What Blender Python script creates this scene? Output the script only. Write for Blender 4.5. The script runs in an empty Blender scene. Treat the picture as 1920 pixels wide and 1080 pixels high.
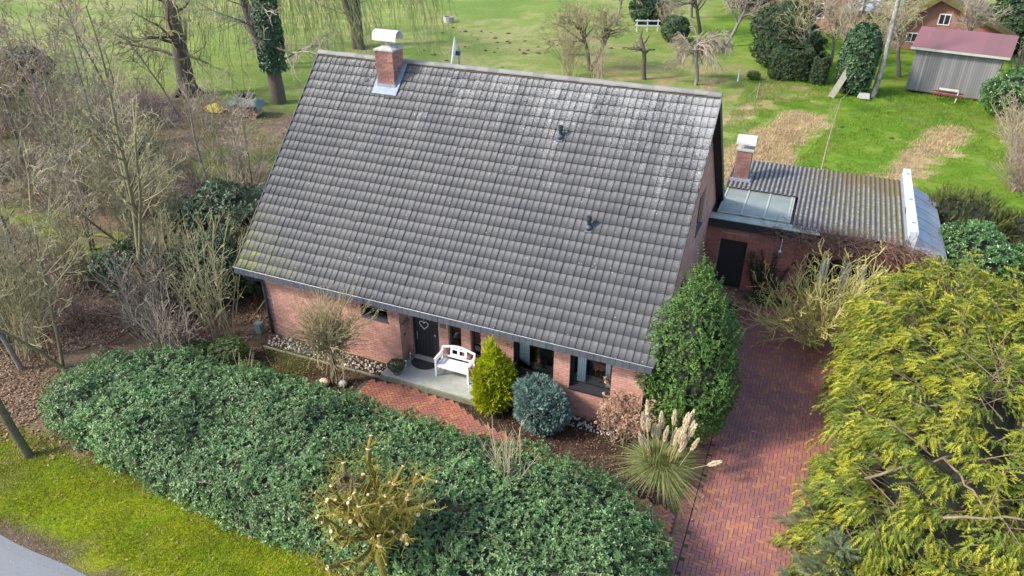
import bpy, math, random
import numpy as np
from mathutils import Matrix, Vector

# ------------------------------------------------------------------ camera, sky, sun, exposure
SC = bpy.context.scene
COL = SC.collection
rng = np.random.default_rng(11)
random.seed(11)

CAM = np.array([16.55, -15.542, 14.209])
YAW, PITCH = 0.403, 0.535
cam_data = bpy.data.cameras.new('camera')
cam = bpy.data.objects.new('camera', cam_data)
COL.objects.link(cam)
SC.camera = cam
cam_data.sensor_width = 36.0
cam_data.lens = 36.0 * 1349.7 / 1920.0
cam_data.clip_start = 0.1
cam_data.clip_end = 3000.0
_f = Vector((-math.sin(YAW) * math.cos(PITCH), math.cos(YAW) * math.cos(PITCH), -math.sin(PITCH)))
_r = Vector((math.cos(YAW), math.sin(YAW), 0))
_u = _r.cross(_f)
cam.matrix_world = Matrix(((_r.x, _u.x, -_f.x, CAM[0]), (_r.y, _u.y, -_f.y, CAM[1]), (_r.z, _u.z, -_f.z, CAM[2]), (0, 0, 0, 1)))

SUN_AZ = math.radians(233.0)     # from the left and a little from the street side
SUN_EL = math.radians(39.0)
world = bpy.data.worlds.new('World')
SC.world = world
world.use_nodes = True
wn = world.node_tree
sky = wn.nodes.new('ShaderNodeTexSky')
sky.sky_type = 'NISHITA'
sky.sun_disc = False
sky.sun_elevation = SUN_EL
sky.sun_rotation = SUN_AZ
sky.air_density = 1.0
sky.dust_density = 1.6
wn.links.new(sky.outputs[0], wn.nodes['Background'].inputs[0])
wn.nodes['Background'].inputs[1].default_value = 0.15
sun_data = bpy.data.lights.new('sun', 'SUN')
sun_data.energy = 2.0
sun_data.angle = math.radians(8.0)
sun_data.color = (1.0, 0.95, 0.87)
sun = bpy.data.objects.new('sun', sun_data)
COL.objects.link(sun)
sd = Vector((math.sin(SUN_AZ) * math.cos(SUN_EL), math.cos(SUN_AZ) * math.cos(SUN_EL), math.sin(SUN_EL)))
sun.rotation_euler = (-sd).to_track_quat('-Z', 'Y').to_euler()
sun.location = (-20, -20, 30)
SC.view_settings.view_transform = 'Standard'
SC.view_settings.look = 'None'
SC.view_settings.gamma = 1.0
SC.view_settings.exposure = 1.52
SC.cycles.max_bounces = 6
SC.cycles.transparent_max_bounces = 8
SC.render.engine = 'CYCLES'

# ------------------------------------------------------------------ mesh helpers
def nrm(a):
    return a / np.maximum(np.linalg.norm(a, axis=-1, keepdims=True), 1e-9)

class MB:
    """collects vertices and faces of one mesh"""
    def __init__(self):
        self.v, self.f3, self.f4, self.n = [], [], [], 0
        self.m3, self.m4 = [], []
    def add(self, v, f3=None, f4=None, mi=0):
        v = np.asarray(v, float).reshape(-1, 3)
        if f3 is not None and len(f3):
            f = np.asarray(f3, int).reshape(-1, 3) + self.n
            self.f3.append(f); self.m3.append(np.full(len(f), mi))
        if f4 is not None and len(f4):
            f = np.asarray(f4, int).reshape(-1, 4) + self.n
            self.f4.append(f); self.m4.append(np.full(len(f), mi))
        self.v.append(v); self.n += len(v)
        return self
    def mesh(self, name, mats, smooth=False):
        me = bpy.data.meshes.new(name)
        v = np.concatenate(self.v) if self.v else np.zeros((0, 3))
        f3 = np.concatenate(self.f3) if self.f3 else np.zeros((0, 3), int)
        f4 = np.concatenate(self.f4) if self.f4 else np.zeros((0, 4), int)
        mi = np.concatenate(self.m3 + self.m4) if (self.m3 or self.m4) else np.zeros(0, int)
        me.vertices.add(len(v)); me.vertices.foreach_set('co', v.astype(np.float32).ravel())
        nl = f3.size + f4.size
        me.loops.add(nl); me.loops.foreach_set('vertex_index', np.concatenate([f3.ravel(), f4.ravel()]).astype(np.int32))
        me.polygons.add(len(f3) + len(f4))
        me.polygons.foreach_set('loop_start', np.concatenate([np.arange(len(f3)) * 3, f3.size + np.arange(len(f4)) * 4]).astype(np.int32))
        me.polygons.foreach_set('material_index', mi.astype(np.int32))
        me.polygons.foreach_set('use_smooth', np.full(len(f3) + len(f4), smooth))
        for m in (mats if isinstance(mats, (list, tuple)) else [mats]):
            me.materials.append(m)
        me.update(calc_edges=True)
        return me
    def build(self, name, mats, parent=None, smooth=False, **k):
        return put(name, self.mesh(name, mats, smooth), parent, **k)

def put(name, me, parent=None, loc=None, rot=None, scl=None, kind=None, label=None, cat=None, group=None):
    o = bpy.data.objects.new(name, me)
    COL.objects.link(o)
    if parent is not None: o.parent = parent
    if loc is not None: o.location = loc
    if rot is not None: o.rotation_euler = rot
    if scl is not None: o.scale = scl
    if kind: o['kind'] = kind
    if label: o['label'] = label
    if cat: o['category'] = cat
    if group: o['group'] = group
    return o

def thing(name, label, cat, loc=(0, 0, 0), rz=0.0, group=None, s=1.0):
    return put(name, None, None, loc, (0, 0, rz), (s, s, s), None, label, cat, group)

def copy_tree(o, loc, rz=0.0, s=1.0, label=None, parent=None, top=True):
    c = o.copy(); COL.objects.link(c)
    if parent is not None:
        c.parent = parent
    if top:
        c.location = loc; c.rotation_euler = (0, 0, rz)
        c.scale = (s, s, s) if not isinstance(s, tuple) else s
        if label: c['label'] = label
    for ch in list(o.children):
        copy_tree(ch, None, parent=c, top=False)
    return c

BOXF = np.array([[0, 3, 2, 1], [4, 5, 6, 7], [0, 1, 5, 4], [1, 2, 6, 5], [2, 3, 7, 6], [3, 0, 4, 7]])
BOXV = np.array([[0, 0, 0], [1, 0, 0], [1, 1, 0], [0, 1, 0], [0, 0, 1], [1, 0, 1], [1, 1, 1], [0, 1, 1]], float)
def box(mb, lo, hi, mi=0):
    lo = np.asarray(lo, float); hi = np.asarray(hi, float)
    mb.add(lo + BOXV * (hi - lo), f4=BOXF, mi=mi); return mb
def obox(mb, p0, p1, w, h, mi=0, up=(0, 0, 1)):
    """beam from p0 to p1, w wide, h high"""
    p0 = np.asarray(p0, float); p1 = np.asarray(p1, float)
    d = nrm(p1 - p0); up = np.asarray(up, float)
    if abs(d @ up) > .98: up = np.array([0, 1., 0])
    s = nrm(np.cross(d, up)); u = np.cross(s, d)
    q = [p0 - s*w/2 - u*h/2, p0 + s*w/2 - u*h/2, p1 + s*w/2 - u*h/2, p1 - s*w/2 - u*h/2]
    mb.add(np.array(q + [a + u*h for a in q]), f4=BOXF, mi=mi); return mb
def boxes(mb, lo, hi):
    """many axis-aligned boxes at once"""
    lo = np.asarray(lo, float); hi = np.asarray(hi, float); n = len(lo)
    v = lo[:, None, :] + BOXV[None] * (hi - lo)[:, None, :]
    f = BOXF[None] + (np.arange(n) * 8)[:, None, None]
    mb.add(v.reshape(-1, 3), f4=f.reshape(-1, 4)); return mb
def segs(mb, P0, P1, R0, R1, n=4, mi=0):
    """many tapered tubes at once"""
    P0 = np.asarray(P0, float); P1 = np.asarray(P1, float); R0 = np.asarray(R0, float); R1 = np.asarray(R1, float)
    d = nrm(P1 - P0)
    ref = np.where(np.abs(d[:, 2:3]) > .9, np.array([[1., 0, 0]]), np.array([[0, 0, 1.]]))
    s = nrm(np.cross(d, ref)); t = np.cross(d, s)
    a = np.arange(n) * 2 * math.pi / n
    ring = s[:, None] * np.cos(a)[None, :, None] + t[:, None] * np.sin(a)[None, :, None]
    v = np.concatenate([P0[:, None] + ring * R0[:, None, None], P1[:, None] + ring * R1[:, None, None]], 1)
    i = np.arange(n); j = (i + 1) % n
    f = np.stack([i, j, j + n, i + n], 1)
    f = f[None] + (np.arange(len(P0)) * 2 * n)[:, None, None]
    mb.add(v.reshape(-1, 3), f4=f.reshape(-1, 4), mi=mi); return mb
def tube(mb, pts, rad, n=8, mi=0, caps=True):
    """one continuous tube through points"""
    pts = np.asarray(pts, float); m = len(pts)
    rad = np.full(m, rad) if np.isscalar(rad) else np.asarray(rad, float)
    d = nrm(np.gradient(pts, axis=0))
    s = np.zeros_like(d); ref = np.array([0, 0, 1.]) if abs(d[0, 2]) < .9 else np.array([1., 0, 0])
    s[0] = nrm(np.cross(d[0], ref))
    for k in range(1, m): s[k] = nrm(s[k-1] - d[k] * (s[k-1] @ d[k]))
    t = np.cross(d, s); a = np.arange(n) * 2 * math.pi / n
    v = pts[:, None] + (s[:, None] * np.cos(a)[None, :, None] + t[:, None] * np.sin(a)[None, :, None]) * rad[:, None, None]
    i = np.arange(n); j = (i + 1) % n
    f = np.concatenate([np.stack([i + k*n, j + k*n, j + (k+1)*n, i + (k+1)*n], 1) for k in range(m - 1)])
    v = v.reshape(-1, 3); f3 = None
    if caps:
        v = np.concatenate([v, pts[:1], pts[-1:]])
        f3 = np.concatenate([np.stack([j, i, np.full(n, m*n)], 1), np.stack([i + (m-1)*n, j + (m-1)*n, np.full(n, m*n+1)], 1)])
    mb.add(v, f3=f3, f4=f, mi=mi); return mb
def grid(mb, P, mi=0, flip=False):
    nu, nv = P.shape[:2]
    i, j = np.meshgrid(np.arange(nu - 1), np.arange(nv - 1), indexing='ij')
    a = (i * nv + j).ravel()
    f = np.stack([a, a + nv, a + nv + 1, a + 1], 1)
    mb.add(P.reshape(-1, 3), f4=f[:, ::-1] if flip else f, mi=mi); return mb
def prism(mb, poly, axis, a0, a1, mi=0):
    """extrude a 2-D polygon (list of pairs) along axis 0/1/2; convex polygons"""
    n = len(poly); o = [k for k in range(3) if k != axis]
    v = np.zeros((2*n, 3))
    for k, p in enumerate(poly):
        for q, av in ((k, a0), (k + n, a1)):
            v[q, o[0]], v[q, o[1]], v[q, axis] = p[0], p[1], av
    i = np.arange(n); j = (i + 1) % n
    f3 = [[0, k + 1, k] for k in range(1, n - 1)] + [[n, n + k, n + k + 1] for k in range(1, n - 1)]
    mb.add(v, f3=f3, f4=np.stack([i, j, j + n, i + n], 1), mi=mi); return mb

def _hash(ix, iy, iz):
    h = (ix * 374761393 + iy * 668265263 + iz * 2147483647 + 1274126177) & 0xffffffff
    h = ((h ^ (h >> 13)) * 1274126177) & 0xffffffff
    h = h ^ (h >> 16)
    return (h & 0xffff) / 65535.0
def vnoise(p):
    """smooth value noise 0..1 at points (n,3)"""
    p = np.asarray(p, float); i = np.floor(p).astype(np.int64); f = p - i; f = f*f*(3 - 2*f)
    r = 0
    for dx in (0, 1):
        for dy in (0, 1):
            for dz in (0, 1):
                w = (f[..., 0] if dx else 1 - f[..., 0]) * (f[..., 1] if dy else 1 - f[..., 1]) * (f[..., 2] if dz else 1 - f[..., 2])
                r = r + w * _hash(i[..., 0] + dx, i[..., 1] + dy, i[..., 2] + dz)
    return r
def fbm(p, o=3):
    p = np.asarray(p, float); r = 0; a = .5; t = 0
    for k in range(o):
        r = r + a * vnoise(p * 2**k + k * 17.3); t += a; a *= .5
    return r / t
def fbm2(x, y, s=1.0, o=3, seed=0.0):
    return fbm(np.stack([x * s, y * s, np.full_like(np.asarray(x, float), seed)], -1), o)

# ------------------------------------------------------------------ materials
def new_mat(name):
    m = bpy.data.materials.new(name); m.use_nodes = True
    nt = m.node_tree
    return m, nt, nt.nodes['Principled BSDF']
def N(nt, t, **k):
    n = nt.nodes.new(t)
    for a, b in k.items(): setattr(n, a, b)
    return n
def rnd_node(nt):
    """a number of its own for every separate piece"""
    g = N(nt, 'ShaderNodeNewGeometry'); o = N(nt, 'ShaderNodeObjectInfo')
    a = N(nt, 'ShaderNodeMath', operation='ADD'); b = N(nt, 'ShaderNodeMath', operation='FRACT')
    nt.links.new(g.outputs['Random Per Island'], a.inputs[0]); nt.links.new(o.outputs['Random'], a.inputs[1])
    nt.links.new(a.outputs[0], b.inputs[0])
    return b.outputs[0]
def ramp(nt, src, stops, interp='LINEAR'):
    r = N(nt, 'ShaderNodeValToRGB'); e = r.color_ramp.elements; r.color_ramp.interpolation = interp
    while len(e) < len(stops): e.new(.5)
    for q, (p, c) in zip(e, stops):
        q.position = p; q.color = (c[0], c[1], c[2], 1)
    nt.links.new(src, r.inputs[0]); return r.outputs[0]
def noise(nt, scale, detail=4, rough=.55, vec=None, dist=0.0):
    n = N(nt, 'ShaderNodeTexNoise'); n.inputs['Scale'].default_value = scale
    n.inputs['Detail'].default_value = detail; n.inputs['Roughness'].default_value = rough
    n.inputs['Distortion'].default_value = dist
    if vec is not None: nt.links.new(vec, n.inputs['Vector'])
    return n.outputs['Fac']
def mixc(nt, fac, a, b, mode='MIX'):
    m = N(nt, 'ShaderNodeMix', data_type='RGBA', blend_type=mode)
    for s, i in ((fac, 0), (a, 6), (b, 7)):
        if hasattr(s, 'is_linked') or hasattr(s, 'node'): nt.links.new(s, m.inputs[i])
        elif i == 0: m.inputs[0].default_value = s
        else: m.inputs[i].default_value = (s[0], s[1], s[2], 1)
    return m.outputs[2]
def math_(nt, op, a, b=None, clamp=False):
    m = N(nt, 'ShaderNodeMath', operation=op); m.use_clamp = clamp
    for s, i in ((a, 0), (b, 1)):
        if s is None: continue
        if hasattr(s, 'node'): nt.links.new(s, m.inputs[i])
        else: m.inputs[i].default_value = s
    return m.outputs[0]
def bump(nt, bsdf, h, strength=.3, dist=.02):
    b = N(nt, 'ShaderNodeBump'); b.inputs['Strength'].default_value = strength; b.inputs['Distance'].default_value = dist
    nt.links.new(h, b.inputs['Height']); nt.links.new(b.outputs[0], bsdf.inputs['Normal'])
def wpos(nt): return N(nt, 'ShaderNodeNewGeometry').outputs['Position']
def opos(nt): return N(nt, 'ShaderNodeTexCoord').outputs['Object']

def simple(name, c1, c2=None, scale=6.0, rough=.7, metal=0.0, bmp=0.0, bscale=40.0, spec=.5, isl=None, world_space=False, detail=4):
    """two-tone noise colour; isl = list of colours picked per piece, mixed in"""
    m, nt, b = new_mat(name)
    vec = wpos(nt) if world_space else opos(nt)
    c2 = c2 or tuple(x * .7 for x in c1)
    col = ramp(nt, noise(nt, scale, detail, .6, vec), [(.3, c1), (.7, c2)])
    if isl:
        stops = [(k / max(1, len(isl) - 1), c) for k, c in enumerate(isl)]
        col = mixc(nt, .8, col, ramp(nt, rnd_node(nt), stops))
    nt.links.new(col, b.inputs['Base Color'])
    b.inputs['Roughness'].default_value = rough; b.inputs['Metallic'].default_value = metal
    b.inputs['Specular IOR Level'].default_value = spec
    if bmp: bump(nt, b, noise(nt, bscale, 3, .6, vec), bmp)
    return m
def leafy(name, stops, rough=.5, trans=.25, spec=.5, patch=0.25, pscale=.8, tint=(1.2, 1.15, .6)):
    """leaves: colour of its own per leaf, slow drift through the plant, light through the blade"""
    m, nt, b = new_mat(name)
    st = [(k / max(1, len(stops) - 1), c) for k, c in enumerate(stops)]
    col = ramp(nt, rnd_node(nt), st)
    big = noise(nt, pscale, 2, .5, wpos(nt))
    col = mixc(nt, 1.0, col, ramp(nt, big, [(.3, (1 - patch,) * 3), (.7, (1 + patch * .6,) * 3)]), 'MULTIPLY')
    nt.links.new(col, b.inputs['Base Color'])
    b.inputs['Roughness'].default_value = rough; b.inputs['Specular IOR Level'].default_value = spec
    if trans:
        t = N(nt, 'ShaderNodeBsdfTranslucent'); mx = N(nt, 'ShaderNodeMixShader'); mx.inputs[0].default_value = trans
        nt.links.new(mixc(nt, 1.0, col, tint, 'MULTIPLY'), t.inputs[0])
        nt.links.new(b.outputs[0], mx.inputs[1]); nt.links.new(t.outputs[0], mx.inputs[2])
        nt.links.new(mx.outputs[0], nt.nodes['Material Output'].inputs[0])
    return m
# ------------------------------------------------------------------ ground
def sstep(a, b, x):
    t = np.clip((x - a) / (b - a), 0, 1); return t * t * (3 - 2 * t)
def lerp(a, b, t):
    return np.asarray(a)[..., :] * (1 - t[..., None]) + np.asarray(b) * t[..., None]
def axis_coords(lo, hi, d, far, grow=1.35):
    c = list(np.arange(lo, hi + 1e-6, d)); s = d
    while c[-1] < far: s *= grow; c.append(c[-1] + s)
    s = d
    while c[0] > -far: s *= grow; c.insert(0, c[0] - s)
    return np.array(c)
def strip_mask(x, y, a, b, w):
    a = np.array(a); b = np.array(b); d = b - a; L2 = d @ d
    t = np.clip(((x - a[0]) * d[0] + (y - a[1]) * d[1]) / L2, 0, 1)
    dist = np.hypot(x - a[0] - t * d[0], y - a[1] - t * d[1])
    return 1 - sstep(w * .8, w * 1.15, dist)
def ground_colour(x, y):
    n1 = fbm2(x, y, .25, 3, 1.0); n2 = fbm2(x, y, .9, 3, 5.0); n3 = fbm2(x, y, 3.0, 2, 9.0); n4 = fbm2(x, y, .08, 2, 3.0)
    xn = x + (n1 - .5) * 4 + (n2 - .5) * 1.2; yn = y + (fbm2(x, y, .25, 3, 21.) - .5) * 4 + (n3 - .5) * .8
    n5 = fbm2(x, y, .5, 3, 33.0)
    field = lerp((.200, .260, .055), (.305, .305, .110), sstep(.42, .62, n2 * .6 + n4 * .4))
    field = lerp(field, (.145, .225, .040), sstep(.5, .66, n1 * .6 + n5 * .4) * .8)
    lawn = lerp((.130, .245, .016), (.190, .280, .028), sstep(.35, .65, n2))
    lawn = lerp(lawn, (.085, .170, .014), sstep(.55, .75, n1 * .5 + n3 * .5))
    litter = lerp((.225, .160, .110), (.130, .090, .060), sstep(.35, .65, n3 * .5 + n2 * .5))
    litter = lerp(litter, (.300, .215, .150), sstep(.58, .74, n2) * .7)
    litter = lerp(litter, (.120, .150, .025), sstep(.60, .74, n1) * .5)
    c = field.copy()
    # back lawn behind the annex
    m = sstep(9, 13, xn + (yn - 40) * .12) * sstep(13, 15, y) * (1 - sstep(66, 74, y)); c = lerp(c, lawn, m)
    m = sstep(2.5, 5, xn) * sstep(47, 52, yn) * (1 - sstep(70, 80, y)); c = lerp(c, lawn, m)
    # dry rough grass at the orchard edge
    m = sstep(.40, .60, n2) * (1 - sstep(4.5, 6.5, np.hypot((xn - 7.5) * .55, yn - 39))); c = lerp(c, np.array((.36, .275, .125)) + 0 * c, m * .8)
    m = sstep(.46, .6, n5) * (1 - sstep(5, 8, np.hypot((x - 2) * .5, y - 47))); c = lerp(c, np.array((.33, .27, .12)) + 0 * c, m * .6)
    # worn grass in front of the shed and conifers
    m = sstep(.50, .62, n5) * (1 - sstep(5, 8, np.hypot((x - 19) * .5, y - 40))); c = lerp(c, np.array((.20, .150, .07)) + 0 * c, m * .35)
    # straw beds
    for a, b, w in (((13.4, 22.0), (16.0, 33.6), 1.55), ((20.3, 22.6), (22.6, 28.6), .95), ((23.2, 30.2), (24.6, 34.6), 1.05), ((11.6, 30.5), (12.6, 36.2), .5)):
        xx = x + (n2 - .5) * 1.8 + (n3 - .5) * 1.7; yy = y + (n5 - .5) * 1.8 + (fbm2(x, y, 3.0, 2, 19.0) - .5) * 1.7
        m = strip_mask(xx, yy, a, b, w)
        c = lerp(c, lerp((.48, .355, .185), (.33, .235, .125), sstep(.4, .65, n3)), m)
    # woodland floor on the left
    m = (1 - sstep(.2, 1.0, x + (n2 - .5) * .8)) * (1 - sstep(20.5, 23.5, yn - np.clip(-x - 26, 0, 20) * -.25)) * sstep(-7.2, -6.3, y + (n3 - .5) * 1.0) * sstep(-60, -50, x)
    far = sstep(-28, -34, x) * sstep(14, 17, y); m = m * (1 - far * .8)
    c = lerp(c, litter, m)
    # grassy lane through the wood
    m = sstep(1.2, 2.0, yn) * (1 - sstep(3.4, 4.4, yn)) * (1 - sstep(-10.2, -8.8, xn)); c = lerp(c, lerp((.16, .23, .02), (.24, .25, .03), n3), m * sstep(.3, .5, n2))
    m = (1 - sstep(-21, -17, xn)) * sstep(3.5, 8, yn) * (1 - sstep(13, 17, yn)); c = lerp(c, lerp((.15, .2, .03), (.23, .2, .06), n3), m * .55)
    m = sstep(.48, .6, n1) * (1 - sstep(2.5, 4.5, np.hypot((x + 12) * .6, y - 11.5))); c = lerp(c, np.array((.13, .17, .03)) + 0 * c, m * .8)
    # strip along the street
    moss = lerp((.165, .280, .010), (.330, .360, .008), sstep(.30, .68, n2 * .35 + n5 * .25 + n3 * .4))
    moss = lerp(moss, (.245, .215, .090), sstep(.60, .75, n3 * .6 + n1 * .4) * .6)
    v = (1 - sstep(-6.9, -6.3, y + (n3 - .5) * .6)); c = lerp(c, moss, v)
    m = v * (1 - sstep(-2.6, -1.6, xn)); c = lerp(c, lerp((.17, .19, .03), (.27, .21, .11), sstep(.4, .6, n3)), m * .8)
    e = np.exp(-((y + 6.55 + (n2 - .5) * .5 + np.clip(-x - .5, 0, 3) * .25) / .28) ** 2) * sstep(.38, .5, n3); c = lerp(c, np.array((.27, .175, .105)) + 0 * c, e * .9)
    m = 1 - sstep(-9.15, -8.85, y + (n3 - .5) * .5 + (n2 - .5) * .4); c = lerp(c, lerp((.185, .125, .085), (.115, .085, .05), n3), m)
    # mossy ground and bark between hedge and house
    m = sstep(.2, .8, x) * (1 - sstep(15.3, 15.5, x)) * sstep(-6.6, -6.2, y) * (1 - sstep(.4, .8, y))
    bed = lerp((.085, .050, .034), (.050, .031, .022), n3); bed = lerp(bed, (.16, .10, .07), sstep(.58, .7, n3) * .6)
    c = lerp(c, bed, m)
    mm = m * (1 - sstep(3.6, 4.8, xn)) * sstep(1.0, 1.6, x) * sstep(.42, .55, n5); c = lerp(c, np.array((.075, .085, .014)) + 0 * c, mm * .9)
    return np.clip(c, .005, .8)

gx = axis_coords(-48, 32, .42, 900); gy = axis_coords(-12, 74, .42, 900)
GX, GY = np.meshgrid(gx, gy, indexing='ij')
gz = -.03 + (fbm2(GX, GY, .7, 2, 2.) - .5) * .05 + (fbm2(GX, GY, .12, 2, 4.) - .5) * .5 * sstep(20, 40, GY)
mb = MB(); grid(mb, np.stack([GX, GY, gz], -1))
def ground_mat():
    m, nt, b = new_mat('ground')
    at = N(nt, 'ShaderNodeAttribute', attribute_name='cover'); p = wpos(nt)
    f1 = noise(nt, 9, 5, .7, p); f2 = noise(nt, 38, 3, .7, p)
    v = ramp(nt, f1, [(.25, (.62,) * 3), (.5, (1,) * 3), (.75, (1.32, 1.28, 1.1))])
    w = ramp(nt, f2, [(.3, (.62,) * 3), (.7, (1.3,) * 3)])
    tuft = ramp(nt, noise(nt, 2.6, 4, .7, p), [(.3, (.72, .76, .72)), (.55, (1, 1, 1)), (.75, (1.2, 1.12, 1.0))])
    col = mixc(nt, 1.0, mixc(nt, 1.0, mixc(nt, 1.0, at.outputs['Color'], tuft, 'MULTIPLY'), v, 'MULTIPLY'), w, 'MULTIPLY')
    nt.links.new(col, b.inputs['Base Color']); b.inputs['Roughness'].default_value = .95
    b.inputs['Specular IOR Level'].default_value = .15
    bump(nt, b, math_(nt, 'ADD', f2, f1), .9, .07)
    return m
g = mb.build('ground', ground_mat(), smooth=True, kind='structure')
cc = ground_colour(GX.ravel(), GY.ravel())
ca = g.data.color_attributes.new('cover', 'FLOAT_COLOR', 'POINT')
ca.data.foreach_set('color', np.concatenate([cc, np.ones((len(cc), 1))], 1).astype(np.float32).ravel())

# street
def asphalt():
    m, nt, b = new_mat('asphalt'); p = wpos(nt)
    c = ramp(nt, noise(nt, 60, 4, .7, p), [(.3, (.125, .13, .138)), (.7, (.20, .207, .215))])
    c = mixc(nt, ramp(nt, noise(nt, 1.2, 3, .6, p), [(.4, (0, 0, 0)), (.7, (.5, .5, .5))]), c, (.16, .155, .15))
    nt.links.new(c, b.inputs['Base Color']); b.inputs['Roughness'].default_value = .85; bump(nt, b, noise(nt, 120, 2, .6, p), .4, .01)
    return m
xs = np.arange(-60, 60.1, .5); yo = -9.32 + (fbm2(xs, xs * 0, .8, 3, 7.) - .5) * .22
P = np.stack([np.stack([xs, yo, np.full_like(xs, -.005)], 1), np.stack([xs, yo - .25, np.full_like(xs, .012)], 1), np.stack([xs, np.full_like(xs, -15), np.full_like(xs, .03)], 1)], 1)
mb = MB(); grid(mb, P, flip=True); mb.build('street', asphalt(), kind='structure')

# ------------------------------------------------------------------ clinker paving, laid piece by piece
PAVE = simple('clinker', (.20, .085, .055), (.115, .060, .050), 1.6, .5, isl=[(.245, .098, .094), (.295, .110, .084), (.255, .100, .095), (.340, .135, .080), (.225, .098, .110), (.285, .108, .086), (.380, .170, .084), (.250, .098, .090)], bmp=.15, bscale=60, spec=.55, world_space=True)
nt = PAVE.node_tree; b_ = nt.nodes['Principled BSDF']; src = b_.inputs['Base Color'].links[0].from_socket; p_ = wpos(nt)
worn = ramp(nt, noise(nt, .7, 4, .65, p_), [(.32, (.72, .74, .76)), (.5, (1, 1, 1)), (.7, (1.15, 1.1, 1.05))])
c_ = mixc(nt, 1.0, src, worn, 'MULTIPLY')
c_ = mixc(nt, ramp(nt, noise(nt, 1.9, 5, .7, p_), [(.56, (0, 0, 0)), (.74, (.45, .45, .45))]), c_, (.11, .10, .055))   # moss and dirt in patches
nt.links.new(c_, b_.inputs['Base Color']); b_.inputs['Roughness'].default_value = .62
JOINT = simple('joint_sand', (.10, .075, .055), (.06, .05, .035), 8, .95, world_space=True)
def herringbone(x0, x1, y0, y1, inside, ang=0.0, org=(0, 0), jx=.004):
    a = .105; n = int(max(x1 - x0, y1 - y0) / a) + 30
    out = []
    ca_, sa = math.cos(ang), math.sin(ang)
    J, I = np.meshgrid(np.arange(-n, n), np.arange(-n // 4 - 2, n // 4 + 3))
    for kind in (0, 1):
        cx = (J + 4 * I + (1.0 if kind == 0 else 3.5)) * a; cy = (J + (.5 if kind == 0 else 1.0)) * a
        X = org[0] + cx * ca_ - cy * sa; Y = org[1] + cx * sa + cy * ca_
        k = (X > x0) & (X < x1) & (Y > y0) & (Y < y1); X, Y = X[k], Y[k]
        k = inside(X, Y); X, Y = X[k], Y[k]
        out.append(np.stack([X, Y, np.full_like(X, ang + (0 if kind == 0 else math.pi / 2))], 1))
    return np.concatenate(out)
pv = MB(); L, W_, H = .104, .0505, .05
pv.add(np.array([[-L, -W_, 0], [L, -W_, 0], [L, W_, 0], [-L, W_, 0], [-L + .004, -W_ + .004, H], [L - .004, -W_ + .004, H], [L - .004, W_ - .004, H], [-L + .004, W_ - .004, H]]), f4=BOXF[1:])
PAVER = pv.mesh('paver', PAVE); PV = pv.v[0]
PAVE2 = PAVE.copy(); PAVE2.name = 'clinker_orange'; nt = PAVE2.node_tree; b_ = nt.nodes['Principled BSDF']; src = b_.inputs['Base Color'].links[0].from_socket; nt.links.new(mixc(nt, 1.0, src, (1.15, 1.08, .88), 'MULTIPLY'), b_.inputs['Base Color'])
PAVER2 = pv.mesh('paver', PAVE2)
def lay(parent, items, n_single=300, z=-.02, me=None, mt=None):
    me = me or PAVER; mt = mt or PAVE
    X = items[:, 0]; Y = items[:, 1]
    zz = z + rng.normal(0, .0022, len(X)) + (fbm2(X, Y, .8, 2, 3.) - .5) * .03; tx = rng.normal(0, .008, len(X))
    d = (X - CAM[0]) ** 2 + (Y - CAM[1]) ** 2 + np.where(items[:, 3] > 0, 0, 1e6)
    order = np.argsort(d)
    for k in order[:n_single]:
        put('paver', me, parent, (X[k], Y[k], zz[k]), (tx[k], 0, items[k, 2]))
    r = order[n_single:]
    c, s = np.cos(items[r, 2]), np.sin(items[r, 2])
    v = np.zeros((len(r), 8, 3))
    v[..., 0] = X[r, None] + PV[None, :, 0] * c[:, None] - PV[None, :, 1] * s[:, None]
    v[..., 1] = Y[r, None] + PV[None, :, 0] * s[:, None] + PV[None, :, 1] * c[:, None]
    v[..., 2] = zz[r, None] + PV[None, :, 2] + PV[None, :, 1] * tx[r, None]
    f = BOXF[1:][None] + (np.arange(len(r)) * 8)[:, None, None]
    MB().add(v.reshape(-1, 3), f4=f.reshape(-1, 4)).build('paver_field', mt, parent, kind='stuff')
def proj_px(x, y, z):
    d = np.stack([x - CAM[0], y - CAM[1], z - CAM[2]], -1)
    zf = d @ np.array(_f); return 512 + 719.8 * (d @ np.array(_r)) / zf, 288 - 719.8 * (d @ np.array(_u)) / zf
def seen(x, y):
    u, v = proj_px(x, y, np.zeros_like(x)); return ((u > -5) & (u < 1030) & (v > -5) & (v < 582)).astype(float)
def pathc(x):   # centre line of the garden path behind the hedge
    return np.interp(x, [5.0, 8.6, 10.4, 12.5, 15.6], [-1.0, -1.35, -1.75, -2.2, -2.75])
def pathw(x): return np.interp(x, [5.0, 6.2, 8.4, 9.2, 15.6], [.35, .72, .8, .5, .5])
drive_base = MB().add([[15.42, -16, 0], [23.5, -16, 0], [23.5, 9.84, 0], [15.42, 9.84, 0], [13.7, 9.84, 0], [13.7, 8.6, 0], [15.42, 8.6, 0]], f4=[[0, 1, 2, 3], [6, 3, 4, 5]])
drive = drive_base.build('driveway', JOINT, kind='structure'); drive.location.z = 0.0
EDGE = 15.50
def in_drive(x, y): return ((x > EDGE + .26) | ((y > 8.7) & (x > 13.8))) & (x < 19.6 + np.clip(y - 4, 0, 3)) & (y < 9.74)
items = herringbone(13.6, 23, -9.5, 9.9, in_drive, 0.0, (15.0, 0.0))
bord = np.array([[EDGE + .105, y, 0.0] for y in np.arange(-9.5, 8.6, .105)] + [[EDGE + .245 - .215 * 1.35, y, math.pi / 2] for y in np.arange(-9.5, 8.6, .212)])
items = np.concatenate([items, bord])
items = np.concatenate([items, seen(items[:, 0], items[:, 1])[:, None]], 1)
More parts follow.
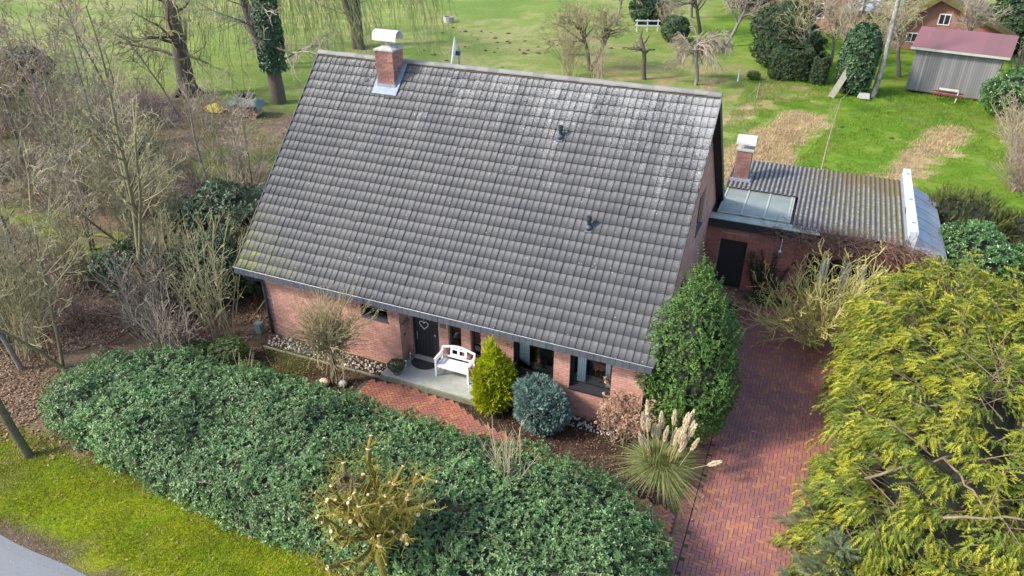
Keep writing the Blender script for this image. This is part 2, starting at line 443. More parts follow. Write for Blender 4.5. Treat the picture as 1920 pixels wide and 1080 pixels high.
# only what no planting covers counts as seen
items[:, 3] *= (items[:, 0] < 18.0) & (items[:, 1] > -4.3)
lay(drive, items, 300, -.02)
def in_path(x, y): return (np.abs(y - pathc(x)) < pathw(x)) & (y < -.42) & (x > 5.2)
xs = np.linspace(5.1, 15.42, 60)
P = np.stack([np.stack([xs, pathc(xs) - pathw(xs) - .03, 0 * xs + .002], 1), np.stack([xs, np.minimum(pathc(xs) + pathw(xs) + .03, -.39), 0 * xs + .002], 1)], 1)
mb = MB(); grid(mb, P, flip=False); path = mb.build('garden_path', JOINT, kind='structure')
items = herringbone(5, 15.4, -4, 0, in_path, math.radians(45), (5, -1))
items = np.concatenate([items, seen(items[:, 0], items[:, 1])[:, None]], 1)
items[:, 3] *= (items[:, 0] < 10.4) & (items[:, 1] > -1.9)
lay(path, items, 300, -.022, PAVER2, PAVE2)
# ------------------------------------------------------------------ building materials
def brick_mat(name, cols, dirt=.25):
    m, nt, b = new_mat(name); p = wpos(nt)
    c = ramp(nt, rnd_node(nt), [(k / (len(cols) - 1), x) for k, x in enumerate(cols)])
    g_ = noise(nt, 90, 3, .7, p)
    c = mixc(nt, 1.0, c, ramp(nt, g_, [(.25, (.75,) * 3), (.75, (1.25,) * 3)]), 'MULTIPLY')
    s = noise(nt, 1.3, 4, .65, p)
    c = mixc(nt, 1.0, c, ramp(nt, s, [(.3, (1 - dirt,) * 3), (.65, (1.08,) * 3)]), 'MULTIPLY')
    nt.links.new(c, b.inputs['Base Color']); b.inputs['Roughness'].default_value = .9; b.inputs['Specular IOR Level'].default_value = .25
    bump(nt, b, g_, .35, .006); return m
BRICK = brick_mat('brick_red', [(.44, .232, .178), (.49, .26, .20), (.39, .20, .152), (.52, .29, .225), (.42, .22, .17), (.46, .245, .188)])
BRICK_DARK = brick_mat('brick_weathered', [(.25, .125, .105), (.33, .165, .13), (.20, .105, .095), (.29, .14, .115)], .5)
MORTAR = simple('mortar', (.40, .28, .22), (.33, .23, .18), 12, .95, world_space=True, bmp=.2)
SLATE = simple('slate', (.060, .064, .076), (.045, .048, .056), 5, .55, isl=[(.050, .054, .064), (.075, .080, .092), (.062, .066, .076)], bmp=.1, world_space=True)
BLACK = simple('black_paint', (.014, .014, .016), (.02, .02, .022), 8, .45, world_space=True)
BLACKWOOD = simple('black_stained_wood', (.018, .017, .018), (.03, .028, .028), 14, .6, world_space=True, bmp=.1)
DARKSTEEL = simple('dark_blue_grey_metal', (.045, .065, .085), (.06, .08, .1), 6, .45, .3, world_space=True)
ZINC = simple('zinc', (.42, .44, .46), (.30, .32, .34), 7, .45, .7, world_space=True, bmp=.1, bscale=12)
LEAD = simple('lead_flashing', (.24, .285, .33), (.16, .20, .25), 9, .7, .1, world_space=True, bmp=.3, bscale=16)
WHITE = simple('white_paint', (.78, .78, .78), (.68, .68, .68), 5, .5, world_space=True)
WHITEMETAL = simple('white_metal', (.72, .72, .70), (.42, .42, .39), 3.2, .45, .1, world_space=True, detail=6)
CEMENT = simple('cement', (.42, .40, .36), (.26, .25, .22), 9, .95, world_space=True, bmp=.4)
CURTAIN = simple('curtain', (.86, .88, .88), (.78, .81, .82), 5, .8)
def glass_mat(name='window_glass'):
    m, nt, b = new_mat(name)
    g_ = N(nt, 'ShaderNodeBsdfGlossy'); g_.inputs['Roughness'].default_value = .03
    t = N(nt, 'ShaderNodeBsdfTransparent'); t.inputs[0].default_value = (.9, .93, .92, 1)
    fr = N(nt, 'ShaderNodeFresnel'); fr.inputs[0].default_value = 1.5
    mx = N(nt, 'ShaderNodeMixShader'); nt.links.new(fr.outputs[0], mx.inputs[0])
    nt.links.new(t.outputs[0], mx.inputs[1]); nt.links.new(g_.outputs[0], mx.inputs[2])
    nt.links.new(mx.outputs[0], nt.nodes['Material Output'].inputs[0]); return m
GLASS = glass_mat()
def tile_mat():
    m, nt, b = new_mat('concrete_roof_tile'); p = wpos(nt)
    base = ramp(nt, rnd_node(nt), [(0, (.058, .058, .061)), (.35, (.064, .063, .066)), (.7, (.060, .060, .063)), (1, (.068, .067, .069))])
    sp = N(nt, 'ShaderNodeSeparateXYZ'); nt.links.new(p, sp.inputs[0])
    streak = noise(nt, 1.0, 4, .6, p, .4)
    base = mixc(nt, 1.0, base, ramp(nt, streak, [(.3, (.80, .81, .86)), (.5, (1, 1, 1)), (.72, (1.16, 1.14, 1.12))]), 'MULTIPLY')
    # pale lichen bloom, denser towards the ridge and the right gable
    hi = math_(nt, 'MULTIPLY', math_(nt, 'SUBTRACT', sp.outputs[2], 4.4), .22, True)
    hi = math_(nt, 'POWER', hi, 1.6)
    rt = math_(nt, 'ADD', math_(nt, 'MULTIPLY', sp.outputs[0], .05), .30)
    amt = math_(nt, 'ADD', math_(nt, 'MULTIPLY', hi, rt), math_(nt, 'MULTIPLY', math_(nt, 'MULTIPLY', math_(nt, 'SUBTRACT', sp.outputs[0], 13.75), 6.0, True), .12))
    n1 = noise(nt, .9, 3, .6, p); n2 = noise(nt, 26, 4, .7, p)
    cb = N(nt, 'ShaderNodeCombineXYZ'); nt.links.new(math_(nt, 'MULTIPLY', sp.outputs[0], 1.5), cb.inputs[0]); nt.links.new(math_(nt, 'MULTIPLY', sp.outputs[2], .35), cb.inputs[2])
    n1 = noise(nt, 1.0, 4, .65, cb.outputs[0])
    lich = math_(nt, 'ADD', math_(nt, 'ADD', math_(nt, 'MULTIPLY', n1, .50), math_(nt, 'MULTIPLY', rnd_node(nt), .05)), math_(nt, 'ADD', math_(nt, 'MULTIPLY', n2, .9), math_(nt, 'MULTIPLY', amt, .36)))
    fac = ramp(nt, lich, [(.86, (0, 0, 0)), (1.08, (.55, .55, .55))])
    col = mixc(nt, fac, base, (.36, .355, .35))
    v = N(nt, 'ShaderNodeTexVoronoi'); v.inputs['Scale'].default_value = 7.5; nt.links.new(p, v.inputs['Vector'])
    spot = math_(nt, 'MULTIPLY', ramp(nt, v.outputs['Distance'], [(.10, (1, 1, 1)), (.17, (0, 0, 0))]), ramp(nt, noise(nt, 1.9, 2, .5, p), [(.56, (0, 0, 0)), (.66, (1, 1, 1))]))
    col = mixc(nt, math_(nt, 'MULTIPLY', spot, .5), col, (.60, .60, .57))
    # moss in the damp lower corner by the trees
    dx = math_(nt, 'MULTIPLY', sp.outputs[0], .42); dz = math_(nt, 'MULTIPLY', math_(nt, 'SUBTRACT', sp.outputs[2], 2.7), .62)
    mm = math_(nt, 'SUBTRACT', 1.25, math_(nt, 'ADD', dx, dz))
    mm = math_(nt, 'MULTIPLY', math_(nt, 'MULTIPLY', mm, 1.0, True), ramp(nt, noise(nt, 4, 3, .6, p), [(.38, (0, 0, 0)), (.62, (1, 1, 1))]), True)
    col = mixc(nt, mm, col, (.125, .135, .028))
    nt.links.new(col, b.inputs['Base Color']); b.inputs['Roughness'].default_value = .62; b.inputs['Specular IOR Level'].default_value = .45
    bump(nt, b, n2, .35, .006); return m
TILE = tile_mat()
RIDGE = simple('ridge_cap', (.22, .21, .19), (.12, .115, .105), 5, .85, world_space=True, bmp=.3, isl=[(.19, .185, .17), (.25, .235, .21), (.155, .15, .14)])

# ------------------------------------------------------------------ brickwork
bk = MB(); box(bk, (-.119, -.012, -.0355), (.119, .03, .0355)); BRICK_ME = bk.mesh('brick', BRICK)
def brickwork(parent, org, u, n, width, z0, z1, holes=(), single=0, mat=None, course=.083, top=None, me=None, name='brick_field', bl=.25):
    """running bond on the plane through org along unit vector u, facing n"""
    mat = mat or BRICK; u = np.array(u, float); n = np.array(n, float); org = np.array(org, float)
    out = []; k = 0; z = z0
    while z < z1 - .02:
        zt = min(z + course - .012, z1)
        x = -(bl / 2 if k % 2 else 0.0)
        while x < width:
            parts = [(max(x + .006, 0), min(x + bl - .006, width))]
            for (a, b, c, d) in holes:
                if zt > c + .012 and z < d - .012:
                    q = []
                    for (s, e) in parts:
                        if e <= a or s >= b: q.append((s, e)); continue
                        if s < a: q.append((s, a))
                        if e > b: q.append((b, e))
                    parts = q
            for s, e in parts:
                if top is not None:
                    h = min(top(s), top(e))
                    if zt > h: continue
                if e - s > .035: out.append((s, e, z, zt))
            x += bl
        z += course; k += 1
    out = np.array(out)
    cu = (out[:, 0] + out[:, 1]) / 2; cz = (out[:, 2] + out[:, 3]) / 2
    ctr = org + u[None] * cu[:, None] + np.array([0, 0, 1.]) * cz[:, None]
    d = np.linalg.norm(ctr - CAM, axis=1)
    full = (out[:, 1] - out[:, 0] > bl - .02)
    uu, vv = proj_px(ctr[:, 0], ctr[:, 1], ctr[:, 2])
    order = np.argsort(d + np.where(full, 0, 1e5))
    rz = math.atan2(u[1], u[0])
    for q in order[:single]:
        put('brick', me or BRICK_ME, parent, tuple(ctr[q] + n * rng.normal(0, .0015)), (rng.normal(0, .004), 0, rz), (1, 1, (out[q, 3] - out[q, 2]) / .071))
    r = order[single:]
    hu = (out[r, 1] - out[r, 0]) / 2; hz = (out[r, 3] - out[r, 2]) / 2; pr = rng.normal(0, .0015, len(r))
    s = BOXV * 2 - 1
    v = ctr[r][:, None] + u[None, None] * (s[None, :, 0] * hu[:, None])[..., None] + n[None, None] * (np.where(s[None, :, 1] > 0, -.012, .03) * -1 + 0 * hu[:, None] + pr[:, None])[..., None] + np.array([0, 0, 1.]) * (s[None, :, 2] * hz[:, None])[..., None]
    f = BOXF[None] + (np.arange(len(r)) * 8)[:, None, None]
    MB().add(v.reshape(-1, 3), f4=f.reshape(-1, 4)).build(name, mat, parent, kind='stuff')

# ------------------------------------------------------------------ the house
WID, D, TP, HE = 14.0, 5.88, .961, 2.772
PIT = math.atan(TP); UPV = np.array([0, math.cos(PIT), math.sin(PIT)]); NRM = np.array([0, -math.sin(PIT), math.cos(PIT)])
ZR = HE + D * TP
def roof_z(y): return HE + TP * (y if y <= D else 2 * D - y)
house = thing('brick_house', 'red brick house with large steep grey tiled roof, behind the clipped laurel hedge', 'house')
FY = .42; XL, XR = .61, 13.73; RX0, RX1, RY = 5.90, 8.73, .92; BY = 2 * D - .42
F0 = FY + .012
wl = MB()
def wall_panel(mb, axis, plane, thick, a0, a1, z0, z1, holes):
    """solid wall with rectangular openings, built from blocks"""
    xs_ = sorted({a0, a1, *[h[0] for h in holes], *[h[1] for h in holes]}); zs_ = sorted({z0, z1, *[h[2] for h in holes], *[h[3] for h in holes]})
    for i in range(len(xs_) - 1):
        for j in range(len(zs_) - 1):
            cx, cz = (xs_[i] + xs_[i+1]) / 2, (zs_[j] + zs_[j+1]) / 2
            if any(h[0] < cx < h[1] and h[2] < cz < h[3] for h in holes): continue
            if axis == 'x': box(mb, (xs_[i], min(plane, plane + thick), zs_[j]), (xs_[i+1], max(plane, plane + thick), zs_[j+1]))
            else: box(mb, (min(plane, plane + thick), xs_[i], zs_[j]), (max(plane, plane + thick), xs_[i+1], zs_[j+1]))
WINL = (4.50, 5.48, 1.66, 2.24); W1 = (9.79, 11.06, .95, 2.24); W2 = (11.55, 12.79, .97, 2.24)
ZT = 2.60
wall_panel(wl, 'x', F0, .28, XL, RX0, -.2, ZT, [WINL]); wall_panel(wl, 'x', F0, .28, RX1, XR, -.2, ZT, [W1, W2])
DOOR = (6.02, 7.00, .15, 2.22); SW1 = (7.34, 7.80, .15, 2.22); SW2 = (8.12, 8.62, .15, 2.22)
wall_panel(wl, 'x', RY + .012, .26, RX0 - .1, RX1 + .1, -.2, ZT, [DOOR, SW1, SW2])
box(wl, (RX0 - .28, F0 + .28, -.2), (RX0 - .012, RY + .012, ZT)); box(wl, (RX1 + .012, F0 + .28, -.2), (RX1 + .28, RY + .012, ZT))
GX1 = XR - .012
GW = [(6.5, 7.7, 3.5, 4.85), (4.8, 6.1, 1.4, 2.55)]
wall_panel(wl, 'y', GX1 - .26, .26, F0 + .28, BY, -.2, ZT, [GW[1]])
zc = lambda y: roof_z(y) - .22
for (a, b, zlo) in ((F0, 6.5, 2.6), (6.5, 7.7, 4.85), (7.7, BY, 2.6)):
    ys = sorted({a, b, *( [D] if a < D < b else [])})
    for p_, q_ in zip(ys[:-1], ys[1:]):
        prism(wl, [(p_, zlo), (q_, zlo), (q_, max(zc(q_), zlo)), (p_, max(zc(p_), zlo))], 0, GX1 - .26, GX1)
prism(wl, [(6.5, 2.6), (7.7, 2.6), (7.7, 3.5), (6.5, 3.5)], 0, GX1 - .26, GX1)
box(wl, (XL + .012, F0 + .28, -.2), (XL + .26, BY, ZT)); prism(wl, [(F0, ZT), (BY, ZT), (D, zc(D))], 0, XL + .012, XL + .26)
box(wl, (XL + .012, BY, -.2), (XR - .012, BY + .26, ZT))
wall = wl.build('wall', MORTAR, house)
def sh(h, o): return (h[0] - o, h[1] - o, h[2], h[3])
brickwork(wall, (RX1, FY + .012, 0), (1, 0, 0), (0, -1, 0), XR - RX1, 0, 2.58, [sh(W1, RX1), sh(W2, RX1)], 170)
brickwork(wall, (XL, FY + .012, 0), (1, 0, 0), (0, -1, 0), RX0 - XL, 0, 2.58, [sh(WINL, XL)], 110)
brickwork(wall, (RX0 + .004, RY + .012, .15), (1, 0, 0), (0, -1, 0), RX1 - RX0 - .008, 0, 2.4, [(h[0] - RX0, h[1] - RX0, 0, h[3] - .15) for h in (DOOR, SW1, SW2)], 20)
brickwork(wall, (RX0 - .012, FY + .014, 0), (0, 1, 0), (1, 0, 0), RY - FY - .01, .15, 2.5)
brickwork(wall, (GX1, FY + .014, 0), (0, 1, 0), (1, 0, 0), BY - FY, 0, 8.2, [(a - FY, b - FY, c, d) for a, b, c, d in GW], 0, top=lambda s: zc(s + FY + .014) - .02)
brickwork(wall, (XL + .012, BY, 0), (0, -1, 0), (-1, 0, 0), BY - FY, 0, 2.5)

# interior: dark rooms behind the panes, so that one looks into a real depth
rm = MB()
ROOM = simple('room_wall', (.20, .17, .14), (.15, .13, .11), 2, .9); ROOMF = simple('room_floor', (.10, .07, .05), (.07, .05, .04), 4, .7)
box(rm, (XL + .3, F0 + .30, .10), (XR - .3, BY - .02, .14))
room = rm.build('floor_slab', ROOMF, house)
rm = MB(); box(rm, (XL + .3, 4.2, .15), (XR - .3, 4.3, 2.5)); box(rm, (8.9, RY + .3, .15), (9.0, 4.2, 2.5)); rm.build('inner_wall', ROOM, house)
rm = MB(); box(rm, (XL + .27, F0 + .3, 2.5), (XR - .3, BY - .02, 2.58)); rm.build('ceiling_slab', ROOM, house)

# roof: deck, tiles laid one by one, ridge caps, verge boards
th = .10
rf = MB()
for sgn in (1, -1):
    y_e, y_r = (0.06, D) if sgn == 1 else (2 * D - .06, D)
    e0 = np.array([0, y_e, roof_z(y_e) - .10]); e1 = np.array([0, y_r, ZR - .10])
    v = []
    for x in (.03, WID - .03):
        for e in (e0, e1): v += [e + [x, 0, 0], e + [x, 0, -.09]]
    v = np.array(v)
    rf.add(v, f4=[[0, 4, 6, 2], [1, 3, 7, 5], [0, 1, 5, 4], [0, 2, 3, 1], [4, 5, 7, 6]])
roof = rf.build('roof', BLACKWOOD, house)
NC, NR_, TW, TL = 70, 24, .2, .3398
def tile_geo():
    xs_ = np.array([0, .022, .05, .085, .12, .155, .178, .2, .214])
    pr = np.array([.003, .001, .0, .002, .006, .012, .018, .018, .011])
    n = len(xs_); t = .018
    lo = np.stack([xs_, np.full(n, -.05), pr + .048], 1); hi = np.stack([xs_, np.full(n, TL), pr + .006], 1)
    bt = lo - [0, 0, .013]; bt[:, 1] += .002; un = bt.copy(); un[:, 1] += .12; un[:, 2] -= .012
    v = np.concatenate([lo, hi, bt, un]); i = np.arange(n - 1)
    f = np.concatenate([np.stack([i, i + 1, i + 1 + n, i + n], 1), np.stack([i + 2*n, i + 1 + 2*n, i + 1, i], 1), np.stack([i + 3*n, i + 1 + 3*n, i + 1 + 2*n, i + 2*n], 1)])
    side = [[n - 1, 3*n - 1, 2*n - 1]]
    return v, f, side
TV, TF, TS = tile_geo()
TILE_ME = MB().add(TV, f3=TS, f4=TF).mesh('roof_tile', TILE, True)
base0 = np.array([0, 0, HE - .065])
pos = []; skip = []
for r in range(NR_):
    for c in range(NC):
        x = c * TW
        # opening for the chimney
        if 2.78 < x + .1 < 3.52 and r >= 21.2 and r <= 23: continue
        pos.append((c, r))
pos = np.array(pos)
ctr = base0 + np.stack([pos[:, 0] * TW, 0 * pos[:, 0], 0 * pos[:, 0]], 1) + UPV[None] * (pos[:, 1] * TL + .02)[:, None]
ctr = ctr + NRM[None] * rng.normal(0, .0025, len(ctr))[:, None] + UPV[None] * rng.normal(0, .003, len(ctr))[:, None]
tilt = rng.normal(0, .010, len(ctr)); yawt = rng.normal(0, .008, len(ctr)); slip = rng.choice(len(ctr), 34, False); yawt[slip] += rng.normal(0, .035, 34); ctr[slip] -= UPV[None] * rng.uniform(.01, .05, (34, 1)); ctr = ctr + NRM[None] * ((fbm2(ctr[:, 0], ctr[:, 1], .5, 2, 6.) - .5) * .035)[:, None]
dcam = np.linalg.norm(ctr - CAM, axis=1) + np.where(ctr[:, 0] > 12.6, 50 * (ctr[:, 2] < 5.5), 0)
order = np.argsort(dcam)
for q in order[:300]:
    put('roof_tile', TILE_ME, roof, tuple(ctr[q]), (PIT, tilt[q], yawt[q]))
r = order[300:]
X_ = np.array([1., 0, 0])
loc = np.repeat(TV[None], len(r), 0); loc[:, :, 2] += -tilt[r][:, None] * loc[:, :, 0]; loc[:, :, 0] += -yawt[r][:, None] * loc[:, :, 1]
v = ctr[r][:, None] + loc[..., 0:1] * X_ + loc[..., 1:2] * UPV + loc[..., 2:3] * NRM
nv = len(TV); k4 = (np.arange(len(r)) * nv)[:, None, None]
MB().add(v.reshape(-1, 3), f3=(np.array(TS)[None] + k4).reshape(-1, 3), f4=(TF[None] + k4).reshape(-1, 4)).build('roof_tile_field', TILE, roof, smooth=True, kind='stuff')
# back slope, out of sight from the street
ys = np.linspace(D + .05, 2 * D, 2); xs_ = np.linspace(0, WID, 281)
P = np.stack([np.stack([xs_, np.full_like(xs_, y), roof_z(y) + .0 + .015 * np.sin(xs_ * 2 * math.pi / .2)], 1) for y in ys], 1)
mb = MB(); grid(mb, P); mb.build('rear_tiling', TILE, roof, smooth=True)
# ridge caps
n = 10; a = np.linspace(-.15, math.pi + .15, n)
def cap(L, r0, r1, t=.015):
    mb = MB(); P = []
    for x, r in ((0, r0), (L, r1)):
        P.append(np.stack([np.full(n, x), -np.cos(a) * r, np.sin(a) * r * .75], 1))
    grid(mb, np.array(P), flip=True)
    for k, x in ((0, 0.0), (1, L)):
        mb.add(np.concatenate([P[k], [[x, 0, 0]]]), f3=[[i, i + 1, n] for i in range(n - 1)])
    return mb
CAPM = cap(.40, .135, .118).mesh('ridge_cap', RIDGE, False)
for k in range(36):
    x = .0 + k * .3888
    if 2.72 < x + .2 < 3.62: continue
    put('ridge_cap', CAPM, roof, (x, D, ZR - .035 + rng.normal(0, .004)), (rng.normal(0, .02), 0, 0))
# mortar bed below the caps
mb = MB(); prism(mb, [(D - .12, ZR - .10), (D + .12, ZR - .10), (D, ZR + .02)], 0, .03, WID - .03); mb.build('ridge_bed', simple('ridge_mortar', (.09, .075, .055), (.05, .045, .035), 10, .95, world_space=True), roof)
# verge tiles and boards at both gables
for sx, x in ((-1, 0.0), (1, WID)):
    for sgn in (1, -1):
        y0, y1 = (-.02, D) if sgn == 1 else (2 * D + .02, D)
        zz0 = HE - .02
        q = [(y0, zz0 - .33), (y0, zz0 - .03), (y1, ZR - .045), (y1, ZR - .345)]
        if sgn == -1: q = q[::-1]
        mb = MB(); prism(mb, q, 0, x - .03 * (sx > 0) - .0, x + .03 * (sx < 0) + .0) if False else prism(mb, q, 0, min(x, x - sx * .035), max(x, x - sx * .035))
        mb.build('bargeboard', BLACKWOOD, house)
    # soffit boards under the gable overhang
    xa, xb = (XR + .002, WID - .04) if sx > 0 else (.04, XL - .002)
    for y0, y1, z0_, z1_ in ((.02, D, HE - .26, ZR - .28), (2 * D - .02, D, HE - .26, ZR - .28)):
        mb = MB(); v = np.array([[xa, y0, z0_], [xb, y0, z0_], [xb, y1, z1_], [xa, y1, z1_]]); v = np.concatenate([v, v + [0, 0, .03]])
        mb.add(v, f4=BOXF); mb.build('soffit', BLACKWOOD, house)
# cloaked edge of verge tiles on the right gable
for k in range(24):
    p0 = base0 + UPV * (k * TL + .02 - .04)
    mb = None
vt = MB(); box(vt, (0, 0, -.10), (.022, TL + .03, .035)); VT = vt.mesh('verge_tile', TILE)
for x in (WID + .002, -.026):
    for k in range(24):
        p0 = base0 + UPV * (k * TL - .02) + np.array([x, 0, 0]) + NRM * .012
        put('verge_tile', VT, roof, tuple(p0), (PIT + .045, 0, 0))
# gutter, slate apron, fascia
gt = MB(); aa = np.linspace(math.pi, 2 * math.pi, 8)
P = np.array([np.stack([np.full(8, x), -.045 + np.cos(aa) * .048, HE - .035 + np.sin(aa) * .06], 1) for x in (.0, WID)])
grid(gt, P); grid(gt, P * [1, 1, 1] + [0, 0, -.004], flip=True)
gutter = gt.build('gutter', DARKSTEEL, house)
mb = MB(); segs(mb, [[0, -.098, HE - .022]], [[WID, -.098, HE - .022]], np.array([.011]), np.array([.011]), 6); mb.build('gutter_bead', ZINC, gutter)
# dead leaves and moss that have collected in the gutter
nl = 900; px = rng.uniform(.1, 13.9, nl); ml = MB()
ctrm = np.stack([px, -.045 + rng.normal(0, .018, nl), HE - .055 + rng.uniform(0, .03, nl)], 1); s = rng.uniform(.015, .04, nl)[:, None]
t1 = nrm(rng.normal(0, 1, (nl, 3))) * s; t2 = nrm(np.cross(t1, rng.normal(0, 1, (nl, 3)))) * s * .7
v = np.stack([ctrm - t1, ctrm + t2, ctrm + t1, ctrm - t2], 1); ml.add(v.reshape(-1, 3), f4=np.arange(nl * 4).reshape(-1, 4))
ml.build('gutter_debris', simple('dead_leaf', (.09, .06, .035), (.05, .04, .02), 3, .9, isl=[(.16, .10, .05), (.06, .05, .02), (.05, .035, .02), (.30, .22, .13)]), gutter, kind='stuff')
mb = MB(); box(mb, (.04, -.088, HE - .235), (WID - .04, -.066, HE - .10)); fascia = mb.build('fascia', BLACKWOOD, house)
sl = MB(); box(sl, (.003, 0, -.10), (.192, .012, .10)); SL = sl.mesh('slate', SLATE)
for k in range(70):
    put('slate', SL, fascia, (.02 + k * .1994, -.104 + rng.normal(0, .0015), HE - .138 + rng.normal(0, .003)), (-.03, rng.normal(0, .006), 0))
mb = MB(); box(mb, (.04, -.065, HE - .235), (WID - .04, FY + .02, HE - .205)); mb.build('eaves_soffit', BLACKWOOD, house)
# rainwater pipe
mb = MB(); tube(mb, [(.36, -.045, HE - .10), (.36, -.045, HE - .32), (.40, .03, HE - .42), (.66, .34, HE - .62), (.70, .35, HE - .8), (.70, .35, .05)], .052, 10)
dp = mb.build('downpipe', DARKSTEEL, house, smooth=True)
for z in (1.35, .5): mb = MB(); tube(mb, [(.70, .35, z), (.70, .35, z + .07)], .064, 10); mb.build('pipe_bracket', DARKSTEEL, dp)

# ------------------------------------------------------------------ windows and front door
def window(rect, y, frame=.065, sill=True, bars=(), mat=BLACKWOOD, depth=.12, name='window', parent=None, pane_inset=.05):
    a, b, c, d = rect; w = put(name, None, parent or house)
    mb = MB(); box(mb, (a, y, c), (a + frame, y + .07, d)); box(mb, (b - frame, y, c), (b, y + .07, d)); box(mb, (a + frame, y, c), (b - frame, y + .07, c + frame)); box(mb, (a + frame, y, d - frame), (b - frame, y + .07, d))
    fr = mb.build('frame', mat, w)
    for (p0, p1) in bars: mb = MB(); box(mb, (a + p0[0], y + .005, c + p0[1]), (a + p1[0], y + .06, c + p1[1])); mb.build('glazing_bar', mat, w)
    mb = MB(); box(mb, (a + frame, y + .03, c + frame), (b - frame, y + .036, d - frame)); mb.build('pane', GLASS, w)
    return w
w1 = window((W1[0] + .01, W1[1] - .01, 1.02, 2.23), F0 + .14); w2 = window((W2[0] + .01, W2[1] - .01, 1.04, 2.23), F0 + .14)
for w, (a, b, c, d) in ((w1, W1), (w2, W2)):
    mb = MB(); prism(mb, [(FY - .05, c - .02), (F0 + .15, c - .02), (F0 + .15, c + .085), (FY - .05, c + .01)], 0, a + .004, b - .004); mb.build('sill', BLACK, w)
    for x0, x1 in ((a + .001, a + .03), (b - .03, b - .001)):
        mb = MB(); box(mb, (x0, FY + .002, c + .1), (x1, F0 + .14, d)); mb.build('reveal_lining', BLACK, w)
    mb = MB(); box(mb, (a - .03, F0 + .285, c + .08), (b + .03, F0 + .62, c + .11)); mb.build('inner_sill', simple('white_sill', (.7, .68, .62), (.6, .58, .52), 4, .4), w)
wL = window((WINL[0] + .01, WINL[1] - .01, 1.70, 2.23), F0 + .10, .05)
mb = MB(); box(mb, (WINL[0] + .004, FY - .03, WINL[2] - .01), (WINL[1] - .004, F0 + .12, WINL[2] + .03)); mb.build('sill', SLATE, wL)
mb = MB(); box(mb, (WINL[0] + .06, F0 + .09, 1.99), (WINL[1] - .06, F0 + .102, 2.02)); mb.build('glazing_bar', ZINC, wL)
for S_ in (SW1, SW2):
    window((S_[0] + .01, S_[1] - .01, .16, 2.21), RY + .13, .05, mat=BLACKWOOD, name='side_window')
# gable windows (seen along the wall)
for (a, b, c, d) in GW:
    w = put('gable_window', None, house)
    mb = MB(); f_ = .07; x0 = GX1 - .17
    box(mb, (x0, a, c), (x0 + .06, a + f_, d)); box(mb, (x0, b - f_, c), (x0 + .06, b, d)); box(mb, (x0, a + f_, c), (x0 + .06, b - f_, c + f_)); box(mb, (x0, a + f_, d - f_), (x0 + .06, b - f_, d))
    mb.build('frame', BLACKWOOD, w)
    mb = MB(); box(mb, (x0 + .02, a + f_, c + f_), (x0 + .026, b - f_, d - f_)); mb.build('pane', GLASS, w)
    mb = MB(); box(mb, (x0 + .06, a + .005, c - .03), (GX1 + .05, b - .005, c + .02)); mb.build('sill', SLATE, w)
# front door of vertical boards
door = put('front_door', None, house)
mb = MB(); a, b, c, d = DOOR
box(mb, (a, RY + .10, c), (a + .06, RY + .2, d)); box(mb, (b - .06, RY + .10, c), (b, RY + .2, d)); box(mb, (a + .06, RY + .10, d - .06), (b - .06, RY + .2, d)); mb.build('door_frame', BLACKWOOD, door)
nb = 7; bw = (b - a - .12) / nb
for k in range(nb):
    mb = MB(); box(mb, (a + .06 + k * bw + .004, RY + .135, c + .01), (a + .06 + (k + 1) * bw - .004, RY + .17 , d - .06)); mb.build('door_board', BLACKWOOD, door)
mb = MB(); box(mb, (a + .06, RY + .17, c + .01), (b - .06, RY + .19, d - .06)); mb.build('door_core', BLACK, door)
mb = MB(); tube(mb, [(b - .16, RY + .135, 1.17), (b - .16, RY + .06, 1.17)], .022, 10); tube(mb, [(b - .16, RY + .075, 1.17), (b - .16, RY + .05, 1.17)], .038, 12); mb.build('door_knob', ZINC, door)
mb = MB(); box(mb, (a + .10, RY + .118, .82), (a + .135, RY + .134, 1.12)); mb.build('letter_slot', ZINC, door)

# ------------------------------------------------------------------ chimney
CX0, CX1, CY0, CY1, CZ = 2.83, 3.50, 5.10, 5.76, 8.86
CH_ME_b = MB(); box(CH_ME_b, (-.104, -.012, -.0355), (.104, .03, .0355)); CH_ME = CH_ME_b.mesh('brick', BRICK_DARK)
def chimney(parent, x0, x1, y0, y1, zb, zt, single, flash):
    ch = put('chimney', None, parent)
    mb = MB(); box(mb, (x0 + .012, y0 + .012, zb), (x1 - .012, y1 - .012, zt)); mb.build('chimney_core', MORTAR, ch)
    for o_, u_, n_, w_, s_ in (((x0, y0 + .012, 0), (1, 0, 0), (0, -1, 0), x1 - x0, single), ((x1 - .012, y0 + .001, 0), (0, 1, 0), (1, 0, 0), y1 - y0, single),
                               ((x1, y1 - .012, 0), (-1, 0, 0), (0, 1, 0), x1 - x0, 0), ((x0 + .012, y1, 0), (0, -1, 0), (-1, 0, 0), y1 - y0, 0)):
        brickwork(ch, o_, u_, n_, w_, zb, zt, (), s_, BRICK_DARK, .0775, None, CH_ME, bl=.22)
    return ch
ch = chimney(house, CX0, CX1, CY0, CY1, 7.45, CZ, 40, True)
mb = MB(); e = .03; cxm, cym = (CX0 + CX1) / 2, (CY0 + CY1) / 2
v = np.array([[CX0 - e, CY0 - e, CZ], [CX1 + e, CY0 - e, CZ], [CX1 + e, CY1 + e, CZ], [CX0 - e, CY1 + e, CZ], [CX0 - e, CY0 - e, CZ + .05], [CX1 + e, CY0 - e, CZ + .05], [CX1 + e, CY1 + e, CZ + .05], [CX0 - e, CY1 + e, CZ + .05],
              [cxm - .1, cym - .1, CZ + .15], [cxm + .1, cym - .1, CZ + .15], [cxm + .1, cym + .1, CZ + .15], [cxm - .1, cym + .1, CZ + .15]])
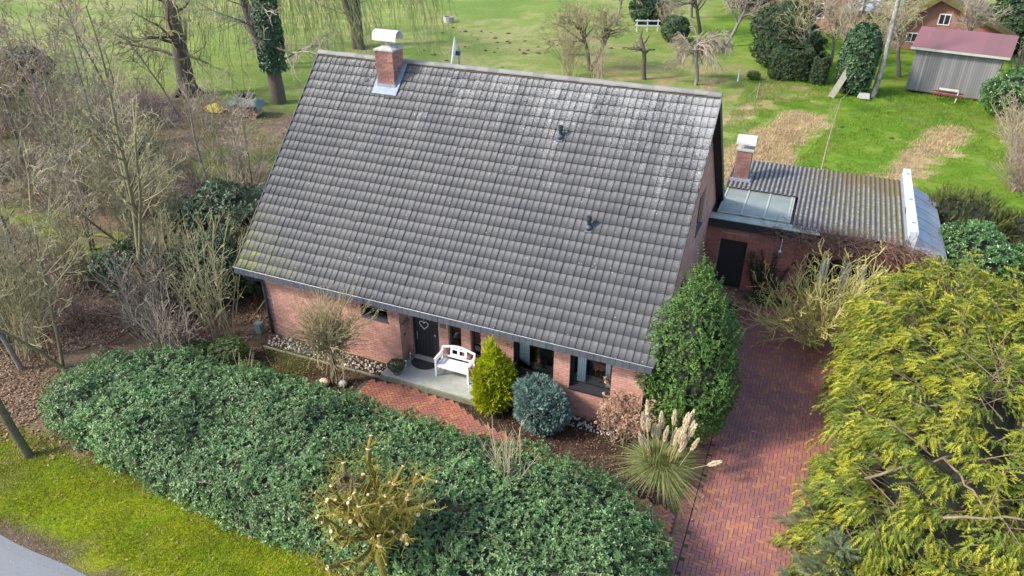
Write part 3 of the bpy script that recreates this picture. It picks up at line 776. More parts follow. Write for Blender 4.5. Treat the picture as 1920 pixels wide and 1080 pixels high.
mb.add(v, f4=np.concatenate([BOXF[[0, 2, 3, 4, 5]], [[4, 5, 9, 8], [5, 6, 10, 9], [6, 7, 11, 10], [7, 4, 8, 11], [8, 9, 10, 11]]])); mb.build('cement_crown', CEMENT, ch)
def cowl(parent, cx, cy, z0, L, R, axis='x'):
    mb = MB(); aa = np.linspace(-.25, math.pi + .25, 22); c_ = np.stack([-np.cos(aa), np.sin(aa)], 1)
    def ringp(x, r): return np.stack([np.full(22, cx + x), cy + c_[:, 0] * r, z0 + R * .25 + c_[:, 1] * r], 1)
    P = np.array([ringp(x, R) for x in np.linspace(-L / 2, L / 2, 3)]); Q = np.array([ringp(x, R - .012) for x in np.linspace(-L / 2, L / 2, 3)])
    grid(mb, P, flip=True); grid(mb, Q)
    for k in (0, -1): mb.add(np.concatenate([P[k], Q[k]]), f4=[[i, i + 1, i + 23, i + 22] for i in range(21)])
    o = mb.build('cowl', WHITEMETAL, parent, smooth=False)
    for p in o.data.polygons: p.use_smooth = True
    mb = MB()
    for sx in (-.18, .18):
        for sy in (-1, 1):
            obox(mb, (cx + sx, cy + sy * R * .93, z0 - .02), (cx + sx * .5, cy + sy * .10, z0 - .22), .03, .008)
    tube(mb, [(cx, cy, z0 - .28), (cx, cy, z0 + .02)], .10, 14)
    mb.build('cowl_bracket', ZINC, parent)
cowl(ch, cxm, cym, CZ + .30, .88, .255)
# lead flashing dressed over the tiles
fl = MB()
def roofp(x, y, off): return np.array([x, y, roof_z(y) - .065]) + NRM * off
yb = CY0 - .16
prism(fl, [(CY0 - .012, roof_z(CY0) - .05), (CY0 - .012, roof_z(CY0) + .12), (CY0 - .002, roof_z(CY0) + .12), (CY0 - .002, roof_z(CY0) - .05)], 0, CX0 - .03, CX1 + .03)
v = np.array([roofp(CX0 - .13, yb, .055), roofp(CX1 + .13, yb, .055), roofp(CX1 + .13, CY0 + .03, .07), roofp(CX0 - .13, CY0 + .03, .07)]); v = np.concatenate([v, v + NRM * .012]); fl.add(v, f4=BOXF)
for s0, s1 in ((CX0 - .14, CX0 + .0), (CX1 - .0, CX1 + .14)):
    v = np.array([roofp(s0, CY0 - .05, .062), roofp(s1, CY0 - .05, .062), roofp(s1, D, .062), roofp(s0, D, .062)]); v = np.concatenate([v, v + NRM * .015]); fl.add(v, f4=BOXF)
xx = CX1 + .004
prism(fl, [(CY0, roof_z(CY0) - .02), (D - .05, ZR - .07), (D - .05, ZR + .06), (CY0, roof_z(CY0) + .13)], 0, xx, xx + .008)
prism(fl, [(CY0, roof_z(CY0) - .02), (D - .05, ZR - .07), (D - .05, ZR + .06), (CY0, roof_z(CY0) + .13)], 0, CX0 - .012, CX0 - .004)
fl.build('lead_flashing', LEAD, ch)
# soil vents and vent tiles
RUBBER = simple('black_plastic', (.016, .018, .022), (.025, .026, .03), 8, .5, world_space=True)
for i, (x, y) in enumerate(((9.63, 4.42), (11.26, 2.48))):
    vt_ = put('soil_vent', None, roof); p = np.array([x, y, roof_z(y) - .03])
    mb = MB(); tube(mb, [p - [0, 0, .05], p + [0, 0, .26]], .055, 12); tube(mb, [p + [0, 0, .24], p + [0, 0, .30], p + [0, 0, .40]], [.07, .075, .066], 12); mb.build('vent_pipe', RUBBER, vt_)
    mb = MB(); q = p - UPV * .12; v = np.array([q - [.1, 0, 0], q + [.1, 0, 0], q + [.1, 0, 0] + UPV * .36, q - [.1, 0, 0] + UPV * .36]) + NRM * .0; v = np.concatenate([v, v + NRM * .035 ]); mb.add(v, f4=BOXF)
    tube(mb, [p - NRM * .02, p + NRM * .06 + np.array([0, 0, .04]), p + [0, 0, .1]], [.10, .09, .065], 12); mb.build('vent_base', simple('bluish_plastic', (.06, .075, .09), (.05, .06, .07), 6, .5), vt_)
for i, (x, y) in enumerate(((2.32, 5.22), (5.53, 5.2), (8.17, 5.2), (10.4, 5.25))):
    mb = MB(); p = np.array([x, y, roof_z(y) - .03]); q = []
    for s_, u_, h_ in ((-.06, -.02, 0), (.06, -.02, 0), (.05, .14, 0), (-.05, .14, 0), (-.05, -.02, .06), (.05, -.02, .06), (.04, .12, .01), (-.04, .12, .01)): q.append(p + np.array([s_, 0, 0]) + UPV * u_ + NRM * h_)
    mb.add(np.array(q), f4=BOXF); mb.build('vent_hood', TILE if i != 0 else SLATE, roof)

# satellite dish on the far side of the ridge
sdh = thing('satellite_dish', 'white satellite dish on a short mast behind the roof ridge', 'satellite dish', (5.3, 6.35, roof_z(6.35) - .05))
mb = MB(); tube(mb, [(0, 0, 0), (0, 0, 1.05)], .022, 8); mb.build('mast', ZINC, sdh)
mb = MB(); nu, nw = 7, 24; R_ = .47; ax = np.array([-.88, -.44, .16]); ax = ax / np.linalg.norm(ax); e1_ = nrm(np.cross(ax, [0, 0, 1.])); e2_ = np.cross(e1_, ax)
P = np.array([[np.array([-.14, 0, .80]) + (e1_ * math.cos(t) + e2_ * math.sin(t) * 1.1) * R_ * s_ + ax * (.09 * s_ * s_) for t in np.linspace(0, 2 * math.pi, nw)] for s_ in np.linspace(.001, 1, nu)])
grid(mb, P); grid(mb, P - ax * .012, flip=True); mb.build('reflector', WHITE, sdh, smooth=True)
tip = np.array([-.14, 0, .80]) + ax * .55 - e2_ * .42
mb = MB(); tube(mb, [np.array([-.14, 0, .80]) - e2_ * .40, tip], .014, 6); arm = mb.build('arm', ZINC, sdh)
mb = MB(); tube(mb, [tip, tip + (np.array([-.14, 0, .8]) - tip) * .12], [.045, .03], 8); mb.build('receiver', DARKSTEEL, arm)
mb = MB(); box(mb, (-.13, -.06, .74), (.03, .06, .88)); mb.build('mast_clamp', DARKSTEEL, sdh)
# ------------------------------------------------------------------ porch and what stands on it
def porch_mat():
    m, nt, b = new_mat('porch_concrete'); p = wpos(nt)
    c = ramp(nt, noise(nt, 2.2, 5, .65, p), [(.3, (.30, .30, .28)), (.7, (.42, .42, .39))])
    c = mixc(nt, ramp(nt, noise(nt, 1.6, 4, .6, p), [(.48, (0, 0, 0)), (.68, (.6, .6, .6))]), c, (.20, .25, .13))
    nt.links.new(c, b.inputs['Base Color']); b.inputs['Roughness'].default_value = .8; bump(nt, b, noise(nt, 50, 3, .6, p), .2, .01); return m
mb = MB(); box(mb, (5.50, -.30, -.05), (8.95, .93, .15)); porch = mb.build('porch', porch_mat(), kind='structure')
EDGEM = simple('mossy_edging', (.22, .21, .15), (.14, .15, .08), 9, .95, world_space=True, bmp=.4)
for k in range(4):
    mb = MB(); box(mb, (5.50 + k * .8625 + .004, -.36, -.05), (5.50 + (k + 1) * .8625 - .004, -.302, .135 + rng.normal(0, .004))); mb.build('edging_stone', EDGEM, porch)
for k in range(5):
    mb = MB(); x0 = .9 + k * .92; box(mb, (x0, -.42 + k * .02, -.05), (x0 + .9, -.36 + k * .02, .03 + rng.normal(0, .004))); mb.build('edging_stone', EDGEM, porch)
mb = MB(); box(mb, (6.02, .86, .10), (7.0, 1.05, .20)); mb.build('door_step', CEMENT, porch)
mb = MB(); box(mb, (5.92, .62, .15), (6.06, .92, .21)); mb.build('door_step', CEMENT, porch)
# door mat: half round
mb = MB(); t = np.linspace(math.pi, 2 * math.pi, 16); pl = [(6.50 + .46 * math.cos(q), .80 + .40 * math.sin(q)) for q in t] + [(6.96, .86), (6.04, .86)]
prism(mb, pl, 2, .152, .166); mb.build('door_mat', simple('coir_mat', (.022, .022, .026), (.035, .034, .036), 60, .95, bmp=.6, bscale=200), label='dark half-round door mat in front of the black front door', cat='door mat')
# bench
bn = thing('garden_bench', 'white wooden garden bench with curved backrest on the porch', 'bench', (7.74, .54, .15))
hw = .56
seat = put('seat', None, bn)
for k in range(5):
    mb = MB(); y0 = -.22 + k * .086; box(mb, (-hw + .03, y0, .405), (hw - .03, y0 + .08, .43)); mb.build('slat', WHITE, seat)
mb = MB(); box(mb, (-hw + .035, -.20, .431), (hw - .035, .20, .455)); cu = mb.build('cushion', simple('pale_cushion', (.66, .67, .72), (.58, .6, .65), 6, .9, bmp=.3, bscale=30), bn)
for sx in (-1, 1):
    mb = MB(); box(mb, (sx * hw - .03, -.245, 0), (sx * hw + .03, -.185, .66)); mb.build('leg', WHITE, bn)
    mb = MB(); obox(mb, (sx * hw, .20, 0), (sx * hw, .22, .45), .055, .055); obox(mb, (sx * hw, .22, .44), (sx * hw, .30, .82), .055, .05); mb.build('leg', WHITE, bn)
    mb = MB(); obox(mb, (sx * hw, -.27, .675), (sx * hw, .28, .68), .075, .03); mb.build('armrest', WHITE, bn)
    mb = MB(); obox(mb, (sx * hw, -.19, .55), (sx * hw, .25, .56), .025, .04); obox(mb, (sx * hw, -.19, .16), (sx * hw, .20, .16), .025, .035); mb.build('side_rail', WHITE, bn)
mb = MB(); box(mb, (-hw, -.23, .355), (hw, -.205, .405)); box(mb, (-hw, .18, .355), (hw, .205, .405)); mb.build('apron', WHITE, bn)
back = put('backrest', None, bn)
def bp(x, h): return np.array([x, .225 + (h - .45) * .21, h])
xs = np.linspace(-hw, hw, 13); hs = .80 + .10 * np.cos(xs / hw * math.pi / 2) ** 1.2
mb = MB()
for k in range(12): obox(mb, bp(xs[k], hs[k]), bp(xs[k + 1] + .004, hs[k + 1]), .03, .075)
mb.build('top_rail', WHITE, back)
mb = MB(); obox(mb, bp(-hw, .53), bp(hw, .53), .03, .05); mb.build('lower_rail', WHITE, back)
for x, w in ((-.25, .07), (0, .075), (.25, .07)):
    mb = MB(); obox(mb, bp(x, .53), bp(x, .84), .025, w, up=(0, 1, .2)) if False else obox(mb, bp(x, .53), bp(x, .86), w, .022, up=(0, 1, 0)); mb.build('stile', WHITE, back)
mb = MB()
for x0, x1 in ((-.25, 0), (0, .25)):
    obox(mb, bp(x0, .60), bp(x1, .60), .022, .075); obox(mb, bp(x0, .80), bp(x1, .80), .022, .06)
mb.build('panel', WHITE, back)
# heart on the door
t = np.linspace(0, 2 * math.pi, 40)
hx = 16 * np.sin(t) ** 3; hz = 13 * np.cos(t) - 5 * np.cos(2 * t) - 2 * np.cos(3 * t) - np.cos(4 * t)
mb = MB(); tube(mb, np.stack([hx * .0098, 0 * t, hz * .0105], 1), .012, 6, caps=False)
hd = thing('heart_wreath', 'white heart-shaped wreath hanging on the black front door', 'wreath', (6.42, RY + .11, 1.45)); mb.build('heart', WHITE, hd)
mb = MB(); tube(mb, [(0, 0, .05), (0, .01, .30)], .003, 4); mb.build('string', WHITE, hd)
# tube lamp, number plate, bell on the recess walls
o = thing('wall_tube_lamp', 'grey tube-shaped fitting on the brick reveal beside the front door', 'wall lamp', (RX0 + .05, .68, 1.62))
mb = MB(); tube(mb, [(0, -.20, 0), (0, .20, 0)], .045, 12); mb.build('tube', ZINC, o); mb = MB(); box(mb, (-.05, -.05, -.03), (0, .05, .03)); mb.build('bracket', DARKSTEEL, o)
o = thing('number_plate', 'small dark house plate on the brick pier between door and side window', 'plate', (7.18, RY - .004, 1.71))
mb = MB(); box(mb, (-.085, -.022, -.1), (.085, -.001, .1)); mb.build('plate', simple('bronze_plate', (.07, .09, .09), (.05, .06, .06), 9, .4), o); mb = MB(); box(mb, (-.068, -.026, -.083), (.068, -.0225, .083)); mb.build('plate_face', simple('plate_face', (.11, .14, .14), (.06, .08, .08), 30, .4), o)
o = thing('door_bell', 'small dark bell push on the brick reveal beside the front door', 'door bell', (RX0 + .002, .66, 1.18))
mb = MB(); box(mb, (0, -.03, -.045), (.018, .03, .045)); mb.build('housing', BLACK, o); mb = MB(); tube(mb, [(.018, 0, 0), (.024, 0, 0)], .012, 8); mb.build('button', ZINC, o)
# broom leaning beside the bench
o = thing('broom', 'dark broom leaning in the porch corner beside the white bench', 'broom', (8.55, .62, .15))
mb = MB(); tube(mb, [(0, 0, .08), (.07, .27, 1.25)], .012, 6); mb.build('handle', simple('broom_wood', (.25, .18, .1), (.2, .14, .08), 5, .7), o)
mb = MB(); box(mb, (-.14, -.03, .05), (.14, .03, .09)); mb.build('head', BLACKWOOD, o)
mb = MB(); x = np.linspace(-.13, .13, 22); segs(mb, np.stack([x, 0 * x, 0 * x + .055], 1), np.stack([x * 1.12, rng.normal(0, .02, 22), 0 * x + .001], 1), np.full(22, .006), np.full(22, .003), 3); mb.build('bristles', BLACK, o)
# lantern and bird figure on the step
o = thing('lantern', 'small pale lantern on the step beside the door mat', 'lantern', (6.0, .74, .21))
mb = MB(); box(mb, (-.05, -.05, 0), (.05, .05, .02)); box(mb, (-.05, -.05, .16), (.05, .05, .18))
for a in (-1, 1):
    for b in (-1, 1): box(mb, (a * .045 - .006, b * .045 - .006, .02), (a * .045 + .006, b * .045 + .006, .16))
mb.build('cage', ZINC, o); mb = MB(); tube(mb, [(0, 0, .02), (0, 0, .11)], .025, 10); mb.build('candle', WHITE, o); mb = MB(); tube(mb, [(0, 0, .18), (0, 0, .25)], [.05, .012], 10); mb.build('hood', ZINC, o)
# curtains and things on the inner sills
def drape(name, label, x0, x1, z0, z1, y):
    n = 40; xs = np.linspace(x0, x1, n); yy = y + .022 * np.sin((xs - x0) / (x1 - x0) * 2 * math.pi * 4)
    P = np.stack([np.stack([xs, yy, np.full(n, z)], 1) for z in np.linspace(z0, z1, 4)], 1); mb = MB(); grid(mb, P); grid(mb, P + [0, .004, 0], flip=True)
    return mb.build(name, CURTAIN, smooth=True, label=label, cat='curtain')
drape('curtain', 'pale curtain gathered at the door side of the window above the golden conifer', W1[0] + .10, W1[0] + .42, 1.10, 2.28, F0 + .235)
drape('curtain', 'pale curtain beside the brick pier in the window nearer the holly tree', W2[0] + .16, W2[0] + .42, 1.10, 2.28, F0 + .235)
drape('curtain', 'narrow white curtain at the holly side of the window nearer the holly tree', W2[1] - .24, W2[1] - .07, 1.10, 2.28, F0 + .235)
def lathe(mb, prof, n=14, c=(0, 0, 0)):
    a = np.linspace(0, 2 * math.pi, n + 1); P = np.array([[(c[0] + r * math.cos(q), c[1] + r * math.sin(q), c[2] + z) for q in a] for r, z in prof]); grid(mb, P, flip=True); return mb
TERRA = simple('terracotta', (.35, .15, .08), (.28, .12, .07), 9, .85); GREYPOT = simple('grey_pot', (.12, .12, .12), (.2, .2, .19), 9, .7)
LEAFDARK = leafy('houseplant_leaf', [(.03, .07, .02), (.05, .11, .03)])
def sill_plant(loc, label, s=1.0):
    o = thing('potted_plant', label, 'potted plant', loc)
    mb = MB(); lathe(mb, [(.001, 0), (.05 * s, 0), (.07 * s, .12 * s), (.06 * s, .12 * s), (.055 * s, .10 * s), (.001, .10 * s)]); mb.build('pot', TERRA if s > .8 else GREYPOT, o)
    n = 26; d = nrm(rng.normal(0, 1, (n, 3)) + [0, 0, 1.0]); p0 = np.array([0, 0, .1 * s]) + d * .02; p1 = p0 + d * rng.uniform(.1, .22, n)[:, None] * s
    w = nrm(np.cross(d, rng.normal(0, 1, (n, 3)))) * .022 * s; mid = (p0 + p1) / 2
    mb = MB().add(np.stack([p0, mid + w, p1, mid - w], 1).reshape(-1, 3), f4=np.arange(n * 4).reshape(-1, 4)); mb.build('leaves', LEAFDARK, o)
sill_plant((10.55, F0 + .47, 1.062), 'little plant in a terracotta pot on the sill of the window above the golden conifer')
sill_plant((9.98, F0 + .20, 1.04), 'dark pot plant outside in the corner of the window above the golden conifer', .7)
for k, (x, h) in enumerate(((12.05, .30), (12.20, .36), (12.36, .28))):
    mb = MB(); lathe(mb, [(.001, 0), (.035, 0), (.03, .03), (.012, .06), (.012, h), (.02, h + .02), (.001, h + .02)], 10)
    mb.build('candlestick', simple('pewter', (.3, .3, .3), (.2, .2, .2), 5, .4, .6), loc=(x, F0 + .45, 1.082), label='thin candlestick on the sill of the window nearer the holly tree', cat='candlestick', group='candlesticks on the window sill')
mb = MB(); lathe(mb, [(.001, 0), (.08, 0), (.13, .06), (.12, .065), (.07, .012), (.001, .012)], 16); mb.build('bowl', simple('blue_bowl', (.3, .4, .5), (.25, .32, .4), 5, .4), loc=(11.76, F0 + .47, 1.082), label='pale blue bowl on the sill of the window nearer the holly tree', cat='bowl')

# ------------------------------------------------------------------ garage annex
annex = thing('garage_annex', 'low brick garage annex with corrugated roof, joined to the house gable', 'garage', (0, 0, 0))
AY = 9.84; AX0, AX1 = XR + .004, 20.4
ADOOR = (14.26, 15.25, -.2, 2.02); AOPEN = (17.40, 20.15, -.2, 2.0)
wl = MB(); wall_panel(wl, 'x', AY + .012, .24, AX0, AX1, -.2, 2.6, [ADOOR, AOPEN])
box(wl, (AX1 - .24, AY + .252, -.2), (AX1, 16.2, 2.6)); box(wl, (AX0, 15.96, -.2), (AX1 - .24, 16.2, 2.6)); box(wl, (AX0, AY + .252, -.2), (AX0 + .2, 15.96, 2.6)) if False else None
aw = wl.build('wall', MORTAR, annex)
ARED = brick_mat('brick_annex', [(.36, .135, .10), (.40, .16, .115), (.32, .115, .09), (.43, .18, .13)]); AM = MB(); box(AM, (-.119, -.012, -.0355), (.119, .03, .0355)); AM = AM.mesh('brick', ARED)
brickwork(aw, (AX0, AY + .012, 0), (1, 0, 0), (0, -1, 0), AX1 - AX0, 0, 2.56, [(ADOOR[0] - AX0, ADOOR[1] - AX0, -.2, 2.26), (AOPEN[0] - AX0, AOPEN[1] - AX0, -.2, 2.0)], 180, ARED, me=AM)
for k in range(13):   # soldier course over the door
    put('brick', AM, aw, (ADOOR[0] + .04 + k * .0765, AY + .012, 2.14), (0, math.pi / 2, 0))
mb = MB(); box(mb, (ADOOR[0], AY + .16, 0), (ADOOR[1], AY + .20, 2.02)); ad = mb.build('garage_door', BLACKWOOD, annex)
for k in range(7): mb = MB(); x0 = ADOOR[0] + .02 + k * .138; box(mb, (x0, AY + .145, .02), (x0 + .13, AY + .1595, 2.0)); mb.build('door_board', BLACKWOOD, ad)
mb = MB(); tube(mb, [(ADOOR[1] - .12, AY + .145, 1.05), (ADOOR[1] - .12, AY + .09, 1.05), (ADOOR[1] - .24, AY + .09, 1.05)], .011, 8); mb.build('handle', DARKSTEEL, ad)
mb = MB(); box(mb, (AX0 + .01, AY - .10, 2.50), (17.6, AY - .06, 2.83)); box(mb, (17.6, AY - .10, 2.50), (AX1 - .01, AY - .06, 2.80)); mb.build('fascia', BLACKWOOD, annex)
mb = MB(); box(mb, (AX0 + .01, AY - .055, 2.48), (AX1 - .01, AY + .01, 2.52)); mb.build('soffit', BLACKWOOD, annex)
ROOFEDGE = simple('pale_roof_edge', (.37, .39, .34), (.25, .28, .20), 3, .6, world_space=True)
mb = MB(); box(mb, (AX0 + .01, AY - .14, 2.832), (17.6, 10.22, 2.862)); aroof = mb.build('roof', ROOFEDGE, annex)
def corr_mat():
    m, nt, b = new_mat('corrugated_cement'); p = wpos(nt)
    sp = N(nt, 'ShaderNodeSeparateXYZ'); nt.links.new(p, sp.inputs[0])
    c = ramp(nt, noise(nt, 6, 5, .7, p), [(.3, (.10, .09, .087)), (.5, (.165, .152, .148)), (.72, (.33, .31, .30))])
    ph = math_(nt, 'SINE', math_(nt, 'MULTIPLY', sp.outputs[0], 2 * math.pi / .177))
    pit = math_(nt, 'MULTIPLY', math_(nt, 'SUBTRACT', .35, ph), 1.1, True)       # troughs coloured darker, moss in some of them
    mo = ramp(nt, math_(nt, 'ADD', noise(nt, 1.1, 3, .6, p), math_(nt, 'MULTIPLY', math_(nt, 'SUBTRACT', sp.outputs[0], 16.8), .10)), [(.52, (0, 0, 0)), (.70, (1, 1, 1))])
    c = mixc(nt, math_(nt, 'MULTIPLY', pit, .95), c, (.035, .033, .026))
    c = mixc(nt, math_(nt, 'MULTIPLY', math_(nt, 'MULTIPLY', pit, mo), .9), c, (.085, .082, .016))
    br = ramp(nt, math_(nt, 'ADD', noise(nt, 1.7, 3, .6, p), math_(nt, 'MULTIPLY', math_(nt, 'SUBTRACT', sp.outputs[1], 13.8), .14)), [(.48, (0, 0, 0)), (.66, (1, 1, 1))])
    br = math_(nt, 'MULTIPLY', br, math_(nt, 'MULTIPLY', math_(nt, 'SUBTRACT', sp.outputs[0], 16.4), .5, True))
    c = mixc(nt, math_(nt, 'MULTIPLY', br, .8), c, (.11, .075, .022))
    nt.links.new(c, b.inputs['Base Color']); b.inputs['Roughness'].default_value = .9; bump(nt, b, noise(nt, 40, 3, .7, p), .5, .01); return m
CORR = corr_mat()
def corr_sheet(x0, x1, y0, y1, z0, z1, parent, amp=.026):
    xs = np.arange(x0, x1 + .001, .177 / 8); zz = amp * np.sin(xs * 2 * math.pi / .177)
    P = np.stack([np.stack([xs, np.full_like(xs, y), zz + z], 1) for y, z in ((y0, z0), (y1, z1))], 1)
    mb = MB(); grid(mb, P); grid(mb, P - [0, 0, .008], flip=True); mb.add(np.concatenate([P[:, 0], P[:, 0] - [0, 0, .008]]), f4=[[i + 1, i, i + len(xs), i + 1 + len(xs)] for i in range(len(xs) - 1)])
    return mb.build('roof_sheet', CORR, parent, smooth=True)
ed = [14.0 - .15] + [14.0 + k * .885 for k in range(1, 8)] + [20.32]
for k in range(8):
    sky_ = k < 3
    corr_sheet(ed[k], ed[k + 1] + .06, 13.1 if sky_ else 9.72, 13.25 if sky_ else 13.1, 2.98 if sky_ else 2.83, 2.985 if sky_ else 2.985, aroof) if False else None
    if ed[k + 1] > 16.6 and ed[k] > 15.9: corr_sheet(max(ed[k], 16.5), ed[k + 1] + .05, 9.95, 12.85, 2.87 + (k % 2) * .007, 2.965 + (k % 2) * .007, aroof)
    corr_sheet(ed[k], ed[k + 1] + .05, 12.68, 15.9, 2.965 + (k % 2) * .007, 3.05 + (k % 2) * .007, aroof)
mb = MB(); box(mb, (AX0 + .01, 10.22, 2.70), (16.48, 12.70, 2.80)); box(mb, (16.48, 9.9, 2.70), (20.35, 12.70, 2.80)); box(mb, (AX0 + .3, 12.70, 2.70), (20.35, 15.9, 2.84)); mb.build('roof_deck', BLACKWOOD, aroof)
# rooflight: three wired-glass panes
rl = put('rooflight', None, annex)
PANE = simple('wired_glass', (.235, .25, .22), (.165, .185, .155), 1.6, .5, world_space=True, spec=.5)
xe = [13.98, 14.80, 15.62, 16.44]
for k in range(3): mb = MB(); box(mb, (xe[k] + .03, 10.30, 2.885), (xe[k + 1] - .03, 12.78, 2.90)); mb.build('pane', PANE, rl)
for x in xe: mb = MB(); box(mb, (x - .03, 10.24, 2.862), (x + .03, 12.82, 2.925)); mb.build('glazing_bar', ROOFEDGE, rl)
mb = MB(); box(mb, (xe[0] + .03, 10.24, 2.862), (xe[3] - .03, 10.30, 2.915)); box(mb, (xe[0] + .03, 12.78, 2.862), (xe[3] - .03, 12.82, 2.915)); mb.build('curb', ROOFEDGE, rl)
mb = MB(); box(mb, (16.475, 10.23, 2.72), (16.545, 12.82, 2.905)); mb.build('curb', ROOFEDGE, rl)
mb = MB(); box(mb, (AX0 + .01, AY + .26, -.02), (AX1 - .25, 15.95, .02)); mb.build('floor', simple('shade_floor', (.035, .033, .03), (.05, .047, .042), 3, .9), annex)  # floor coloured near black so the open bay reads as deep shade
ch2 = chimney(annex, 14.02, 14.60, 13.50, 14.08, 2.75, 4.22, 40, False)
mb = MB(); box(mb, (13.98, 13.46, 4.22), (14.64, 14.12, 4.28)); mb.build('cement_crown', CEMENT, ch2)
mb = MB(); box(mb, (13.90, 13.38, 2.97), (14.72, 13.497, 3.06)); box(mb, (14.605, 13.497, 3.0), (14.72, 14.2, 3.07)); mb.build('lead_flashing', LEAD, ch2)
cowl(ch2, 14.31, 13.79, 4.46, .74, .27)
# white parapet with the lean-to beyond
PAR = simple('white_render', (.56, .58, .60), (.34, .36, .36), 2.6, .8, world_space=True, bmp=.15)
mb = MB(); box(mb, (20.40, 10.2, 2.2), (20.66, 16.6, 3.32)); par = mb.build('parapet', PAR, annex)
for y in (11.0, 13.2, 16.0): mb = MB(); tube(mb, [(20.53, y, 3.321), (20.53, y, 3.335)], .07, 10); mb.build('cover_plate', ZINC, par)
mb = MB(); tube(mb, [(20.36, 10.1, 2.98), (20.36, 16.3, 3.10)], .05, 8); tube(mb, [(20.33, 13.0, 3.08), (20.33, 12.7, 3.16), (20.33, 12.3, 3.08)], .035, 6); mb.build('box_gutter', ZINC, annex)
LT = simple('lean_to_sheet', (.34, .36, .38), (.24, .26, .285), 1.5, .55, world_space=True, spec=.25)
lt = put('lean_to_roof', None, annex)
for k in range(6):
    y0 = 10.0 + k * 1.05; n = 9; s = np.linspace(0, 1, n); xs = 20.66 + s * 1.2; zz = 2.78 - .55 * s ** 1.35
    P = np.stack([np.stack([xs, np.full(n, y), zz], 1) for y in (y0 + .01, y0 + 1.04)], 1); mb = MB(); grid(mb, P); grid(mb, P - [0, 0, .012], flip=True); mb.build('sheet', LT, lt, smooth=True)
    mb = MB()
    for a in range(n - 1): obox(mb, (xs[a], y0, zz[a] + .012), (xs[a + 1], y0, zz[a + 1] + .012), .05, .02)
    mb.build('batten', ZINC, lt)
mb = MB(); box(mb, (20.70, 10.05, -.1), (21.85, 10.2, 2.0)); box(mb, (21.75, 10.2, -.1), (21.85, 16.2, 2.0)); mb.build('lean_to_wall', BLACKWOOD, annex)
mb = MB(); obox(mb, (20.66, 9.97, 2.70), (21.9, 9.97, 2.15), .05, .16); mb.build('lean_to_fascia', BLACKWOOD, annex)
# white slatted screens standing in the open bay
SCR = simple('worn_white_paint', (.62, .62, .62), (.45, .46, .47), 7, .6, world_space=True)
for i, x in enumerate((18.0, 18.72, 19.22)):
    sc_ = thing('slatted_screen', 'tall white slatted screen in the open bay of the annex, behind the pale bare shrub', 'screen', (x, 9.68, 0.0), 0, 'white slatted screens at the annex')
    for k in range(3): mb = MB(); box(mb, (-.14 + k * .1, -.015, .03), (-.14 + k * .1 + .078, .015, 2.05)); mb.build('slat', SCR, sc_)
    mb = MB(); box(mb, (-.15, .0155, .3), (.15, .04, .36)); box(mb, (-.15, .0155, 1.7), (.15, .04, 1.76)); box(mb, (-.16, -.10, 0), (.16, .10, .03)); mb.build('rail', SCR, sc_)
# swan-neck lamp
o = thing('swan_neck_lamp', 'white swan-neck lamp on the annex wall above the dark climbing shrub', 'wall lamp', (16.42, AY, 2.15))
t = np.linspace(0, 1, 9); mb = MB(); tube(mb, np.stack([0 * t, -.02 - .30 * np.sin(t * math.pi * .62), .02 + .38 * np.sin(t * math.pi * .9) - .30 * t ** 3], 1), .012, 8); mb.build('neck', WHITE, o)
mb = MB(); lathe(mb, [(.02, 0), (.03, -.04), (.10, -.12), (.095, -.12), (.02, -.03)], 14, (0, -.30, .02)); mb.build('shade', ZINC, o); mb = MB(); lathe(mb, [(.001, -.16), (.03, -.14), (.035, -.11), (.02, -.05)], 10, (0, -.30, .02)); mb.build('bulb', WHITE, o)
# ------------------------------------------------------------------ plant helpers
def leaf_quad(base, d, side, L, w, fold=.15, n=None):
    """one folded leaf: 4 points, 2 triangles"""
    n = np.cross(d, side) if n is None else n
    return np.array([base, base + d * L * .5 + side * w + n * fold * w, base + d * L, base + d * L * .5 - side * w + n * fold * w])
LF = np.array([[0, 1, 2], [0, 2, 3]])
def tpl(leaves):
    v = np.concatenate(leaves); f = np.concatenate([LF + 4 * k for k in range(len(leaves))]); return v, f
def rosette(k, L, w, el=.5, seed=0, var=.3, r0=.0):
    r = np.random.default_rng(seed); out = []
    for i in range(k):
        a = i * 2.399 + r.normal(0, .2); e = el * (1 - i / k * .9) + .05 + r.normal(0, .1); e = el + (i / k - .4) * 1.0 + r.normal(0, .12)
        d = np.array([math.cos(a) * math.cos(e), math.sin(a) * math.cos(e), math.sin(e)]); s = np.array([-math.sin(a), math.cos(a), 0])
        l = L * (1 - .35 * i / k) * (1 + r.normal(0, var * .4))
        out.append(leaf_quad(d * r0, d, s, l, w * l / L, .25))
    return tpl(out)
def spray(m, L, wl, ww, droop=.5, seed=0, ang=.9):
    """feathered twig: x forward, y sideways"""
    r = np.random.default_rng(seed); out = []
    for i in range(m):
        t = (i + .5) / m; p = np.array([L * t, 0, -droop * L * t * t])
        dirx = np.array([1, 0, -2 * droop * t]); dirx /= np.linalg.norm(dirx)
        for sg in (-1, 1):
            a = ang * (1 - .45 * t) + r.normal(0, .12); d = dirx * math.cos(a) + np.array([0, sg, 0]) * math.sin(a) + np.array([0, 0, r.normal(-.15, .15)]); d /= np.linalg.norm(d)
            s = nrm(np.cross(d, [0, 0, 1.])); out.append(leaf_quad(p, d, s, wl * (1 - .5 * t) * (1 + r.normal(0, .15)), ww))
    out.append(leaf_quad(np.array([L * .7, 0, -droop * L * .49]), nrm(np.array([1, 0, -2 * droop])), np.array([0, 1., 0]), L * .4, ww))
    return tpl(out)
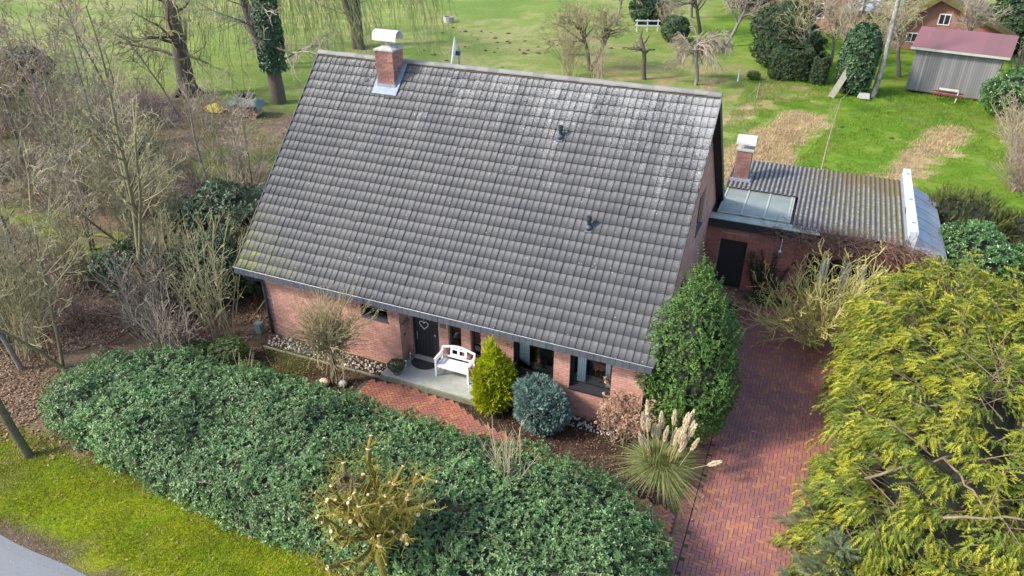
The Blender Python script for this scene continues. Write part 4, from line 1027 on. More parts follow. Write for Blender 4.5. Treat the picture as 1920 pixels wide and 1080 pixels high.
def feather(m, L, w, droop=.5, seed=0, tipw=.45):
    """needled twig as one serrated, drooping blade on each side of its stem"""
    r = np.random.default_rng(seed); V, F = [], []; ts = np.linspace(0, 1, m + 1)
    st = np.stack([L * ts, 0 * ts, -droop * L * ts * ts], 1)
    for sg in (-1, 1):
        o = len(V); V += list(st)
        for i in range(m):
            t = (i + .3) / m; ww = w * (1 - (1 - tipw) * t) * (1 + r.normal(0, .2)); V.append(st[i] + np.array([L / m * 1.7, sg * ww, -.25 * ww + r.normal(0, .012)])); F.append([o + i, o + i + 1, o + m + 1 + i])
    return np.array(V), np.array(F)
def inst(mb, tp, P, X, Z, S, mi=0):
    """place a template at P with forward X, normal-ish Z, size S"""
    v, f = tp; X = nrm(X); Y = nrm(np.cross(Z, X)); Zz = np.cross(X, Y)
    w = P[:, None] + (v[None, :, 0:1] * X[:, None] + v[None, :, 1:2] * Y[:, None] + v[None, :, 2:3] * Zz[:, None]) * np.asarray(S)[:, None, None]
    k = (np.arange(len(P)) * len(v))[:, None, None]
    mb.add(w.reshape(-1, 3), f3=(f[None] + k).reshape(-1, 3), mi=mi)
def inst_z(mb, tps, P, Nn, S, mi=0):
    """rosettes facing Nn, shared out over several templates"""
    which = rng.integers(0, len(tps), len(P))
    for k, tp in enumerate(tps):
        q = which == k
        if q.sum(): inst(mb, tp, P[q], np.cross(Nn[q], rng.normal(0, 1, (q.sum(), 3))), Nn[q], np.asarray(S)[q], mi)
def surf_sample(P, n):
    """random points and outward normals on a grid surface (nu,nv,3)"""
    a, b, c, d = P[:-1, :-1], P[1:, :-1], P[1:, 1:], P[:-1, 1:]
    cr = np.cross(c - a, d - b); ar = np.linalg.norm(cr, axis=-1).ravel()
    i = rng.choice(len(ar), n, p=ar / ar.sum()); u = rng.random((n, 1)); w = rng.random((n, 1))
    a, b, c, d = [q.reshape(-1, 3)[i] for q in (a, b, c, d)]
    Q = a * (1 - u) * (1 - w) + b * u * (1 - w) + c * u * w + d * (1 - u) * w; n_ = nrm(cr.reshape(-1, 3)[i])
    return Q, n_ * np.where(((Q - P.mean((0, 1))) * n_).sum(1, keepdims=True) < 0, -1.0, 1.0)
def ball(rx, ry, h, amp=.15, fr=1.5, seed=0., nu=26, nv=40, belly=.9, z0=0.0, point=1.0, square=0):
    """lumpy closed crown standing on z0: (nu,nv,3)"""
    t = np.linspace(.02, math.pi - .02, nu)[:, None]; a = np.linspace(0, 2 * math.pi, nv)[None]
    zz = (1 - np.cos(t)) / 2; r = np.sin(t) ** belly * (1 - (point - 1) * (1 - zz) * 0)
    if point != 1.0: r = np.sin(np.clip(t, 0, math.pi)) ** belly * np.where(zz > .45, 1 - (zz - .45) / .55 * (point - 1) * .5, 1)
    d = np.stack([r * np.cos(a), r * np.sin(a), (zz - .5) * 2 + 0 * a], -1)
    if square: d = np.sign(d) * np.abs(d) ** square; d[..., 2] = np.sign(-np.cos(t)) * np.abs(np.cos(t)) ** square + 0 * a; zz = (d[..., 2] + 1) / 2
    m = 1 + amp * 2 * (fbm(d * fr + seed, 3) - .5)
    return np.stack([d[..., 0] * rx * m, d[..., 1] * ry * m, z0 + h * zz * (1 + 0 * a) * (1 + (m - 1) * .5)], -1)
def shrub(name, label, cat, loc, hull, tps, n, mat, size, inset=.12, group=None, core=True, part='foliage', core_mat=None, trunk=None, up=.0, jit=.35, rz=0.0):
    o = thing(name, label, cat, loc, rz, group)
    P, Nn = surf_sample(hull, n)
    P = P - Nn * (rng.random((n, 1)) ** 1.6 * inset)
    Nn = nrm(Nn + rng.normal(0, jit, (n, 3)) + [0, 0, up])
    mb = MB(); inst_z(mb, tps, P, Nn, size * rng.uniform(.7, 1.25, n)); mb.build(part, mat, o, kind='stuff')
    if core:
        c = hull.mean((0, 1)); mb = MB(); grid(mb, c + (hull - c) * core); mb.build('twigs', core_mat or TWIGSHADE, o)  # solid hull that blocks light, inner shade put into its colour
    if trunk: mb = MB(); tube(mb, [(0, 0, -.05), (0, 0, trunk[1])], [trunk[0], trunk[0] * .7], 8); mb.build('trunk', BARK, o)
    return o
BARK = simple('bark', (.13, .10, .075), (.07, .055, .04), 14, .95, bmp=.6, bscale=30)
BARKGREEN = simple('algae_bark', (.20, .18, .085), (.12, .105, .055), 7, .95, bmp=.5, bscale=30)
BARKMOSS = simple('dark_mossy_bark', (.13, .115, .045), (.075, .06, .035), 5, .95, bmp=.8, bscale=18)
BARKGREY = simple('grey_bark', (.22, .195, .16), (.13, .115, .095), 8, .95, bmp=.5, bscale=30)
BIRCH = simple('birch_bark', (.40, .37, .31), (.12, .105, .085), 5, .9, bmp=.2)
TWIGSHADE = simple('shade_core', (.022, .025, .012), (.012, .014, .008), 6, 1.0)  # near-black, holds the self-shadow inside the plants as colour

# bare woody growth --------------------------------------------------
def grow(seed, trunks, levels, rmin=.004):
    """trunks: list of (start, dir, length, radius). levels: list of dicts for each order of branches."""
    r = np.random.default_rng(seed); S0, S1, A, B = [], [], [], []
    queue = [(np.array(p, float), nrm(np.array(d, float)), L, rad, 0) for p, d, L, rad in trunks]
    while queue:
        p, d, L, rad, lv = queue.pop(); c = levels[lv]
        k = c['n']; st = L / k; pts = [p]; ds = [d]
        for i in range(k):
            d = nrm(d + r.normal(0, c['wob'], 3) + np.array([0, 0, c['up']])); p = p + d * st; pts.append(p); ds.append(d)
        rr = np.linspace(rad, max(rad * c['tip'], rmin), k + 1)
        for i in range(k): S0.append(pts[i]); S1.append(pts[i + 1]); A.append(rr[i]); B.append(rr[i + 1])
        if lv + 1 < len(levels):
            nx = levels[lv + 1]; nb = max(1, int(round(nx['count'] * L * (1 + r.normal(0, .15)))))
            for q in range(nb):
                t = nx['from'] + (1 - nx['from']) * (q + r.random()) / nb; f = min(t * k, k - 1e-6); i = int(f); pp = pts[i] + (pts[i + 1] - pts[i]) * (f - i)
                ax = nrm(np.cross(ds[i], r.normal(0, 1, 3))); a = nx['ang'] * (1 + r.normal(0, .2))
                dd = ds[i] * math.cos(a) + ax * math.sin(a)
                queue.append((pp, dd, nx['len'] * L ** nx.get('rel', .5) * (1 - .45 * t) * r.uniform(.6, 1.3), rr[i] * nx['rr'] if rr[i] * nx['rr'] > rmin else rmin, lv + 1))
    return np.array(S0), np.array(S1), np.array(A), np.array(B)
def wood(mb, g, split=.03):
    S0, S1, A, B = g; big = A > split
    if big.any(): segs(mb, S0[big], S1[big], A[big] * 1.03, B[big], 7)
    if (~big).any(): segs(mb, S0[~big], S1[~big], A[~big], B[~big], 3)
def bare(name, label, cat, loc, g, mats, split=.035, group=None, rz=0., s=1.0, parts=('trunk', 'twigs')):
    o = thing(name, label, cat, loc, rz, group, s); S0, S1, A, B = g; big = A > split
    if big.any(): segs(MB(), S0[:0], S1[:0], A[:0], B[:0]) if False else None
    if big.any(): mb = MB(); segs(mb, S0[big], S1[big], A[big] * 1.02, B[big], 8); mb.build(parts[0], mats[0], o, smooth=True)
    mb = MB(); segs(mb, S0[~big], S1[~big], A[~big], B[~big], 3); mb.build(parts[1], mats[1], o, kind='stuff')
    return o

# ------------------------------------------------------------------ front hedge
HEDGE = leafy('laurel_leaf', [(.060, .135, .042), (.106, .208, .064), (.074, .165, .055), (.178, .280, .098), (.092, .188, .057), (.260, .340, .112)], rough=.40, trans=.2, spec=.55, patch=.42, pscale=.55, tint=(1.2, 1.2, .5))
nx_, nt_ = 150, 40
hx0, hx1 = -3.25, 15.75
sx = np.linspace(-1, 1, nx_)[:, None]; tt = np.linspace(0.0, math.pi, nt_)[None]
X = (hx0 + hx1) / 2 + sx * (hx1 - hx0) / 2 + 0 * tt
endf = np.clip(1 - np.abs(sx) ** 9, 0, 1) ** .42
endf = np.where(sx > 0, np.clip(1 - np.abs(sx) ** 14, 0, 1) ** .5, np.clip(1 - np.abs(sx) ** 7, 0, 1) ** .5) + 0 * tt
yc = -4.68 + np.interp(X, [-3.3, 0, 6, 13, 15.7], [.15, .05, 0, -.10, -.40]); hb = np.interp(X, [-3.3, 0, 3, 8, 15.7], [1.85, 2.05, 2.15, 2.2, 2.2])
hh = np.interp(X, [-3.3, -1, 3, 9, 15.7], [1.2, 1.5, 1.62, 1.72, 1.8])
ct, st_ = np.cos(tt), np.sin(tt)
Yh = yc - hb * endf * np.sign(ct) * np.abs(ct) ** .55; Zh = hh * np.clip(endf, .0, 1) ** .6 * np.abs(st_) ** .5
hull = np.stack([X, Yh, Zh], -1)
cen = np.stack([X, yc + 0 * X, .5 + 0 * X], -1); rad = nrm(hull - cen)
hull = hull + rad * ((fbm(hull * .55 + 3.0, 3) - .5) * .95 + (fbm(hull * 2.1, 2) - .5) * .46)[..., None]
hull[..., 2] = np.maximum(hull[..., 2], .02)
hull = hull[:, ::-1]
hd_ = thing('laurel_hedge', 'long broad evergreen hedge with glossy leaves between street verge and house', 'hedge', (0, 0, 0))
n = 24500
P, Nn = surf_sample(hull, n); sg = np.sign(((P - np.stack([P[:, 0], 0 * P[:, 0] - 4.8, 0 * P[:, 0] + .4], 1)) * Nn).sum(1)); Nn = Nn * sg[:, None]
gap = fbm(P * 1.6 + 31., 3) > .2; P, Nn = P[gap], Nn[gap]; n = len(P)
P = P - Nn * (rng.random((n, 1)) ** 1.5 * .24) + Nn * (rng.random((n, 1)) < .12) * rng.uniform(0, .10, (n, 1))
Nv = nrm(Nn + rng.normal(0, .38, (n, 3)) + [0, 0, .35])
ROS = [rosette(6, .088, .0205, .35, s) for s in range(3)] + [rosette(5, .105, .022, .7, 9), rosette(6, .07, .018, .1, 12)]
mb = MB(); inst_z(mb, ROS, P, Nv, rng.uniform(.65, 1.25, n)); mb.build('foliage', HEDGE, hd_, kind='stuff')
# young shoots standing proud of the clipped surface
k = 330; Q, Qn = surf_sample(hull[:, 6:-6], k); Qn = nrm(Qn + [0, 0, .9] + rng.normal(0, .3, (k, 3))); mb = MB()
for t_ in np.linspace(.2, 1, 5): inst_z(mb, ROS[:3], Q + Qn * (t_ * rng.uniform(.14, .34, (k, 1))), nrm(Qn + rng.normal(0, .2, (k, 3))), np.full(k, 1.1 - .45 * t_))
mb.build('shoots', HEDGE, hd_, kind='stuff')
k = 260; Q, Qn = surf_sample(hull, k); w_ = nrm(np.cross(Qn, rng.normal(0, 1, (k, 3))) + Qn * rng.uniform(.1, .8, (k, 1))); l_ = rng.uniform(.15, .5, (k, 1)); mb = MB(); segs(mb, Q - w_ * l_ * .4 + Qn * .02, Q + w_ * l_ + Qn * .03, np.full(k, .006), np.full(k, .004), 3); mb.build('dead_twigs', simple('dead_twig', (.26, .19, .12), (.18, .13, .08), 5, .95), hd_, kind='stuff')
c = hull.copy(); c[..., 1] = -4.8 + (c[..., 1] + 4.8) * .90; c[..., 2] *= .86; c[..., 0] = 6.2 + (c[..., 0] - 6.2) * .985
mb = MB(); grid(mb, c); mb.build('shade_core', TWIGSHADE, hd_)  # hull under the leaves, coloured dark like the shade between them
# bare shoots that stick out of the hedge
TWIGPALE = simple('pale_twig', (.36, .29, .19), (.25, .20, .13), 6, .9); TWIGBROWN = simple('brown_twig', (.20, .145, .10), (.13, .095, .065), 6, .95)
lv = [dict(n=6, wob=.06, up=.03, tip=.4), dict(count=2.6, n=4, wob=.12, up=.05, tip=.4, ang=.5, len=.42, rr=.6, **{'from': .2})]
g_ = grow(3, [((rng.normal(0, .15), rng.normal(0, .15), .3), (rng.normal(0, .22), rng.normal(0, .22), 1), rng.uniform(1.2, 2.3), .018) for _ in range(17)], lv)
bare('bare_shrub', 'pale leafless shrub standing up out of the hedge near the blue juniper', 'shrub', (11.6, -4.1, .9), g_, (TWIGPALE, TWIGPALE), .5, parts=('stems', 'stems'))
for i, (x, y, nsh, lab) in enumerate(((-.2, -2.5, 4, 'thin bare sapling rising behind the hedge end near the downpipe'), (2.2, -2.7, 5, 'low bare stems poking out of the hedge beside the front pollard willow'))):
    g_ = grow(20 + i, [((rng.normal(0, .1), rng.normal(0, .1), 0), (rng.normal(0, .25), rng.normal(0, .2), 1), rng.uniform(1.3, 2.6) if i == 0 else rng.uniform(.9, 1.5), .016) for _ in range(nsh)], lv)
    bare('bare_sapling', lab, 'sapling', (x, y, .35), g_, (TWIGPALE, TWIGPALE), .5, parts=('stems', 'stems'))

# low green shrubs behind the hedge
GREENLEAF = leafy('spring_green_leaf', [(.06, .12, .02), (.09, .16, .025), (.12, .17, .03), (.05, .10, .02)], rough=.55, trans=.25)
SMALL = [rosette(6, .06, .013, .4, s + 40) for s in range(3)]
for i, (x, y, r_, h_, lab) in enumerate(((.55, -1.6, .62, .95, 'small bright green shrub between hedge and downpipe'), (1.95, -2.25, .55, .85, 'low green shrub at the hedge edge beside the mossy lawn'), (-.4, -2.0, .6, .8, 'yellow-green shrub at the hedge corner under the bare thicket'))):
    shrub('green_shrub', lab, 'shrub', (x, y, 0), ball(r_, r_, h_, .2, 1.7, i * 3.), SMALL, 900, GREENLEAF, 1.1, core=.8, up=.3)

# ------------------------------------------------------------------ clipped and specimen plants in the front bed
HOLLY = leafy('holly_leaf', [(.045, .110, .018), (.070, .155, .026), (.100, .190, .034), (.055, .130, .022), (.160, .230, .045)], rough=.42, trans=.22, spec=.45, patch=.3, pscale=1.4)
HT = [rosette(6, .065, .017, .45, s + 60, .4) for s in range(4)]
nu, nv = 40, 44; zz = np.linspace(0, 1, nu)[:, None]; a = np.linspace(0, 2 * math.pi, nv)[None]
prof = np.interp(zz, [0, .06, .2, .42, .62, .82, .94, 1], [.55, 1.05, 1.30, 1.26, .98, .56, .24, .03])
d = np.stack([np.cos(a) + 0 * zz, np.sin(a) + 0 * zz, zz * 3.6 + 0 * a], -1)
m_ = 1 + .95 * (fbm(d * 1.3 + 2, 3) - .5) + .5 * (fbm(d * 3.5, 2) - .5)
hull = np.stack([prof * m_ * np.cos(a), prof * m_ * np.sin(a), .12 + zz * 5.6 + 0 * a], -1)[:, ::-1]
ho = shrub('holly_tree', 'tall dense cone-shaped holly tree between house corner and driveway', 'tree', (14.80, .95, 0), hull[::-1, :, :][:, ::-1], HT, 8200, HOLLY, 1.1, inset=.45, core=.66, trunk=(.12, 1.2), up=.35, jit=.5)
# upright leading shoots
k = 110; P, _ = surf_sample(hull[10:], k); mb = MB()
for p in P:
    L_ = rng.uniform(.2, .6); q = np.linspace(0, 1, 7)[:, None]; dd = nrm(np.array([p[0] * .25 + rng.normal(0, .1), p[1] * .25 + rng.normal(0, .1), 1.0]))
    pp = p + q * L_ * dd; inst_z(mb, HT, pp, np.repeat(nrm(dd)[None], 7, 0), np.linspace(1.0, .55, 7))
mb.build('shoots', HOLLY, ho, kind='stuff')

GOLD = leafy('golden_scale_leaf', [(.33, .39, .008), (.46, .49, .012), (.22, .31, .012), (.55, .53, .02), (.16, .25, .012)], rough=.6, trans=.3, spec=.3, patch=.3, pscale=2.5)
SPG = [feather(4, .20, .045, .25, s) for s in range(3)]
def conifer_foliage(o, hull, n, tps, mat, size, up=.5, inset=.2, part='foliage'):
    P, Nn = surf_sample(hull, n); Nn = nrm(Nn)
    P = P - Nn * (rng.random((n, 1)) ** 1.5 * inset)
    X = nrm(Nn * .8 + rng.normal(0, .35, (n, 3)) + [0, 0, up]); Z = nrm(np.cross(X, rng.normal(0, 1, (n, 3))))
    mb = MB(); wh = rng.integers(0, len(tps), n)
    for q in range(len(tps)): inst(mb, tps[q], P[wh == q], X[wh == q], Z[wh == q], size * rng.uniform(.7, 1.3, (wh == q).sum()))
    return mb.build(part, mat, o, kind='stuff')
hull = ball(.50, .45, 2.3, .62, 1.5, 5., belly=.75)
hull[..., :2] *= np.interp(hull[..., 2:3], [0, .5, 1.3, 2.2], [1.05, 1.05, .82, .35])
th_ = thing('golden_conifer', 'bright yellow-green conifer beside the porch', 'conifer', (9.48, -.30, 0))
conifer_foliage(th_, hull, 4200, SPG, GOLD, 1.0, .8); c = hull.mean((0, 1)); mb = MB(); grid(mb, c + (hull - c) * .8); mb.build('shade_core', simple('olive_core', (.06, .07, .012), (.04, .045, .01), 6, 1), th_)  # solid olive hull added inside the crown to block light
BLUE = leafy('blue_juniper_needle', [(.130, .215, .175), (.185, .280, .235), (.100, .170, .145), (.230, .325, .270), (.080, .145, .11)], rough=.6, trans=.1, spec=.3, patch=.25, pscale=3, tint=(1, 1.1, .9))
hull = ball(.76, .70, 1.38, .48, 1.4, 8., belly=.6)
ju = thing('blue_juniper', 'rounded blue-green juniper bush in front of the window wall', 'bush', (11.08, -.42, .02))
conifer_foliage(ju, hull, 6000, [feather(4, .12, .034, .1, s + 9) for s in range(3)], BLUE, 1.0, .3); c = hull.mean((0, 1)); mb = MB(); grid(mb, c + (hull - c) * .84); mb.build('shade_core', TWIGSHADE, ju)  # dark hull behind the needles, painted as inner shade

# dead hydrangea with papery flower heads
hy = thing('hydrangea', 'dried pinkish-brown hydrangea with papery flower heads by the house corner', 'shrub', (13.35, -.15, 0))
lv = [dict(n=5, wob=.08, up=.04, tip=.5), dict(count=3.0, n=3, wob=.1, up=.1, tip=.5, ang=.5, len=.3, rr=.7, **{'from': .35})]
g_ = grow(31, [((rng.normal(0, .2), rng.normal(0, .15), 0), (rng.normal(0, .38), rng.normal(0, .32), 1), rng.uniform(1.0, 1.75), .012) for _ in range(34)], lv)
mb = MB(); segs(mb, *g_, 3); mb.build('stems', TWIGPALE, hy, kind='stuff')
tips = g_[1][g_[3] < .0068]; tips = tips[tips[:, 2] > .5]; n = min(len(tips), 300); tips = tips[rng.choice(len(tips), n, False)]
PETAL = leafy('dry_petal', [(.50, .31, .20), (.62, .42, .30), (.42, .24, .15), (.58, .45, .30)], rough=.9, trans=.3, spec=.1, tint=(1, .9, .8))
mb = MB(); inst_z(mb, [rosette(9, .06, .022, .6, s + 5) for s in range(3)], np.repeat(tips, 3, 0) + rng.normal(0, .03, (3 * n, 3)), nrm(rng.normal(0, 1, (3 * n, 3)) + [0, 0, .6]), rng.uniform(.6, 1.2, 3 * n)); mb.build('flower_heads', PETAL, hy, kind='stuff')

# pampas grass
pg = thing('pampas_grass', 'pampas grass clump with cream plumes beside the driveway', 'grass clump', (14.66, -1.05, 0))
n = 3400; a = rng.uniform(0, 2 * math.pi, n); out = np.abs(rng.normal(0, .5, n)).clip(.02, 1.3); L = rng.uniform(.7, 1.35, n)
base = np.stack([np.cos(a), np.sin(a), 0 * a], 1) * (rng.uniform(0, .28, n))[:, None]; dirh = np.stack([np.cos(a + rng.normal(0, .3, n)), np.sin(a + rng.normal(0, .3, n)), 0 * a], 1)
pts = []
for t in np.linspace(0, 1, 6): pts.append(base + dirh * (out * L * (t ** 1.5) * 1.05)[:, None] + np.array([0, 0, 1.]) * (L * (t * 1.25 - (.45 + .55 * out.clip(0, 1)) * t * t * 1.0))[:, None])
sd_ = nrm(np.cross(dirh, [0, 0, 1.])); mb = MB(); wd = [.006, .006, .0055, .005, .0035, .001]
V = np.stack([np.stack([pts[k] - sd_ * wd[k], pts[k] + sd_ * wd[k]], 1) for k in range(6)], 1).reshape(n, 12, 3)
F = np.array([[2 * k, 2 * k + 1, 2 * k + 3, 2 * k + 2] for k in range(5)]); mb.add(V.reshape(-1, 3), f4=(F[None] + (np.arange(n) * 12)[:, None, None]).reshape(-1, 4))
mb.build('blades', leafy('pampas_blade', [(.13, .20, .055), (.21, .26, .08), (.36, .34, .13), (.15, .21, .07), (.46, .40, .18)], rough=.6, trans=.2), pg, kind='stuff')
PLUME = leafy('plume', [(.80, .70, .50), (.86, .78, .60), (.74, .62, .42), (.86, .80, .64)], rough=.95, trans=.35, spec=.1, patch=.1, tint=(1, .95, .85))
STALK = simple('pampas_stalk', (.50, .42, .17), (.38, .32, .12), 5, .8)
spl = tpl([leaf_quad(np.array([0, 0, 0.]), nrm(np.array([1, .25 * q, .0])), np.array([0, 1., .3 * q]), .12, .011) for q in (-1, 0, 1)])
def plume(b, dr, H, PL):
    p1 = b + dr * H; pl = put('plume', None, pg); mb = MB(); q = np.linspace(0, 1, 5)[:, None]; crv = np.array([dr[0], dr[1], 0]) * .3
    tube(mb, b + dr * H * q + crv * (q * q) * .3, np.linspace(.009, .005, 5), 5); mb.build('stalk', STALK, pl)
    top = b + dr * H + crv * .3; m = 210; t = rng.random(m); P = top + dr * ((t - .1) * PL)[:, None]
    an = rng.uniform(0, 2 * math.pi, m); s1 = nrm(np.cross(dr, [0, 1., .1])); s2 = np.cross(dr, s1); o_ = s1 * np.cos(an)[:, None] + s2 * np.sin(an)[:, None]
    mb = MB(); wprof = np.interp(t, [0, .3, .8, 1], [.6, 1, .6, .2]); inst(mb, spl, P, dr[None] * .9 + o_ * .45, np.cross(o_, dr[None]) + 0 * P, 1.0 * wprof); mb.build('plume_hair', PLUME, pl, kind='stuff')
for k in range(30):
    right = k % 2; ax_ = rng.normal(.20 if right else -.16, .10); dr = nrm(np.array([ax_ * .9, rng.normal(.05, .12), 1.0]))
    plume(np.array([rng.normal(.18 if right else -.16, .12), rng.normal(0, .12), .15]), dr, rng.uniform(.95, 1.5), rng.uniform(.42, .62))
plume(np.array([.3, 0, .2]), nrm(np.array([.9, .1, .62])), 1.0, .42)

# ------------------------------------------------------------------ pollards
MOSSBARK = simple('mossy_bark', (.20, .16, .014), (.10, .078, .022), 6, .95, bmp=.6, bscale=40); CUTWOOD = simple('cut_wood', (.72, .52, .30), (.62, .42, .22), 12, .8)
TWIGMOSS = simple('mossy_twig', (.30, .26, .022), (.17, .135, .03), 5, .95)
po = thing('pollard_tree', 'knobbly mossy pollard tree with fresh pale saw cuts in front of the hedge', 'tree', (9.86, -7.0, 0))
r_ = np.random.default_rng(5)
mb = MB(); tube(mb, [(0, 0, -.1), (.01, 0, .3), (-.02, .0, .9), (-.06, .02, 1.4), (-.1, .02, 1.75), (-.12, 0, 1.95)], [.17, .135, .13, .165, .20, .14], 12); S0, S1, A, B = [], [], [], []; cuts = []; seeds = []
limbs = []
for k in range(26):
    az = k * 2.4 + r_.normal(0, .3); el = r_.uniform(.25, 1.25); L = r_.uniform(.9, 1.75) * (1.0 + .35 * math.sin(el)); d = np.array([math.cos(az) * math.cos(el), math.sin(az) * math.cos(el), math.sin(el)])
    p = np.array([-.1, .02, 1.55 + r_.uniform(0, .4)]); rad = r_.uniform(.05, .085); n = 6; d0 = d
    for i in range(n):
        d = nrm(d + r_.normal(0, .16, 3) + [0, 0, .09]); q = p + d * L / n; S0.append(p); S1.append(q); A.append(rad); B.append(rad * .96); rad *= .95; p = q
        if i > 1:
            seeds.append((p.copy(), d.copy(), rad))
            if r_.random() < .65:
                dd = nrm(d + r_.normal(0, .7, 3)); l = r_.uniform(.12, .4); S0.append(p); S1.append(p + dd * l); A.append(rad * .8); B.append(rad * .68); cuts.append((p + dd * l, dd, rad * .68))
    cuts.append((p, d, rad))
segs(mb, S0, S1, A, B, 7); mb.build('trunk', MOSSBARK, po, smooth=True)
for p, d, rad in cuts:
    mb = MB(); tube(mb, [p - d * .012, p + d * .006], [rad * 1.06, rad * 1.02], 9); mb.build('saw_cut', CUTWOOD, po)
lv = [dict(n=4, wob=.25, up=.02, tip=.4), dict(count=8, n=2, wob=.3, up=0, tip=.4, ang=.8, len=.26, rr=.6, **{'from': .1})]
tr = []
for p, d, rad in seeds:
    for _ in range(7): tr.append((p, nrm(d * .3 + r_.normal(0, 1, 3)), r_.uniform(.2, .6), .008))
g_ = grow(8, tr, lv, .0042); mb = MB(); segs(mb, *g_, 3); mb.build('twigs', TWIGMOSS, po, kind='stuff')
nest = thing('bird_nest', 'bird nest of dead twigs in the crown of the mossy pollard', 'nest', (9.86 - .75, -6.9, 3.05)); m = 240; a = rng.uniform(0, 6.28, m); P0 = np.stack([np.cos(a) * .14, np.sin(a) * .14, rng.uniform(-.05, .07, m)], 1); T = np.stack([-np.sin(a), np.cos(a), rng.normal(0, .3, m)], 1) * .12 + rng.normal(0, .03, (m, 3)); mb = MB(); segs(mb, P0 - T, P0 + T, np.full(m, .004), np.full(m, .003), 3); mb.build('nest_twigs', TWIGBROWN, nest, kind='stuff')

pw = thing('pollard_willow', 'small pollard willow with upright thin rods in front of the brick wall', 'tree', (4.32, -1.12, 0))
mb = MB(); tube(mb, [(0, 0, -.1), (.0, 0, .4), (.03, 0, .9), (.05, 0, 1.25)], [.12, .10, .105, .13], 10)
st2 = []; S0, S1, A, B = [], [], [], []
for k in range(10):
    az = k * .7 + r_.normal(0, .3); p = np.array([.04, 0, 1.1]); d = nrm(np.array([math.cos(az) * .7, math.sin(az) * .6, 1.0])); rad = .05
    for i in range(5):
        d = nrm(d + r_.normal(0, .18, 3) + [0, 0, .12]); q = p + d * r_.uniform(.14, .24); S0.append(p); S1.append(q); A.append(rad); B.append(rad * .85); rad *= .87; p = q; st2.append((p.copy(), d.copy(), i))
segs(mb, S0, S1, A, B, 7); mb.build('trunk', BARKGREEN, pw, smooth=True)
tr = []
for p, d, i in st2:
    for _ in range(13 if i > 0 else 8):
        dd = nrm(d * .6 + r_.normal(0, .75, 3) + [0, 0, .25]); tr.append((p, dd, r_.uniform(.4, 1.0 + .15 * i), .0075))
for k in range(26):
    p, d, i = st2[r_.integers(len(st2))]; tr.append((p, nrm(np.array([r_.normal(0, .15), r_.normal(0, .15), 1])), r_.uniform(1.2, 2.1), .012))
TWIGOLIVE = simple('olive_twig', (.33, .275, .14), (.22, .18, .09), 6, .95)
lv = [dict(n=4, wob=.10, up=.05, tip=.35), dict(count=4, n=2, wob=.15, up=.02, tip=.4, ang=.5, len=.26, rr=.6, **{'from': .2})]
g_ = grow(9, tr, lv, .006); mb = MB(); segs(mb, *g_, 3); mb.build('rods', TWIGOLIVE, pw, kind='stuff')

# stones along the foot of the wall, boulders by the willow
STONE = simple('pale_stone', (.55, .50, .44), (.40, .36, .31), 6, .9, isl=[(.50, .46, .41), (.30, .24, .19), (.62, .58, .53), (.22, .18, .14), (.42, .35, .29)], bmp=.2)
def pebble(seed, n=5):
    r = np.random.default_rng(seed); t = np.linspace(0, math.pi, n)[:, None]; a = np.linspace(0, 2 * math.pi, 8)[None]
    d = np.stack([np.sin(t) * np.cos(a), np.sin(t) * np.sin(a), np.cos(t) + 0 * a], -1); m = 1 + .5 * (fbm(d * 1.2 + seed * 7, 2) - .5)
    mb = MB(); grid(mb, d * m[..., None], flip=False); return mb.v[0], mb.f4[0]
n = 430; px = np.concatenate([rng.uniform(.9, 5.5, 330), rng.uniform(11.6, 13.2, 100)]); py = np.where(px < 8, rng.uniform(-.22, .36, n), rng.uniform(-.1, .36, n)); sz = rng.uniform(.018, .05, n); mb = MB()
peb = [pebble(s) for s in range(4)]
for k in range(n):
    v, f = peb[k % 4]; mb.add(v * sz[k] * rng.uniform(.7, 1.2, 3) + [px[k], py[k], sz[k] * .4], f4=f)
mb.build('pebble_strip', STONE, smooth=True, kind='stuff', label='strip of pale pebbles along the foot of the brick wall', cat='pebbles')
for i, (x, y, s, lab) in enumerate(((4.05, -1.30, .17, 'pale yellowish boulder at the pollard willow foot'), (4.62, -1.10, .14, 'grey boulder at the pollard willow foot'))):
    v, f = pebble(i + 11, 9); MB().add(v * [s * 1.15, s, s * .8] + [0, 0, s * .45], f4=f).build('boulder', (simple('sandstone', (.55, .44, .28), (.42, .33, .20), 4, .9, bmp=.3), simple('granite', (.38, .36, .34), (.25, .24, .23), 4, .9, bmp=.3))[i], smooth=True, loc=(x, y, 0), label=lab, cat='boulder')
# potted shrub and flower pot at the porch corner
o = thing('potted_shrub', 'dark green potted shrub on the porch corner by the pebbles', 'potted plant', (5.98, -.08, .15))
mb = MB(); lathe(mb, [(.001, 0), (.12, 0), (.16, .20), (.14, .20), (.12, .16), (.001, .16)], 16); mb.build('pot', GREYPOT, o)
P, Nn = surf_sample(ball(.26, .26, .36, .2, 2, 3., z0=.15), 420); mb = MB(); inst_z(mb, SMALL, P, Nn, rng.uniform(.6, 1, 420)); mb.build('foliage', leafy('box_leaf', [(.03, .06, .012), (.06, .10, .02), (.10, .12, .03)], trans=.15), o, kind='stuff')
o = thing('flower_pot', 'white flower pot with small blooms beside the brick reveal', 'potted plant', (5.99, .36, .15))
mb = MB(); lathe(mb, [(.001, 0), (.07, 0), (.10, .17), (.085, .17), (.07, .13), (.001, .13)], 14); mb.build('pot', WHITE, o)
P, Nn = surf_sample(ball(.12, .12, .14, .2, 2, 4., z0=.13), 90); mb = MB(); inst_z(mb, SMALL, P, Nn, rng.uniform(.4, .7, 90)); mb.build('leaves', GREENLEAF, o)
mb = MB(); inst_z(mb, [rosette(5, .03, .012, .3, 3)], P[:24] + Nn[:24] * .03, Nn[:24], np.ones(24)); mb.build('blooms', leafy('bloom', [(.7, .68, .6), (.7, .55, .2)], trans=.2), o)
